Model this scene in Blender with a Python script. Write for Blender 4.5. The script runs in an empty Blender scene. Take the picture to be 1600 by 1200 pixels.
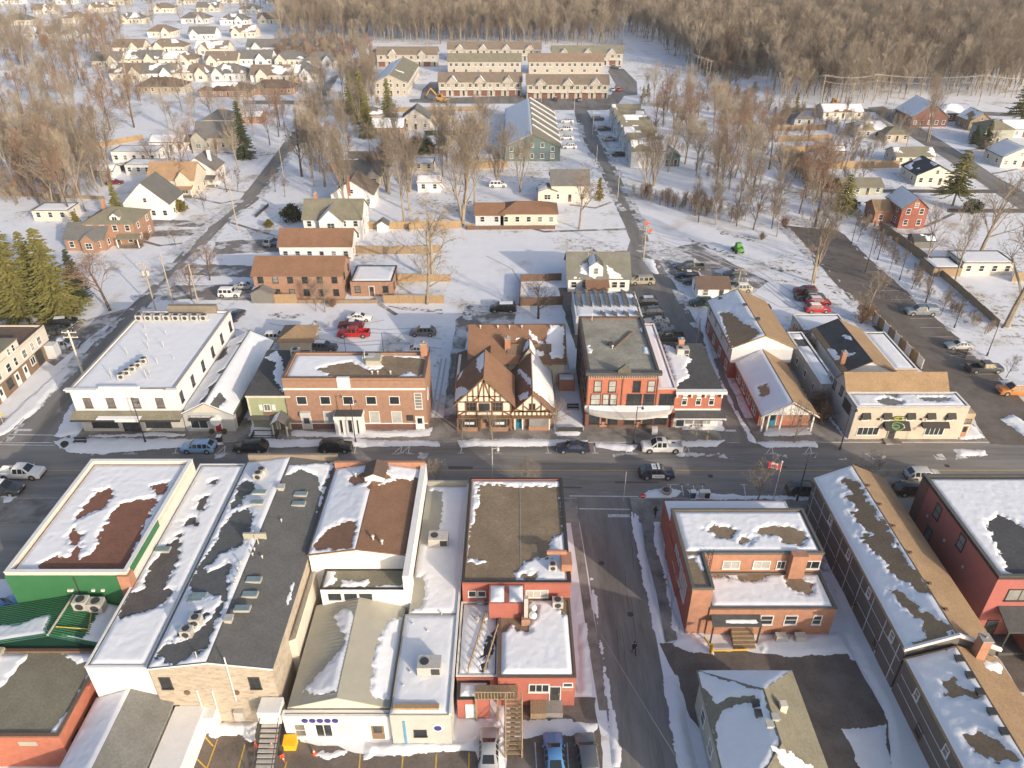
import bpy, math, random
import numpy as np
from mathutils import Vector, Matrix

# ------------------------------------------------------------------ camera, world, sun, exposure
F_PX, TILT, CAMH = 1170.0, math.radians(31.96), 65.0
CT, ST = math.cos(TILT), math.sin(TILT)
sc = bpy.context.scene
COL = sc.collection
cam = bpy.data.cameras.new('camera'); camo = bpy.data.objects.new('camera', cam); COL.objects.link(camo)
camo.location = (0, 0, CAMH); camo.rotation_euler = (math.pi/2 - TILT, 0, 0)
cam.sensor_width = 36.0; cam.lens = 36.0*F_PX/1600.0; cam.clip_start = 0.5; cam.clip_end = 6000
sc.camera = camo
SUN_EL, SUN_AZ = math.radians(17.0), math.atan2(0.64, -0.77)      # azimuth from +Y (north), clockwise
sdir = Vector((math.sin(SUN_AZ)*math.cos(SUN_EL), math.cos(SUN_AZ)*math.cos(SUN_EL), math.sin(SUN_EL)))
W = bpy.data.worlds.new('World'); sc.world = W; W.use_nodes = True
nt = W.node_tree; nt.nodes.clear()
sky = nt.nodes.new('ShaderNodeTexSky'); sky.sky_type = 'NISHITA'; sky.sun_disc = False
sky.sun_elevation = SUN_EL; sky.sun_rotation = SUN_AZ; sky.air_density = 0.85; sky.dust_density = 3.0; sky.ozone_density = 1.0
bg = nt.nodes.new('ShaderNodeBackground'); bg.inputs['Strength'].default_value = 0.15
wo = nt.nodes.new('ShaderNodeOutputWorld')
nt.links.new(sky.outputs[0], bg.inputs[0]); nt.links.new(bg.outputs[0], wo.inputs[0])
sl = bpy.data.lights.new('sun', 'SUN'); sl.energy = 2.8; sl.angle = math.radians(0.6); sl.color = (1.0, 0.86, 0.68)
so = bpy.data.objects.new('sun', sl); COL.objects.link(so); so.rotation_euler = sdir.to_track_quat('Z', 'Y').to_euler(); so.location = (60, -60, 80)
sc.view_settings.view_transform = 'Standard'; sc.view_settings.look = 'None'
sc.view_settings.gamma = 1.0; sc.view_settings.use_curve_mapping = False
sc.view_settings.exposure = 0.52
sc.cycles.max_bounces = 5; sc.cycles.diffuse_bounces = 3; sc.cycles.glossy_bounces = 2
sc.cycles.transparent_max_bounces = 4; sc.cycles.use_adaptive_sampling = True

def P(px, py, z=0.0):
    """ground (or height z) point under a pixel of the 1600x1200 photograph"""
    v = (py-600)/F_PX; t = (CAMH-z)/(ST+v*CT)
    return Vector(((px-800)/F_PX*t, (CT-v*ST)*t, z))
def hgt(Y, py):
    v = (py-600)/F_PX
    return CAMH - Y*(ST+v*CT)/(CT-v*ST)
def rayplane(px, py, A, N):
    d = Vector(((px-800)/F_PX, CT-(py-600)/F_PX*ST, -(ST+(py-600)/F_PX*CT)))
    o = Vector((0, 0, CAMH)); t = (A-o).dot(N)/d.dot(N)
    return o+d*t

# ------------------------------------------------------------------ materials
def lin(h):
    h = h.lstrip('#'); o = []
    for i in (0, 2, 4):
        c = int(h[i:i+2], 16)/255.0
        o.append(c/12.92 if c <= 0.04045 else ((c+0.055)/1.055)**2.4)
    return (*o, 1.0)
MATS = {}
def mat(name, col, rough=0.85, var=0.18, scale=1.2, bump=0.0, bscale=8.0, metal=0.0, spec=0.3, stretch=(1, 1, 1), col2=None, t2=0.55, w2=0.12, s2=0.25, coat=0.0, fine=0.0):
    if name in MATS: return MATS[name]
    m = bpy.data.materials.new(name); MATS[name] = m; m.use_nodes = True
    n = m.node_tree.nodes; L = m.node_tree.links
    b = n['Principled BSDF']; b.inputs['Roughness'].default_value = rough; b.inputs['Metallic'].default_value = metal
    b.inputs['Specular IOR Level'].default_value = spec
    if coat: b.inputs['Coat Weight'].default_value = coat; b.inputs['Coat Roughness'].default_value = 0.08
    c = lin(col) if isinstance(col, str) else (*col, 1.0)
    geo = n.new('ShaderNodeNewGeometry'); mp = n.new('ShaderNodeMapping'); mp.inputs['Scale'].default_value = stretch
    L.new(geo.outputs['Position'], mp.inputs['Vector'])
    out = None
    if var > 0:
        t = n.new('ShaderNodeTexNoise'); t.inputs['Scale'].default_value = scale; t.inputs['Detail'].default_value = 5; t.inputs['Roughness'].default_value = 0.65
        L.new(mp.outputs[0], t.inputs['Vector'])
        r = n.new('ShaderNodeMapRange'); r.inputs['From Min'].default_value = 0.3; r.inputs['From Max'].default_value = 0.7
        r.inputs['To Min'].default_value = 1-var; r.inputs['To Max'].default_value = 1+var*0.8
        L.new(t.outputs['Fac'], r.inputs['Value'])
        fac = r.outputs[0]
        if fine > 0:
            t3 = n.new('ShaderNodeTexNoise'); t3.inputs['Scale'].default_value = scale*9; t3.inputs['Detail'].default_value = 3
            L.new(mp.outputs[0], t3.inputs['Vector'])
            r3 = n.new('ShaderNodeMapRange'); r3.inputs['From Min'].default_value = 0.3; r3.inputs['From Max'].default_value = 0.7
            r3.inputs['To Min'].default_value = 1-fine; r3.inputs['To Max'].default_value = 1+fine
            L.new(t3.outputs['Fac'], r3.inputs['Value'])
            mu = n.new('ShaderNodeMath'); mu.operation = 'MULTIPLY'; L.new(fac, mu.inputs[0]); L.new(r3.outputs[0], mu.inputs[1]); fac = mu.outputs[0]
        mx = n.new('ShaderNodeMix'); mx.data_type = 'RGBA'; mx.blend_type = 'MULTIPLY'; mx.inputs[0].default_value = 1.0
        mx.inputs[6].default_value = c; L.new(fac, mx.inputs[7]); out = mx.outputs[2]
    else:
        rgb = n.new('ShaderNodeRGB'); rgb.outputs[0].default_value = c; out = rgb.outputs[0]
    if col2:
        t2n = n.new('ShaderNodeTexNoise'); t2n.inputs['Scale'].default_value = s2; t2n.inputs['Detail'].default_value = 7; t2n.inputs['Roughness'].default_value = 0.62
        L.new(mp.outputs[0], t2n.inputs['Vector'])
        r2 = n.new('ShaderNodeMapRange'); r2.inputs['From Min'].default_value = t2-w2; r2.inputs['From Max'].default_value = t2+w2
        L.new(t2n.outputs['Fac'], r2.inputs['Value'])
        m2 = n.new('ShaderNodeMix'); m2.data_type = 'RGBA'; L.new(r2.outputs[0], m2.inputs[0]); L.new(out, m2.inputs[6]); m2.inputs[7].default_value = lin(col2) if isinstance(col2, str) else (*col2, 1)
        out = m2.outputs[2]
    L.new(out, b.inputs['Base Color'])
    if bump > 0:
        t4 = n.new('ShaderNodeTexNoise'); t4.inputs['Scale'].default_value = bscale; t4.inputs['Detail'].default_value = 4
        L.new(mp.outputs[0], t4.inputs['Vector'])
        bp = n.new('ShaderNodeBump'); bp.inputs['Strength'].default_value = bump; bp.inputs['Distance'].default_value = 0.08
        L.new(t4.outputs['Fac'], bp.inputs['Height']); L.new(bp.outputs[0], b.inputs['Normal'])
    return m
SNOW = mat('snow', (0.80, 0.81, 0.84), 0.7, 0.04, 0.5, 0.45, 1.6, spec=0.2)
SNOWG = mat('ground_snow', (0.78, 0.79, 0.83), 0.75, 0.05, 0.35, 0.6, 0.9, spec=0.2, col2=(0.50, 0.44, 0.36), t2=0.63, w2=0.09, s2=0.07)
gn = SNOWG.node_tree; _n = gn.nodes; _L = gn.links; _b = _n['Principled BSDF']; _src = _b.inputs['Base Color'].links[0].from_socket
_g = _n.new('ShaderNodeNewGeometry'); _m = []
for sc_, det, lo, hi in ((0.035, 4, .50, .62), (0.75, 6, .52, .60)):
    _t = _n.new('ShaderNodeTexNoise'); _t.inputs['Scale'].default_value = sc_; _t.inputs['Detail'].default_value = det; _t.inputs['Roughness'].default_value = .7; _L.new(_g.outputs['Position'], _t.inputs['Vector'])
    _r = _n.new('ShaderNodeMapRange'); _r.inputs['From Min'].default_value = lo; _r.inputs['From Max'].default_value = hi; _L.new(_t.outputs['Fac'], _r.inputs['Value']); _m.append(_r.outputs[0])
_mu = _n.new('ShaderNodeMath'); _mu.operation = 'MULTIPLY'; _L.new(_m[0], _mu.inputs[0]); _L.new(_m[1], _mu.inputs[1])
_x = _n.new('ShaderNodeMix'); _x.data_type = 'RGBA'; _L.new(_mu.outputs[0], _x.inputs[0]); _L.new(_src, _x.inputs[6]); _x.inputs[7].default_value = (.27, .21, .14, 1); _L.new(_x.outputs[2], _b.inputs['Base Color'])
SLUSH = mat('slush', (0.66, 0.66, 0.68), 0.6, 0.12, 0.8, 0.7, 1.8, col2=(0.26, 0.24, 0.22), t2=0.56, w2=0.10, s2=0.7)
ASPH = mat('asphalt', (0.21, 0.195, 0.183), 0.75, 0.26, 0.5, 0.2, 9, stretch=(0.10, 1, 1), fine=0.12, col2=(0.30, 0.28, 0.26), t2=0.58, w2=0.14, s2=0.35)
ASPHS = mat('side_asphalt', (0.195, 0.182, 0.170), 0.75, 0.26, 0.5, 0.2, 9, stretch=(1, 0.12, 1), fine=0.12, col2=(0.28, 0.265, 0.25), t2=0.58, w2=0.14, s2=0.35)
LOT = mat('lot_asphalt', (0.155, 0.130, 0.112), 0.8, 0.25, 0.5, 0.2, 9, fine=0.15, col2=(0.20, 0.18, 0.165), t2=0.62, w2=0.12, s2=0.2)
WORN = mat('worn_lane', (0.21, 0.19, 0.18), 0.8, 0.25, 0.6, 0.2, 5, fine=0.15, col2=(0.62, 0.61, 0.62), t2=0.56, w2=0.06, s2=0.25)
CONC = mat('concrete', (0.30, 0.275, 0.25), 0.85, 0.2, 0.6, 0.1, 6, col2=(0.16, 0.145, 0.135), t2=0.55, w2=0.1, s2=0.35)
KERB = mat('kerb_concrete', (0.36, 0.34, 0.32), 0.85, 0.15, 2)
WHITEL = mat('white_line', (0.62, 0.62, 0.62), 0.7, 0.35, 2.5)
YELLOWL = mat('yellow_line', (0.62, 0.40, 0.07), 0.7, 0.3, 2.5)
GLASS = mat('window_glass', (0.035, 0.042, 0.05), 0.08, 0.5, 0.35, spec=0.6)
GLASS2 = mat('curtained_glass', (0.22, 0.22, 0.21), 0.15, 0.4, 0.5, spec=0.6)
GLASS3 = mat('bright_glass', (0.42, 0.42, 0.40), 0.15, 0.3, 0.6, spec=0.6)
TRIMW = mat('white_trim', (0.74, 0.73, 0.70), 0.6, 0.06, 2)
TRIMB = mat('dark_trim', (0.05, 0.047, 0.045), 0.6, 0.1, 2)
TRIMBR = mat('brown_trim', (0.16, 0.10, 0.07), 0.7, 0.15, 3)
METAL = mat('light_metal', (0.52, 0.50, 0.46), 0.5, 0.12, 3, metal=0.2)
DMETAL = mat('dark_metal', (0.07, 0.07, 0.075), 0.5, 0.12, 3, metal=0.3)
WOOD = mat('weathered_wood', (0.30, 0.22, 0.14), 0.85, 0.25, 2, stretch=(3, 3, 0.5))
WOODN = mat('fresh_wood', (0.37, 0.255, 0.145), 0.85, 0.2, 2, stretch=(3, 3, 0.5))
POLEW = mat('pole_wood', (0.40, 0.34, 0.26), 0.9, 0.2, 2, stretch=(4, 4, 0.4))
BARK = mat('bark', (0.30, 0.25, 0.19), 0.95, 0.25, 1.5)
TWIG = mat('twigs', (0.245, 0.20, 0.155), 0.95, 0.25, 0.15)
TWIGR = mat('reddish_twigs', (0.25, 0.165, 0.115), 0.95, 0.25, 0.2)
TWIGP = mat('pale_twigs', (0.34, 0.285, 0.22), 0.95, 0.25, 0.2)
BARKD = mat('dark_bark', (0.105, 0.085, 0.07), 0.95, 0.25, 1.5)
TWIGD = mat('dark_twigs', (0.15, 0.11, 0.085), 0.95, 0.25, 0.3)
NEEDLE = mat('spruce_needles', (0.155, 0.145, 0.045), 0.8, 0.4, 0.9, fine=0.3)
NEEDLED = mat('dark_needles', (0.045, 0.058, 0.026), 0.8, 0.35, 0.9, fine=0.3)
CEDAR = mat('cedar_leaves', (0.15, 0.12, 0.025), 0.8, 0.35, 1.2, fine=0.3)

def wallm(name, col, var=0.12, **k):
    if not isinstance(col, str): g_ = sum(col)/3; col = tuple(c*.77+g_*.23 for c in col)
    return mat(name, col, 0.85, var, k.pop('scale', 0.9), fine=0.06, **k)
def roofm(name, col, var=0.16, **k):
    g_ = sum(col)/3; col = tuple(c*.8+g_*.2 for c in col)
    return mat(name, col, 0.92, var, k.pop('scale', 0.5), 0.25, 6, fine=0.14, **k)

# ------------------------------------------------------------------ mesh builder
class MB:
    def __init__(s): s.v = []; s.f = []
    def face(s, pts):
        n = len(s.v); s.v += [tuple(p) for p in pts]; s.f.append(tuple(range(n, n+len(pts)))); return s
    def box(s, x0, x1, y0, y1, z0, z1):
        n = len(s.v)
        s.v += [(x0, y0, z0), (x1, y0, z0), (x1, y1, z0), (x0, y1, z0), (x0, y0, z1), (x1, y0, z1), (x1, y1, z1), (x0, y1, z1)]
        s.f += [tuple(n+i for i in q) for q in ((3, 2, 1, 0), (4, 5, 6, 7), (0, 1, 5, 4), (1, 2, 6, 5), (2, 3, 7, 6), (3, 0, 4, 7))]
        return s
    def prism(s, pts, vec, caps=True):
        n = len(s.v); k = len(pts); vec = Vector(vec)
        s.v += [tuple(p) for p in pts] + [tuple(Vector(p)+vec) for p in pts]
        for i in range(k):
            j = (i+1) % k; s.f.append((n+i, n+j, n+k+j, n+k+i))
        if caps: s.f.append(tuple(n+i for i in reversed(range(k)))); s.f.append(tuple(n+k+i for i in range(k)))
        return s
    def tube(s, p0, p1, r0, r1=None, n=6, cap=True):
        r1 = r0 if r1 is None else r1
        p0 = Vector(p0); p1 = Vector(p1); d = p1-p0
        if d.length < 1e-6: return s
        d.normalize(); a = Vector((0, 0, 1)) if abs(d.z) < 0.9 else Vector((1, 0, 0))
        u = d.cross(a).normalized(); w = d.cross(u); k = len(s.v)
        for p, r in ((p0, r0), (p1, r1)):
            for i in range(n):
                t = 2*math.pi*i/n; s.v.append(tuple(p+u*(r*math.cos(t))+w*(r*math.sin(t))))
        for i in range(n):
            j = (i+1) % n; s.f.append((k+i, k+n+i, k+n+j, k+j))
        if cap: s.f.append(tuple(k+i for i in range(n))); s.f.append(tuple(k+n+i for i in reversed(range(n))))
        return s
    def bar(s, p0, p1, w, h=None):
        """square bar between two points"""
        return s.tube(p0, p1, w*0.7071, w*0.7071, 4)
    def ball(s, c, r, n=8, m=5, sq=1.0):
        k = len(s.v); c = Vector(c)
        for j in range(m+1):
            ph = math.pi*j/m
            for i in range(n):
                t = 2*math.pi*i/n; s.v.append((c.x+r*math.sin(ph)*math.cos(t), c.y+r*math.sin(ph)*math.sin(t), c.z+r*sq*math.cos(ph)))
        for j in range(m):
            for i in range(n):
                i2 = (i+1) % n; s.f.append((k+j*n+i, k+(j+1)*n+i, k+(j+1)*n+i2, k+j*n+i2))
        return s
    def mesh(s, name):
        me = bpy.data.meshes.new(name); me.from_pydata(s.v, [], s.f); return me
    def build(s, name, m, parent=None, smooth=False, loc=None, rz=0):
        me = s.mesh(name)
        if smooth: me.polygons.foreach_set('use_smooth', [True]*len(me.polygons))
        return put(name, me, m, parent, loc, rz)
def put(name, me, m=None, parent=None, loc=None, rz=0):
    o = bpy.data.objects.new(name, me); COL.objects.link(o)
    if m is not None:
        if not me.materials: me.materials.append(m)
        elif me.materials[0] is not m:
            o.material_slots[0].link = 'OBJECT'; o.material_slots[0].material = m
    if parent: o.parent = parent
    if loc is not None: o.location = loc
    if rz: o.rotation_euler = (0, 0, rz)
    return o
def tag(o, label, cat, group=None, kind=None):
    if label: o['label'] = label
    if cat: o['category'] = cat
    if group: o['group'] = group
    if kind: o['kind'] = kind
    return o
def thing(name, label, cat, loc=(0, 0, 0), rz=0, group=None):
    o = bpy.data.objects.new(name, None); COL.objects.link(o); o.empty_display_size = 0.3
    o.location = loc; o.rotation_euler = (0, 0, rz)
    return tag(o, label, cat, group)
def struct(o): o['kind'] = 'structure'; return o

# ------------------------------------------------------------------ noise and snow patches
def vnoise(x, y, seed):
    xi = np.floor(x); yi = np.floor(y); xf = x-xi; yf = y-yi
    def h(i, j):
        t = np.sin(i*127.1+j*311.7+seed*74.7)*43758.5453; return t-np.floor(t)
    u = xf*xf*(3-2*xf); v = yf*yf*(3-2*yf)
    return (h(xi, yi)*(1-u)+h(xi+1, yi)*u)*(1-v)+(h(xi, yi+1)*(1-u)+h(xi+1, yi+1)*u)*v
def fbm(x, y, seed, o=4):
    s = 0; a = 0.5; t = 0
    for i in range(o):
        s = s+a*vnoise(x, y, seed+i*13.7); t += a; a *= 0.5; x = x*2.03; y = y*2.03
    return s/t
def sdpoly(X, Y, poly):
    d = np.full(X.shape, 1e9); ins = np.zeros(X.shape, bool); n = len(poly)
    for i in range(n):
        x0, y0 = poly[i]; x1, y1 = poly[(i+1) % n]
        ex, ey = x1-x0, y1-y0; l2 = ex*ex+ey*ey+1e-12
        t = np.clip(((X-x0)*ex+(Y-y0)*ey)/l2, 0, 1)
        d = np.minimum(d, (X-x0-t*ex)**2+(Y-y0-t*ey)**2)
        c = ((y0 > Y) != (y1 > Y))
        with np.errstate(divide='ignore', invalid='ignore'):
            ins ^= c & (X < (x1-x0)*(Y-y0)/(y1-y0+1e-12)+x0)
    d = np.sqrt(d)
    return np.where(ins, d, -d)
_seed = [1]
def snow(plane, parent=None, keep=None, bare=(), cover=None, edge=0.12, thick=0.15, cell=0.25, amp=0.35, ns=1.9, cs=0.22, name='roof_snow', m=None, origin=None, px=True, seed=None, rough=0.03, round_=0.5, off=0.0):
    """snow lying on a plane (A,U,V,lu,lv in the parent's space). bare / keep are outlines traced in photo pixels (px) or plane metres."""
    A, U, V, lu, lv = plane; A = Vector(A); U = Vector(U); V = Vector(V); N = U.cross(V)
    if origin is None: origin = Vector(parent.location) if parent else Vector((0, 0, 0))
    if seed is None: _seed[0] += 1; seed = _seed[0]
    def uv(pl):
        if not px: return pl
        o = []
        for q in pl:
            w = rayplane(q[0], q[1], A+origin, N)-A-origin; o.append((w.dot(U), w.dot(V)))
        return o
    nu = max(2, int(lu/cell)+1); nv = max(2, int(lv/cell)+1)
    us = np.linspace(0, lu, nu); vs = np.linspace(0, lv, nv); X, Y = np.meshgrid(us, vs)
    nz = (fbm(X*ns, Y*ns, seed)-0.5)*2
    nz2 = (fbm(X*4.1, Y*4.1, seed+5, 2)-0.5)*2.6
    wob = amp*(nz*1.1+0.45*nz2)
    d = np.minimum(np.minimum(X, lu-X), np.minimum(Y, lv-Y))-edge
    if keep is not None:
        kp = [keep] if not isinstance(keep[0][0], (tuple, list)) else keep
        dk = None
        for k in kp:
            q = sdpoly(X, Y, uv(k)); dk = q if dk is None else np.maximum(dk, q)
        d = np.minimum(d, dk+wob)
    for b in bare: d = np.minimum(d, -sdpoly(X, Y, uv(b))+wob)
    if cover is not None: d = np.minimum(d, (cover-fbm(X*cs, Y*cs, seed+31, 5)*1.25+0.12)*3.2+wob*0.5)
    keepf = (np.maximum(np.maximum(d[:-1, :-1], d[1:, :-1]), np.maximum(d[:-1, 1:], d[1:, 1:])) > 0.0)
    if not keepf.any(): return None
    s = np.clip(d/round_, 0, 1); hgt_ = thick*(s*s*(3-2*s))+rough*nz*s + off
    hgt_ = np.where(d <= 0, -0.015, hgt_+0.004)
    # pull vertices just outside back onto the outline
    gv, gu = np.gradient(d, vs, us); g2 = gu*gu+gv*gv+1e-6
    out = d < 0
    X2 = np.where(out, X+np.clip(-d*gu/g2, -cell, cell), X); Y2 = np.where(out, Y+np.clip(-d*gv/g2, -cell, cell), Y)
    idx = np.full(d.shape, -1, int); used = np.zeros(d.shape, bool)
    used[:-1, :-1] |= keepf; used[1:, :-1] |= keepf; used[:-1, 1:] |= keepf; used[1:, 1:] |= keepf
    idx[used] = np.arange(used.sum())
    xx = X2[used]; yy = Y2[used]; hh = hgt_[used]
    pts = np.array(A)[None, :]+xx[:, None]*np.array(U)[None, :]+yy[:, None]*np.array(V)[None, :]+hh[:, None]*np.array(N)[None, :]
    q = np.stack([idx[:-1, :-1][keepf], idx[:-1, 1:][keepf], idx[1:, 1:][keepf], idx[1:, :-1][keepf]], 1)
    me = bpy.data.meshes.new(name); me.from_pydata(pts.tolist(), [], q.tolist())
    me.polygons.foreach_set('use_smooth', [True]*len(me.polygons))
    o = put(name, me, m or SNOW, parent); o['kind'] = 'stuff'; return o
def gsnow(name, poly, label, thick=0.16, cell=0.3, amp=0.5, m=None, z=0.0, bare=(), cat='snow bank', ns=0.7, round_=0.8, rough=0.05, cover=None, cs=0.22):
    """snow bank on the ground: outline in photo pixels"""
    pts = [P(*q, z) for q in poly]; x0 = min(p.x for p in pts)-1.5; x1 = max(p.x for p in pts)+1.5; y0 = min(p.y for p in pts)-1.5; y1 = max(p.y for p in pts)+1.5
    o = snow(((x0, y0, z), (1, 0, 0), (0, 1, 0), x1-x0, y1-y0), None, keep=poly, bare=bare, edge=0.0, thick=thick, cell=cell, amp=amp, name=name, m=m, ns=ns, round_=round_, rough=rough, cover=cover, cs=cs)
    if o: tag(o, label, cat, None, 'stuff')
    return o
def sheet(name, poly, m, z, jit=0.0, seed=3, px=True, step=0.8):
    """flat ground sheet from an outline (photo pixels or metres), its edge optionally uneven"""
    pts = [P(*q) if px else Vector((q[0], q[1], 0)) for q in poly]; out = []
    r = random.Random(seed)
    for i, a in enumerate(pts):
        b = pts[(i+1) % len(pts)]; n = max(1, int((b-a).length/step)) if jit else 1
        nrm = Vector((-(b-a).y, (b-a).x, 0)).normalized()
        for k in range(n):
            q = a.lerp(b, k/n)
            if jit: q = q+nrm*((float(fbm(np.array([q.x*0.5]), np.array([q.y*0.5]), seed)[0])-0.5)*2*jit)
            out.append((q.x, q.y, z))
    me = bpy.data.meshes.new(name); me.from_pydata(out, [], [tuple(range(len(out)))])
    o = put(name, me, m); struct(o)
    if o.data.polygons[0].normal.z < 0: o.data.flip_normals()
    return o
def strip(name, pts, w, m, z, px=True):
    """a road or line of constant width along a centre line"""
    c = [P(*q) if px else Vector((q[0], q[1], 0)) for q in pts]; L = []; R = []
    for i, p in enumerate(c):
        a = c[max(0, i-1)]; b = c[min(len(c)-1, i+1)]; t = (b-a).normalized(); n = Vector((-t.y, t.x, 0))
        ww = w[i] if isinstance(w, (list, tuple)) else w
        L.append(p+n*ww/2); R.append(p-n*ww/2)
    mb = MB()
    for i in range(len(c)-1): mb.face([(q.x, q.y, z) for q in (R[i], R[i+1], L[i+1], L[i])])
    return struct(mb.build(name, m))
# ------------------------------------------------------------------ ground, roads, pavements
g = MB()
g.face([(-900, 5, 0), (900, 5, 0), (900, 1500, 0), (-900, 1500, 0)])
struct(g.build('ground', SNOWG))
YN, YS = 88.0, 75.7                      # kerb lines of the main street
sheet('main_road', [(-260, YS), (260, YS), (260, YN), (-260, YN)], ASPH, 0.008, px=False)
def gx(px, py=692): return P(px, py).x
for i, (a, b) in enumerate(((gx(112), gx(1130)), (gx(1182), gx(1546)), (gx(1640), 200), (-200, gx(2)))):
    struct(MB().box(a, b, YN+0.18, 94.2, -0.1, 0.12).build('pavement', CONC))
    struct(MB().box(a, b, YN, YN+0.17, -0.1, 0.13).build('kerb', KERB))
for a, b in ((-200, gx(902, 790)), (gx(986, 790), 200)):
    struct(MB().box(a, b, 71.0, YS-0.18, -0.1, 0.12).build('pavement', CONC))
    struct(MB().box(a, b, YS-0.17, YS, -0.1, 0.13).build('kerb', KERB))
# side streets
sheet('side_street', [(2, 691), (108, 691), (118, 640), (150, 585), (216, 495), (262, 445), (352, 350), (404, 312), (460, 232), (486, 196), (505, 160), (530, 118), (520, 118), (484, 150), (466, 190), (437, 232), (375, 312), (318, 357), (226, 458), (176, 504), (102, 585), (40, 645)], ASPHS, 0.012, 0.25)
sheet('side_street', [(380, 163), (540, 163), (560, 157), (380, 157)], ASPHS, 0.018)
sheet('side_street', [(893, 778), (1000, 778), (986, 802), (1006, 900), (1026, 1000), (1044, 1100), (1062, 1215), (962, 1215), (946, 1100), (934, 1000), (920, 900), (903, 802)], ASPHS, 0.012, 0.0)
sheet('side_street', [(1126, 692), (1184, 692), (1158, 640), (1122, 560), (1085, 500), (1052, 440), (1022, 398), (1008, 360), (990, 325), (975, 290), (962, 262), (940, 220), (926, 188), (905, 188), (912, 220), (936, 262), (952, 300), (968, 335), (985, 375), (978, 400), (990, 440), (1000, 490), (1020, 540), (1090, 620)], ASPHS, 0.012, 0.2)
sheet('court_road', [(845, 172), (948, 172), (962, 168), (975, 150), (996, 148), (995, 128), (975, 108), (955, 100), (950, 112), (962, 132), (955, 148), (850, 148), (720, 152), (640, 155), (640, 160), (700, 162), (800, 162), (845, 164)], ASPHS, 0.016, 0.0)
sheet('court_road', [(902, 192), (928, 192), (916, 170), (896, 170)], ASPHS, 0.013)
sheet('court_road', [(655, 160), (678, 160), (690, 128), (672, 128), (660, 140)], ASPHS, 0.02)
sheet('yard', [(985, 392), (1000, 440), (1020, 545), (900, 545), (876, 470), (872, 450), (960, 448), (960, 392)], LOT, 0.006, 0.3)
sheet('parking_lot', [(1222, 352), (1308, 360), (1320, 367), (1372, 417), (1425, 462), (1462, 497), (1500, 530), (1552, 576), (1610, 640), (1680, 700), (1546, 694), (1512, 640), (1470, 600), (1432, 575), (1372, 520), (1330, 470), (1276, 410)], LOT, 0.010, 0.3)
sheet('parking_lot', [(228, 1132), (300, 1128), (445, 1125), (470, 1160), (600, 1178), (740, 1175), (760, 1260), (180, 1260)], LOT, 0.010, 0.5)
sheet('parking_lot', [(800, 1090), (930, 1090), (945, 1230), (790, 1230)], LOT, 0.011, 0.4)
sheet('parking_lot', [(1030, 1005), (1060, 1006), (1180, 1022), (1330, 1020), (1345, 1050), (1372, 1090), (1390, 1140), (1395, 1260), (1180, 1260), (1080, 1120), (1044, 1040)], LOT, 0.010, 0.5)
sheet('parking_lot', [(0, 770), (60, 740), (140, 728), (8, 905), (-80, 905)], ASPH, 0.014, 0.2)
sheet('driveway', [(335, 378), (450, 372), (455, 392), (335, 398)], WORN, 0.015, 0.7)
sheet('driveway', [(296, 412), (410, 416), (410, 434), (280, 430)], WORN, 0.015, 0.7)
sheet('driveway', [(270, 447), (405, 443), (420, 470), (250, 468)], WORN, 0.015, 0.7)
sheet('driveway', [(215, 343), (330, 346), (322, 354), (215, 354)], WORN, 0.015, 0.7)
sheet('driveway', [(215, 361), (316, 358), (308, 368), (225, 370)], WORN, 0.015, 0.7)
sheet('driveway', [(690, 692), (716, 692), (716, 600), (730, 520), (800, 520), (806, 490), (735, 486), (712, 500), (704, 560)], WORN, 0.007, 0.4)
sheet('driveway', [(100, 560), (170, 505), (60, 500), (40, 540), (84, 572)], WORN, 0.009, 0.3)
sheet('driveway', [(1180, 694), (1236, 664), (1236, 660), (1325, 692)], WORN, 0.005, 0.2)
sheet('alley', [(1276, 694), (1330, 694), (1300, 640), (1250, 560), (1190, 500), (1170, 500), (1225, 570)], WORN, 0.006, 0.3)
sheet('yard', [(1010, 395), (1085, 380), (1200, 440), (1160, 470), (1060, 440)], WORN, 0.006, 0.5)
sheet('yard', [(120, 505), (205, 480), (170, 505)], WORN, 0.008)
sheet('side_street', [(1355, 168), (1380, 166), (1480, 225), (1560, 278), (1620, 310), (1620, 345), (1560, 305), (1480, 250), (1410, 205)], ASPHS, 0.012)
sheet('side_street', [(1230, 172), (1480, 178), (1620, 184), (1620, 178), (1480, 172), (1230, 168)], ASPHS, 0.016)
sheet('driveway', [(1480, 326), (1620, 326), (1620, 333), (1480, 332)], LOT, 0.014, 0.1)
sheet('driveway', [(1380, 296), (1580, 296), (1580, 302), (1380, 301)], LOT, 0.014, 0.1)
# painted lines
def line(pts, w, m=WHITEL, z=0.02, px=True): return strip('road_marking', pts, w, m, z, px)
for a, b in ((18, 138), (520, 520), (640, 1010), (1056, 1600)):
    if b > a: line([(a, 735), (b, 735)], 0.13, YELLOWL)
line([(0, 679), (88, 680)], 0.2); line([(0, 695), (85, 696)], 0.15); line([(24, 672), (50, 672)], 0.55)
line([(890, 775), (998, 776)], 0.2); line([(905, 795), (984, 796)], 0.2); line([(950, 806), (984, 806)], 0.55); line([(1133, 673), (1150, 673)], 0.5)
def park_mark(px, dx=0, tri=False, south=False):
    a, b = (708, 697) if not south else (757, 775)
    line([(px+dx, a), (px, b)], 0.13); line([(px+dx-5, a), (px+dx+5, a)], 0.13)
    if tri: line([(px+dx-10, a), (px, b)], 0.12, z=0.0235); line([(px+dx-14, a+1.5), (px+dx+9, a+1.5)], 0.12, z=0.027)
for x, t in ((208, 1), (276, 0), (352, 1), (372, 0), (420, 0), (556, 0), (628, 1), (640, 1), (722, 0), (780, 0), (855, 0), (928, 0), (986, 1), (1075, 1), (1206, 1), (1266, 1)): park_mark(x, -2 if x < 800 else 2, t)
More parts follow.
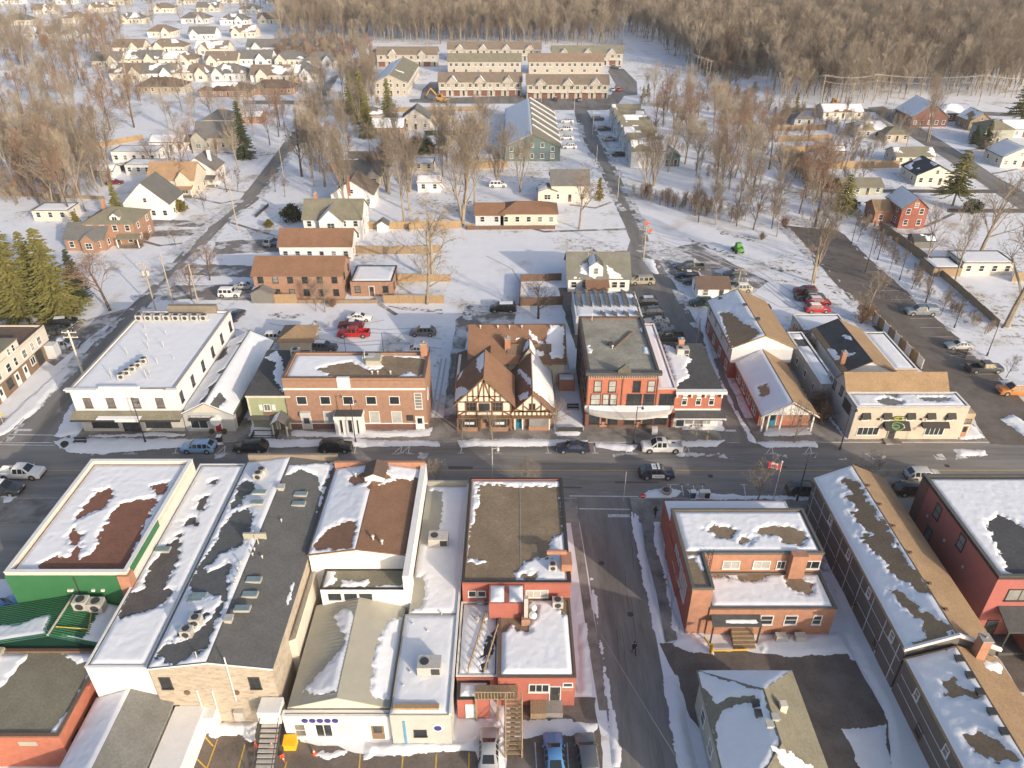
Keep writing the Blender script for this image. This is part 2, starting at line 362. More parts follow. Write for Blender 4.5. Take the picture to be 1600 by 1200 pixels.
for x in (1050, 1068, 1086, 1100, 1165): park_mark(x, -3, 0, True)
line([(1052, 757), (1104, 757)], 0.13)
for i in range(12):       # stall lines of the lot on the right
    y = 425+i*14.5; x = 1380+(y-425)*1.13
    line([(x-34-i, y), (x-6, y)], 0.1, z=0.018)
for a, b in (((305, 1134), (333, 1166)), ((272, 1152), (322, 1200)), ((340, 1155), (322, 1205)), ((383, 1163), (370, 1210)), ((252, 1190), (270, 1212)), ((563, 1178), (560, 1220)), ((630, 1178), (626, 1220)), ((682, 1178), (680, 1220)), ((733, 1176), (732, 1220)), ((448, 1190), (440, 1220))):
    line([a, b], 0.12, YELLOWL)
for x in (836, 886): line([(x, 1160), (x+4, 1230)], 0.1)

# ------------------------------------------------------------------ snow banks and trodden snow
SB = 'ridge of ploughed snow '
banks = [
 ([(82, 690), (100, 684), (180, 684), (290, 685), (345, 687), (350, 694), (280, 699), (215, 704), (160, 709), (105, 707)], 'along the kerb before the white two-storey building', .12, .22),
 ([(385, 690), (420, 686), (560, 686), (686, 689), (688, 697), (372, 699)], 'between the brick bank and the parked black cars', .12, .2),
 ([(712, 687), (800, 685), (918, 688), (916, 697), (720, 698)], 'on the kerb before the half-timbered shop', .12, .16),
 ([(928, 690), (1000, 695), (985, 706), (930, 699)], 'beside the navy sedan', .12, .16),
 ([(1064, 688), (1132, 687), (1122, 698), (1066, 698)], 'on the kerb before the white shopfront', .12, .18),
 ([(1066, 672), (1130, 672), (1130, 655), (1105, 650), (1066, 655)], 'on the terrace of the white shopfront', .12, .14),
 ([(1180, 690), (1276, 688), (1278, 698), (1196, 699)], 'on the kerb before the church-like brick hall', .12, .2),
 ([(1190, 682), (1272, 680), (1262, 668), (1200, 668)], 'in front of the porch of the brick hall', .12, .14),
 ([(1094, 505), (1104, 515), (1122, 580), (1150, 640), (1188, 695), (1172, 690), (1140, 630), (1108, 565)], 'down the west side of the brick hall', 0, .22),
 ([(1290, 640), (1305, 655), (1332, 690), (1318, 690), (1270, 630), (1225, 560), (1240, 560)], 'along the alley wall of the grey shop', 0, .2),
 ([(1490, 702), (1540, 702), (1545, 712), (1500, 714)], 'at the corner of the paved forecourt', .0, .14),
 ([(1562, 655), (1582, 646), (1650, 690), (1612, 690)], 'on the island by the orange pickup', 0, .2),
 ([(1500, 660), (1512, 655), (1540, 684), (1498, 688)], 'by the side of the beige brick shop', .12, .12),
 ([(104, 640), (118, 625), (130, 660), (128, 676), (95, 684), (84, 682)], 'beside the white two-storey building', .0, .2),
 ([(0, 662), (40, 625), (105, 570), (112, 578), (60, 640), (10, 682), (-30, 690)], 'along the verge of the side street', 0, .28),
 ([(132, 680), (200, 678), (240, 675), (290, 678), (290, 682), (140, 683)], 'at the foot of the white building front', .12, .12),
 ([(455, 672), (520, 674), (640, 672), (676, 668), (672, 682), (560, 684), (455, 682)], 'on the forecourt of the brick bank', .12, .14),
 ([(388, 682), (392, 664), (425, 662), (425, 684)], 'in front of the green clapboard shop', .12, .14),
 ([(866, 670), (868, 600), (905, 600), (912, 668), (905, 682), (870, 682)], 'over the fenced yard beside the half-timbered shop', .12, .12),
 ([(987, 798), (1002, 805), (1008, 850), (1022, 920), (1040, 1000), (1038, 1012), (1022, 985), (1008, 920), (994, 850), (985, 815)], 'along the east kerb of the side street by the corner brick building', 0, .3),
 ([(1020, 815), (1030, 815), (1040, 880), (1052, 950), (1062, 990), (1052, 985), (1040, 920), (1026, 860)], 'at the foot of the corner brick building', .12, .2),
 ([(1035, 1060), (1058, 1050), (1072, 1120), (1092, 1215), (1060, 1215), (1048, 1140)], 'by the entrance of the hip house parking lot', 0, .35),
 ([(918, 900), (928, 902), (938, 980), (952, 1060), (965, 1130), (972, 1200), (955, 1200), (948, 1110), (934, 1000)], 'along the west kerb of the side street by the corner brick building', 0, .22),
 ([(899, 925), (908, 925), (912, 960), (900, 962)], 'beside the red brick back wall', .0, .2),
 ([(902, 975), (918, 975), (926, 1090), (902, 1090)], 'beside the long white roofed annex', 0, .25),
 ([(996, 782), (1010, 768), (1040, 762), (1068, 766), (1062, 776), (1030, 782)], 'on the rounded kerb island with the planter', .0, .22),
 ([(1075, 766), (1130, 772), (1240, 775), (1268, 775), (1266, 782), (1080, 780)], 'along the south kerb behind the recycling bins', .12, .16),
 ([(0, 770), (30, 772), (26, 788), (0, 790)], 'on the small island by the grey pickup', .0, .2),
 ([(1055, 990), (1080, 990), (1110, 1000), (1115, 1022), (1085, 1022), (1050, 1008)], 'by the yellow bollard', .0, .25),
 ([(1175, 1000), (1310, 985), (1325, 1000), (1335, 1030), (1345, 1045), (1320, 1020), (1240, 1028), (1190, 1022)], 'behind the corner brick building', .0, .22),
 ([(1296, 880), (1318, 900), (1360, 985), (1420, 1080), (1470, 1215), (1395, 1215), (1388, 1140), (1372, 1092), (1345, 1045), (1325, 1000)], 'in the lane along the long taupe building', .0, .25),
 ([(1315, 1140), (1385, 1132), (1400, 1215), (1350, 1215)], 'streaked over the hip house parking lot', .0, .12),
 ([(245, 1135), (310, 1125), (305, 1138), (280, 1145), (262, 1185), (240, 1215), (215, 1215)], 'piled beside the stone back wall', 0, .45),
 ([(322, 1130), (405, 1124), (400, 1160), (385, 1165), (378, 1150), (345, 1150), (332, 1158)], 'swept around the foot of the stone back wall', 0, .3),
 ([(496, 1150), (545, 1158), (548, 1165), (505, 1166)], 'before the rear shopfront', 0, .25),
 ([(492, 1180), (500, 1172), (540, 1172), (543, 1178), (510, 1192)], 'on the rear lot beside the traffic cones', 0, .3),
 ([(570, 1160), (640, 1155), (715, 1160), (750, 1150), (745, 1170), (640, 1180), (590, 1180), (568, 1190)], 'along the rear of the white shop', 0, .3),
 ([(750, 1140), (782, 1100), (790, 1100), (786, 1215), (745, 1215)], 'around the car parked by the back stairs', 0, .2),
 ([(803, 1125), (880, 1122), (935, 1130), (930, 1150), (880, 1150), (803, 1155)], 'behind the blue car and the grey car', .0, .12),
 ([(1000, 402), (1022, 405), (1030, 430), (1018, 425)], 'around the twin poles', 0, .25),
 ([(1062, 435), (1080, 470), (1105, 520), (1090, 500), (1075, 470)], 'beside the small brown roofed shed', 0, .2),
]
for poly, where, z, th in banks: gsnow('snow_bank', poly, SB+where, th, 0.22 if poly[0][1] > 640 else 0.3, 0.3, SLUSH if th >= .2 and 'kerb of the lower' in where else SNOW, z)
# wheel tracks and bare earth showing through the snowed-in lots
rt = random.Random(5)
MUD = mat('churned_mud', (0.19, 0.155, 0.12), 0.9, 0.3, 1.0, col2=(.74, .74, .76), t2=.47, w2=.05, s2=.9)
for poly in ([(440, 495), (475, 488), (478, 492), (445, 500)], [(460, 518), (492, 500), (496, 503), (468, 524)], [(484, 522), (516, 501), (519, 504), (490, 526)], [(605, 478), (690, 484), (692, 490), (640, 486)], [(420, 492), (438, 488), (440, 496), (428, 500)], [(1200, 412), (1250, 424), (1258, 430), (1206, 422)], [(1210, 436), (1240, 440), (1236, 443), (1208, 440)], [(1288, 444), (1300, 446), (1310, 462), (1296, 456)], [(722, 476), (738, 474), (736, 500), (720, 498)], [(1120, 358), (1180, 372), (1176, 378), (1125, 366)], [(1075, 372), (1150, 398), (1148, 404), (1080, 380)]):
    sheet('bare_patch', poly, MUD, 0.011, 0.9, rt.randrange(99), step=0.3)
TRACK = mat('tyre_track', (0.50, 0.50, 0.53), 0.8, 0.15, 0.8)
for pts in ([(690, 690), (705, 560), (716, 500)], [(700, 690), (712, 560), (722, 500)], [(560, 512), (600, 515), (640, 513)], [(580, 520), (640, 522), (690, 530)], [(500, 540), (590, 532), (690, 545)], [(420, 505), (500, 520), (600, 500)], [(660, 690), (676, 640), (690, 560)], [(668, 690), (684, 640), (697, 560)], [(1180, 420), (1260, 470), (1330, 500)], [(1110, 400), (1200, 440), (1300, 520)]):
    strip('tyre_track', pts, 0.3, TRACK, 0.006)
sheet('trail', [(955, 46), (962, 46), (1070, 138), (1052, 140)], SNOW, 0.01)
sheet('pavement', [(1000, 800), (1022, 800), (1040, 900), (1058, 1000), (1040, 1005), (1026, 930), (1008, 860)], CONC, 0.128)
sheet('pavement', [(890, 805), (902, 800), (912, 860), (922, 930), (936, 1010), (950, 1110), (936, 1110), (918, 1000), (904, 900)], CONC, 0.011)

PATCH = mat('road_patch', (0.11, 0.10, 0.095), 0.8, 0.2, 1.5); rp = random.Random(3)
for x, y, a_, b_ in ((150, 725, 60, 4), (480, 745, 90, 3), (700, 728, 40, 5), (960, 752, 70, 3), (1180, 728, 50, 4), (1350, 755, 60, 3), (860, 760, 50, 3)):
    sheet('road_patch', [(x, y), (x+a_, y+1), (x+a_-2, y+b_), (x+1, y+b_)], PATCH, 0.0115, 0.06, rp.randrange(50))
for x, y in ((600, 741), (1110, 744), (250, 742), (940, 880), (985, 960), (1480, 728)):
    q = P(x, y); struct(MB().tube((q.x, q.y, 0.004), (q.x, q.y, 0.022), .35, .35, 14).build('manhole_cover', DMETAL))
CRACK = mat('crack_sealant', (0.09, 0.085, 0.08), 0.6, 0.1, 2)
for k in range(21):
    south = k > 15; x = rp.uniform(40, 1560) if not south else 950+rp.uniform(0, 45); y = rp.uniform(712, 765) if not south else rp.uniform(830, 1000); pts_ = [(x, y)]
    for j in range(6): pts_.append((pts_[-1][0]+(rp.uniform(6, 18) if not south else rp.uniform(0, 3)), pts_[-1][1]+(rp.uniform(-1, 1) if not south else rp.uniform(6, 16))))
    strip('crack_seal', pts_, .05, CRACK, 0.0175)
# ------------------------------------------------------------------ building kit
FACE = {'S': 0.0, 'E': math.pi/2, 'N': math.pi, 'W': -math.pi/2}
_wc = {}
def win_mesh(w, h, style):
    k = (round(w, 2), round(h, 2), style)
    if k in _wc: return _wc[k]
    f = MB(); t = 0.09; d = 0.07
    f.box(-w/2-t, -w/2, -d, 0.05, -t, h+t); f.box(w/2, w/2+t, -d, 0.05, -t, h+t)
    f.box(-w/2, w/2, -d, 0.05, h, h+t); f.box(-w/2-t-0.04, w/2+t+0.04, -d-0.06, 0.05, -t-0.06, 0)
    if 'h' in style: f.box(-w/2, w/2, -d+0.02, 0.05, h*0.5-0.03, h*0.5+0.03)
    for ch in style:
        if ch.isdigit():
            n = int(ch)
            for i in range(1, n): x = -w/2+w*i/n; f.box(x-0.03, x+0.03, -d+0.015, 0.05, 0, h)
    if 'q' in style:
        for i in range(1, 5): z = h*i/5; f.box(-w/2, w/2, -d+0.02, 0.05, z-0.03, z+0.03)
    p = MB().box(-w/2, w/2, -0.025, 0.04, 0, h)
    _wc[k] = (f.mesh('window'), p.mesh('pane')); return _wc[k]
_wr = random.Random(11)
def win(parent, x, y, z, w, h, face='S', style='h', fm=None, gm=None):
    fme, pme = win_mesh(w, h, style)
    o = put('window', fme, fm or TRIMW, parent, (x, y, z), FACE[face])
    put('pane', pme, gm or _wr.choice((GLASS, GLASS, GLASS, GLASS2)), o)
    return o
_dc = {}
def door(parent, x, y, z, w=1.0, h=2.1, face='S', m=None, fm=None, glass=True):
    k = (round(w, 2), round(h, 2))
    if k not in _dc:
        f = MB(); t = 0.1
        f.box(-w/2-t, -w/2, -0.08, 0.05, 0, h+t); f.box(w/2, w/2+t, -0.08, 0.05, 0, h+t); f.box(-w/2, w/2, -0.08, 0.05, h, h+t)
        _dc[k] = (MB().box(-w/2, w/2, -0.045, 0.04, 0, h).mesh('door'), f.mesh('door_frame'), MB().box(-w*0.32, w*0.32, -0.06, 0.0, h*0.45, h*0.9).mesh('pane'), MB().box(w*0.34, w*0.42, -0.1, -0.04, h*0.47, h*0.5).mesh('handle'))
    d, f, p, hd = _dc[k]
    o = put('door', d, m or TRIMBR, parent, (x, y, z), FACE[face])
    put('door_frame', f, fm or TRIMW, o); put('handle', hd, METAL, o)
    if glass: put('pane', p, GLASS, o)
    return o
def gable(parent, x0, x1, y0, y1, z, rise, axis, m, oh=0.3, th=0.14, name='roof', ohg=None):
    """two-slope roof slab; returns the slope planes by compass side"""
    ohg = oh if ohg is None else ohg
    mb = MB()
    if axis == 'x':
        ym = (y0+y1)/2; k = rise/((y1-y0)/2); ze = z-oh*k; zr = z+rise; a, b = x0-ohg, x1+ohg
        mb.prism([(a, y0-oh, ze), (a, ym, zr), (a, ym, zr-th), (a, y0-oh, ze-th)], (b-a, 0, 0))
        mb.prism([(a, ym, zr), (a, y1+oh, ze), (a, y1+oh, ze-th), (a, ym, zr-th)], (b-a, 0, 0))
        L = math.hypot(ym-y0+oh, zr-ze); c, s = (ym-y0+oh)/L, (zr-ze)/L
        pl = {'S': ((a, y0-oh, ze), (1, 0, 0), (0, c, s), b-a, L), 'N': ((b, y1+oh, ze), (-1, 0, 0), (0, -c, s), b-a, L)}
    else:
        xm = (x0+x1)/2; k = rise/((x1-x0)/2); ze = z-oh*k; zr = z+rise; a, b = y0-ohg, y1+ohg
        mb.prism([(x0-oh, a, ze), (xm, a, zr), (xm, a, zr-th), (x0-oh, a, ze-th)], (0, b-a, 0))
        mb.prism([(xm, a, zr), (x1+oh, a, ze), (x1+oh, a, ze-th), (xm, a, zr-th)], (0, b-a, 0))
        L = math.hypot(xm-x0+oh, zr-ze); c, s = (xm-x0+oh)/L, (zr-ze)/L
        pl = {'W': ((x0-oh, b, ze), (0, -1, 0), (c, 0, s), b-a, L), 'E': ((x1+oh, a, ze), (0, 1, 0), (-c, 0, s), b-a, L)}
    mb.build(name, m, parent)
    return pl
def hip(parent, x0, x1, y0, y1, z, rise, m, oh=0.4, th=0.14, name='roof'):
    a, b, c, d = x0-oh, x1+oh, y0-oh, y1+oh; w = b-a; l = d-c; zt = z+rise
    if w >= l: r0 = (a+l/2, (c+d)/2, zt); r1 = (b-l/2, (c+d)/2, zt)
    else: r0 = ((a+b)/2, c+w/2, zt); r1 = ((a+b)/2, d-w/2, zt)
    A, B, C, D = (a, c, z), (b, c, z), (b, d, z), (a, d, z)
    mb = MB()
    if w >= l: fs = {'S': [A, B, r1, r0], 'E': [B, C, r1], 'N': [C, D, r0, r1], 'W': [D, A, r0]}
    else: fs = {'S': [A, B, r0], 'E': [B, C, r1, r0], 'N': [C, D, r1], 'W': [D, A, r0, r1]}
    for f in fs.values(): mb.face(f)
    mb.box(a, b, c, d, z-th, z-0.003); mb.build(name, m, parent)
    pl = {}
    for k, f in fs.items():
        f = [Vector(q) for q in f]; U = (f[1]-f[0]); lu = U.length; U = U/lu
        N = (f[1]-f[0]).cross(f[2]-f[0]).normalized(); V = N.cross(U); lv = max((q-f[0]).dot(V) for q in f)
        pl[k] = (f[0], U, V, lu, lv, [((q-f[0]).dot(U), (q-f[0]).dot(V)) for q in f])
    return pl
def lay(parent, pl, sn, cell=0.4, **k):
    for s, cv in sn.items():
        if s in pl and cv > 0:
            p = pl[s]; kp = None
            if len(p) > 5: kp = [(x, y) for x, y in p[5]]
            snow(p[:5], parent, keep=kp, cover=cv if cv < 1 else None, cell=cell, px=False, amp=0.25 if kp is None else 0.12, **k)
def parapet(parent, x0, x1, y0, y1, h, t=0.3, ph=0.45, m=None, name='parapet'):
    mb = MB(); mb.box(x0, x1, y0, y0+t, h, h+ph); mb.box(x0, x1, y1-t, y1, h, h+ph); mb.box(x0, x0+t, y0+t, y1-t, h, h+ph); mb.box(x1-t, x1, y0+t, y1-t, h, h+ph)
    return mb.build(name, m, parent)
def flatroof(parent, x0, x1, y0, y1, h, m, cap=None, ph=0.4, t=0.25, wall=None):
    """roof deck with a parapet and coping; returns the deck plane"""
    MB().box(x0+t, x1-t, y0+t, y1-t, h-0.1, h+0.02).build('roof', m, parent)
    if ph > 0:
        parapet(parent, x0, x1, y0, y1, h-0.05, t, ph, wall or m)
        mb = MB(); c = 0.05; z = h-0.05+ph
        for bx in ((x0-c, x1+c, y0-c, y0+t+c), (x0-c, x1+c, y1-t-c, y1+c), (x0-c, x0+t+c, y0+t+c, y1-t-c), (x1-t-c, x1+c, y0+t+c, y1-t-c)): mb.box(*bx, z, z+0.06)
        mb.build('coping', cap or KERB, parent)
    return ((x0+t, y0+t, h+0.02), (1, 0, 0), (0, 1, 0), x1-x0-2*t, y1-y0-2*t)
def chimney(parent, x, y, z0, z1, w=0.7, m=None):
    o = MB().box(x-w/2, x+w/2, y-w/2, y+w/2, z0, z1).build('chimney', m or BRICKO, parent)
    MB().box(x-w/2-0.06, x+w/2+0.06, y-w/2-0.06, y+w/2+0.06, z1, z1+0.12).tube((x, y, z1+0.12), (x, y, z1+0.4), 0.13, 0.13, 8).build('chimney_cap', KERB, o)
    return o
def rooftop(parent, kind, x, y, z, s=1.0, rz=0.0):
    """small roof fittings, each its own part"""
    if kind == 'ac':
        k = 'acunit'
        if k not in _dc:
            b = MB(); b.box(-0.5, 0.5, -0.4, 0.4, 0.12, 0.95); b.box(-0.5, -0.4, -0.35, 0.35, 0, 0.12); b.box(0.4, 0.5, -0.35, 0.35, 0, 0.12)
            _dc[k] = b.mesh('air_conditioner'); _dc[k+'f'] = MB().tube((0, 0, 0.95), (0, 0, 1.0), 0.32, 0.32, 12).tube((0, -0.4, 0.53), (0, -0.43, 0.53), 0.3, 0.3, 12).mesh('fan_grille')
        o = put('air_conditioner', _dc[k], METAL, parent, (x, y, z), rz); o.scale = (s, s, s); put('fan_grille', _dc[k+'f'], DMETAL, o)
    elif kind == 'big':
        o = MB().box(-1.1, 1.1, -0.75, 0.75, 0.25, 1.35).box(-1.1, -0.95, -0.75, 0.75, 0, 0.25).box(0.95, 1.1, -0.75, 0.75, 0, 0.25).build('rooftop_unit', METAL, parent, loc=(x, y, z), rz=rz); o.scale = (s, s, s)
        MB().tube((-0.45, 0, 1.35), (-0.45, 0, 1.42), 0.42, 0.42, 14).build('fan_grille', DMETAL, o)
        MB().box(0.2, 1.0, -0.78, -0.74, 0.4, 1.2).build('louvre', DMETAL, o)
    elif kind == 'vent':
        o = MB().tube((0, 0, 0), (0, 0, 0.45), 0.1, 0.1, 8).tube((0, 0, 0.45), (0, 0, 0.6), 0.2, 0.12, 8).build('roof_vent', METAL, parent, loc=(x, y, z)); o.scale = (s, s, s)
    elif kind == 'box':
        o = MB().box(-0.25, 0.25, -0.25, 0.25, 0, 0.3).box(-0.32, 0.32, -0.32, 0.32, 0.3, 0.38).build('roof_vent', METAL if rz == 0 else DMETAL, parent, loc=(x, y, z)); o.scale = (s, s, s)
    elif kind == 'pipe':
        o = MB().tube((0, 0, 0), (0, 0, 1.1*s), 0.06, 0.06, 6).build('vent_pipe', METAL, parent, loc=(x, y, z))
    elif kind == 'sky':
        o = MB().box(-0.9, 0.9, -0.45, 0.45, 0, 0.25).build('skylight', METAL, parent, loc=(x, y, z)); o.scale = (s, s, s)
        MB().box(-0.82, 0.82, -0.38, 0.38, 0.25, 0.32).build('pane', SKYG, o)
SKYG = mat('skylight_glass', (0.20, 0.27, 0.29), 0.15, 0.2, 1, spec=0.6)
BRICKO = wallm('orange_brick', (0.45, 0.195, 0.10), 0.16, scale=1.4)
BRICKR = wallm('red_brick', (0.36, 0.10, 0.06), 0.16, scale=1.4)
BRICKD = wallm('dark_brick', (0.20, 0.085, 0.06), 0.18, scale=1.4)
BRICKT = wallm('tan_brick', (0.37, 0.195, 0.115), 0.15, scale=1.4)
BRICKP = wallm('red_painted_wall', (0.42, 0.105, 0.07), 0.1)
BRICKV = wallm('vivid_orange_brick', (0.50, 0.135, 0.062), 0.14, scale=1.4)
STONE = wallm('pale_stone', (0.44, 0.37, 0.28), 0.25, scale=0.9, stretch=(1, 1, 3), col2=(0.26, 0.18, 0.11), t2=0.62, w2=0.06, s2=1.6)
BEIGE = wallm('beige_brick', (0.55, 0.47, 0.37), 0.1)
WHITE = wallm('white_wall', (0.76, 0.74, 0.72), 0.06)
CREAM = wallm('cream_siding', (0.64, 0.58, 0.47), 0.08)
GREYW = wallm('grey_wall', (0.42, 0.42, 0.42), 0.08)
LGREY = wallm('light_grey_siding', (0.55, 0.56, 0.58), 0.07)
TAUPE = wallm('taupe_panel', (0.165, 0.14, 0.125), 0.1)
BROWNW = wallm('brown_wall', (0.24, 0.15, 0.08), 0.12)
GREENW = wallm('pale_green_siding', (0.36, 0.40, 0.20), 0.08)
GREENM = mat('green_metal', (0.04, 0.155, 0.065), 0.5, 0.1, 0.6, spec=0.4)
GREEND = mat('dark_green_metal', (0.03, 0.105, 0.075), 0.45, 0.1, 0.6, spec=0.4)
TEAL = wallm('teal_siding', (0.11, 0.17, 0.17), 0.1)
STUCCO = wallm('stucco', (0.74, 0.67, 0.53), 0.08)
TIMBER = mat('timber', (0.20, 0.12, 0.07), 0.85, 0.2, 2)
REDRF = roofm('red_membrane', (0.235, 0.095, 0.055), 0.14)
GREYRF = roofm('grey_shingle', (0.135, 0.135, 0.13), 0.14)
OLIVERF = roofm('olive_shingle', (0.225, 0.205, 0.14), 0.15)
BROWNRF = roofm('brown_shingle', (0.27, 0.135, 0.07), 0.12)
DBROWNRF = roofm('dark_brown_shingle', (0.16, 0.105, 0.075), 0.14)
TANRF = roofm('tan_shingle', (0.34, 0.215, 0.105), 0.14)
GRAVEL = roofm('tar_and_gravel', (0.26, 0.185, 0.11), 0.22, scale=0.35)
BITU = roofm('bitumen', (0.085, 0.085, 0.088), 0.2, scale=0.3)
SANDRF = roofm('pale_roof_deck', (0.34, 0.315, 0.25), 0.18, scale=0.25, col2=(0.14, 0.135, 0.115), t2=0.6, w2=0.14, s2=0.2)
GMETAL = mat('grey_metal_roof', (0.30, 0.30, 0.25), 0.5, 0.08, 0.6, spec=0.4)
LTMETAL = mat('pale_metal_roof', (0.40, 0.38, 0.31), 0.5, 0.08, 0.6, spec=0.4)

def frontblock(pl, pr, pb, pt, pback):
    """block whose south wall is seen: foot corners (pixels), its top row, and the back edge row"""
    a = P(pl, pb); b = P(pr, pb); h = hgt(a.y, pt); return a.x, b.x, a.y, P(800, pback, h).y, h
def roofblock(pl, pr, ps, pn, h):
    a = P(pl, ps, h); b = P(pr, ps, h); return a.x, b.x, a.y, P(800, pn, h).y, h

def text(parent, s, x, y, z, size, m, face='S', name='lettering', flat=False, rz=0, ext=0.02):
    cu = bpy.data.curves.new('t', 'FONT'); cu.body = s; cu.size = size; cu.align_x = 'CENTER'; cu.align_y = 'CENTER'; cu.extrude = ext; cu.resolution_u = 2
    o = bpy.data.objects.new('t', cu); COL.objects.link(o)
    dg = bpy.context.evaluated_depsgraph_get(); me = bpy.data.meshes.new_from_object(o.evaluated_get(dg)); bpy.data.objects.remove(o)
    t = put(name, me, m, parent, (x, y, z)); t.rotation_euler = (0 if flat else math.pi/2, 0, rz if flat else FACE[face]); return t
# ------------------------------------------------------------------ north side of the main street
# -- two-tone house at the far left corner
a = P(84, 553); t = thing('corner_building', 'two-storey corner building, cream siding above and brown wall below', 'building', (a.x, a.y, 0))
h = hgt(a.y, 510); D = a.y-72; MB().box(-26, 0, -22, 0, 0, h*0.52).build('lower_wall', BROWNW, t); MB().box(-26, 0.06, -22, 0.06, h*0.52, h).build('upper_wall', CREAM, t)
pl = flatroof(t, -26, 0.06, -22, 0.06, h, DBROWNRF, TRIMBR, 0.35, 0.2, CREAM); snow(pl, t, cover=0.28, cell=0.3)
MB().box(-10, 0.1, -13, -7.5, h, h+1.6).build('raised_front', CREAM, t); MB().box(-10, 0.25, -13.2, -7.4, h+1.6, h+1.75).build('raised_roof', OLIVERF, t)
for i, y in enumerate((-2.5, -4.6, -7, -9.5, -11.5, -14, -17)): win(t, 0.06, y, h*0.62, 0.7 if i % 2 else 1.0, 1.3, 'E', 'h2' if i == 1 else 'h')
for y in (-9, -10.3): win(t, 0.1, y, h+0.3, 0.6, 1.0, 'E', 'h')
for y, w in ((-8, 0.9), (-10.4, 0.9), (-15, 0.9)): door(t, 0, y, 0.1, w, 2.2, 'E', TRIMW)
win(t, 0, -12.4, 1.0, 1.2, 1.4, 'E', '2', TRIMB); MB().box(0, 0.1, -4.5, -2.8, 0.2, 2.8).build('dark_door', TRIMB, t); MB().box(0, 1.6, -1.8, -0.2, 0, 2.6).build('porch_screen', LGREY, t); win(t, 0.0, -5.6, 1.3, 1.1, 1.2, 'E', '2')

# -- long white two-storey building
x0, x1, y0, y1, h = frontblock(131.6, 291, 675, 611, 488); ox = (x0+x1)/2
t = thing('white_shop_building', 'long white two-storey building with snow covered flat roof and awning band', 'building', (ox, y0, 0)); w = (x1-x0)/2; d = y1-y0
h1 = h*0.43; MB().box(-w, w, 0, d, h1, h).build('upper_wall', WHITE, t); MB().box(-w+0.05, w-0.05, 0.05, d-0.05, 0, h1).build('lower_wall', mat('pale_stucco', (0.50, 0.47, 0.42), 0.85, 0.12, 1), t)
pl = flatroof(t, -w, w, 0, d, h, GREYRF, KERB, 0.35, 0.25, WHITE); snow(pl, t, cell=0.3, edge=0.1, thick=0.12)
MB().box(-w-0.5, -w+4.2, -0.45, 0.2, h+0.31, h+0.45).box(-w-0.35, -w+4.0, -0.3, 0.0, h-0.05, h+0.3).build('cornice', WHITE, t); MB().box(w-1.2, w+0.4, -0.4, 0.2, h+0.31, h+0.42).build('cornice', WHITE, t)
MB().box(-w+4.4, w-5, -0.1, 0.28, h+0.32, h+0.75).build('raised_parapet', WHITE, t)
MB().prism([(-w-0.6, -1.2, h1-0.25), (-w-0.6, -0.02, h1+0.75), (-w-0.6, -0.02, h1-0.25)], (2*w+0.8, 0, 0)).build('awning_roof', OLIVERF, t)
MB().box(-w-0.62, w+0.22, -1.3, -1.21, h1-0.4, h1-0.15).build('fascia', TRIMB, t)
MB().box(-1.6, 1.9, -1.42, -1.0, h1-0.35, h1+0.12).build('sign', TRIMW, t); MB().box(-4.2, 2.1, -1.55, -0.7, h1+0.125, h1+0.24).build('awning_snow', SNOW, t)
for k in (0.14, 0.36, 0.60, 0.83): win(t, -w+k*2*w, 0, h1+1.3, 0.95, 1.55, 'S', 'h', TRIMBR, GLASS2)
for k in range(6): win(t, w, 1.5+k*(d-3)/5, h1+1.4, 0.8, 1.6, 'E', 'h', TRIMB, GLASS)
for k in (0.23, 0.75): win(t, -w+k*2*w, 0.04, 0.9, 3.6, 1.25, 'S', '4', TRIMB)
MB().box(-1.5, 1.0, -0.02, 0.06, 0.1, h1-0.5).build('entry_recess', GLASS, t); door(t, 0.5, -0.03, 0.1, 0.95, 2.0, 'S', TRIMB, TRIMB)
MB().box(-2.8, 5.4, d-0.6, d+0.3, h, h+1.5).build('plant_screen', mat('screen_panel', (0.24, 0.205, 0.16), 0.8, 0.1, 1), t)
for i in range(8): rooftop(t, 'ac', -6.6+i*1.55, d-3.2, h+0.1, 1.15)
for i in range(5): rooftop(t, 'ac', -1.4+i*0.35, 3.2+i*1.15, h+0.1, 0.95, 0.3)
for x, y, s in ((-2.8, 3.2, 1.5), (-2.3, 4, .8), (1, 7.2, 1.6), (2.1, 7.6, .9), (2.4, 3, 1.6), (2.6, 3.8, 1), (-1, 12, 1.2), (1.2, 12.4, 1.3), (-2.4, 15, 1.2), (0, 16.5, 1), (-3.5, 10, 1.4), (4, 9, .5), (-4.5, 19, .8)): rooftop(t, 'pipe', x, y, h+0.1, s)

# -- grey gabled office with red door
a = P(292, 676); b = P(369, 675); w = (b.x-a.x)/2; he = hgt(a.y, 646); hp = hgt(a.y, 629)
t = thing('grey_gabled_office', 'low grey gabled office with red door and snowy grey roof', 'building', (a.x+w, a.y+0.2, 0)); d = P(0, 533, he).y-a.y
MB().prism([(-w, 0, 0), (w, 0, 0), (w, 0, he), (0, 0, hp), (-w, 0, he)], (0, d, 0)).build('wall', wallm('office_grey', (0.46, 0.47, 0.46), 0.06), t)
MB().prism([(-w*0.62, -0.03, he+0.05), (w*0.62, -0.03, he+0.05), (0, -0.03, hp-0.35)], (0, 0.05, 0)).build('gable_panel', CREAM, t)
pl = gable(t, -w, w, 0, d, he, hp-he, 'y', GREYRF, 0.35, 0.16)
MB().prism([(-w-0.36, -0.36, he-0.22), (0, -0.36, hp-0.03), (0, -0.36, hp+0.12), (-w-0.36, -0.36, he-0.04)], (0, 0.08, 0)).prism([(0, -0.36, hp-0.03), (w+0.36, -0.36, he-0.22), (w+0.36, -0.36, he-0.04), (0, -0.36, hp+0.12)], (0, 0.08, 0)).build('barge_board', TRIMW, t)
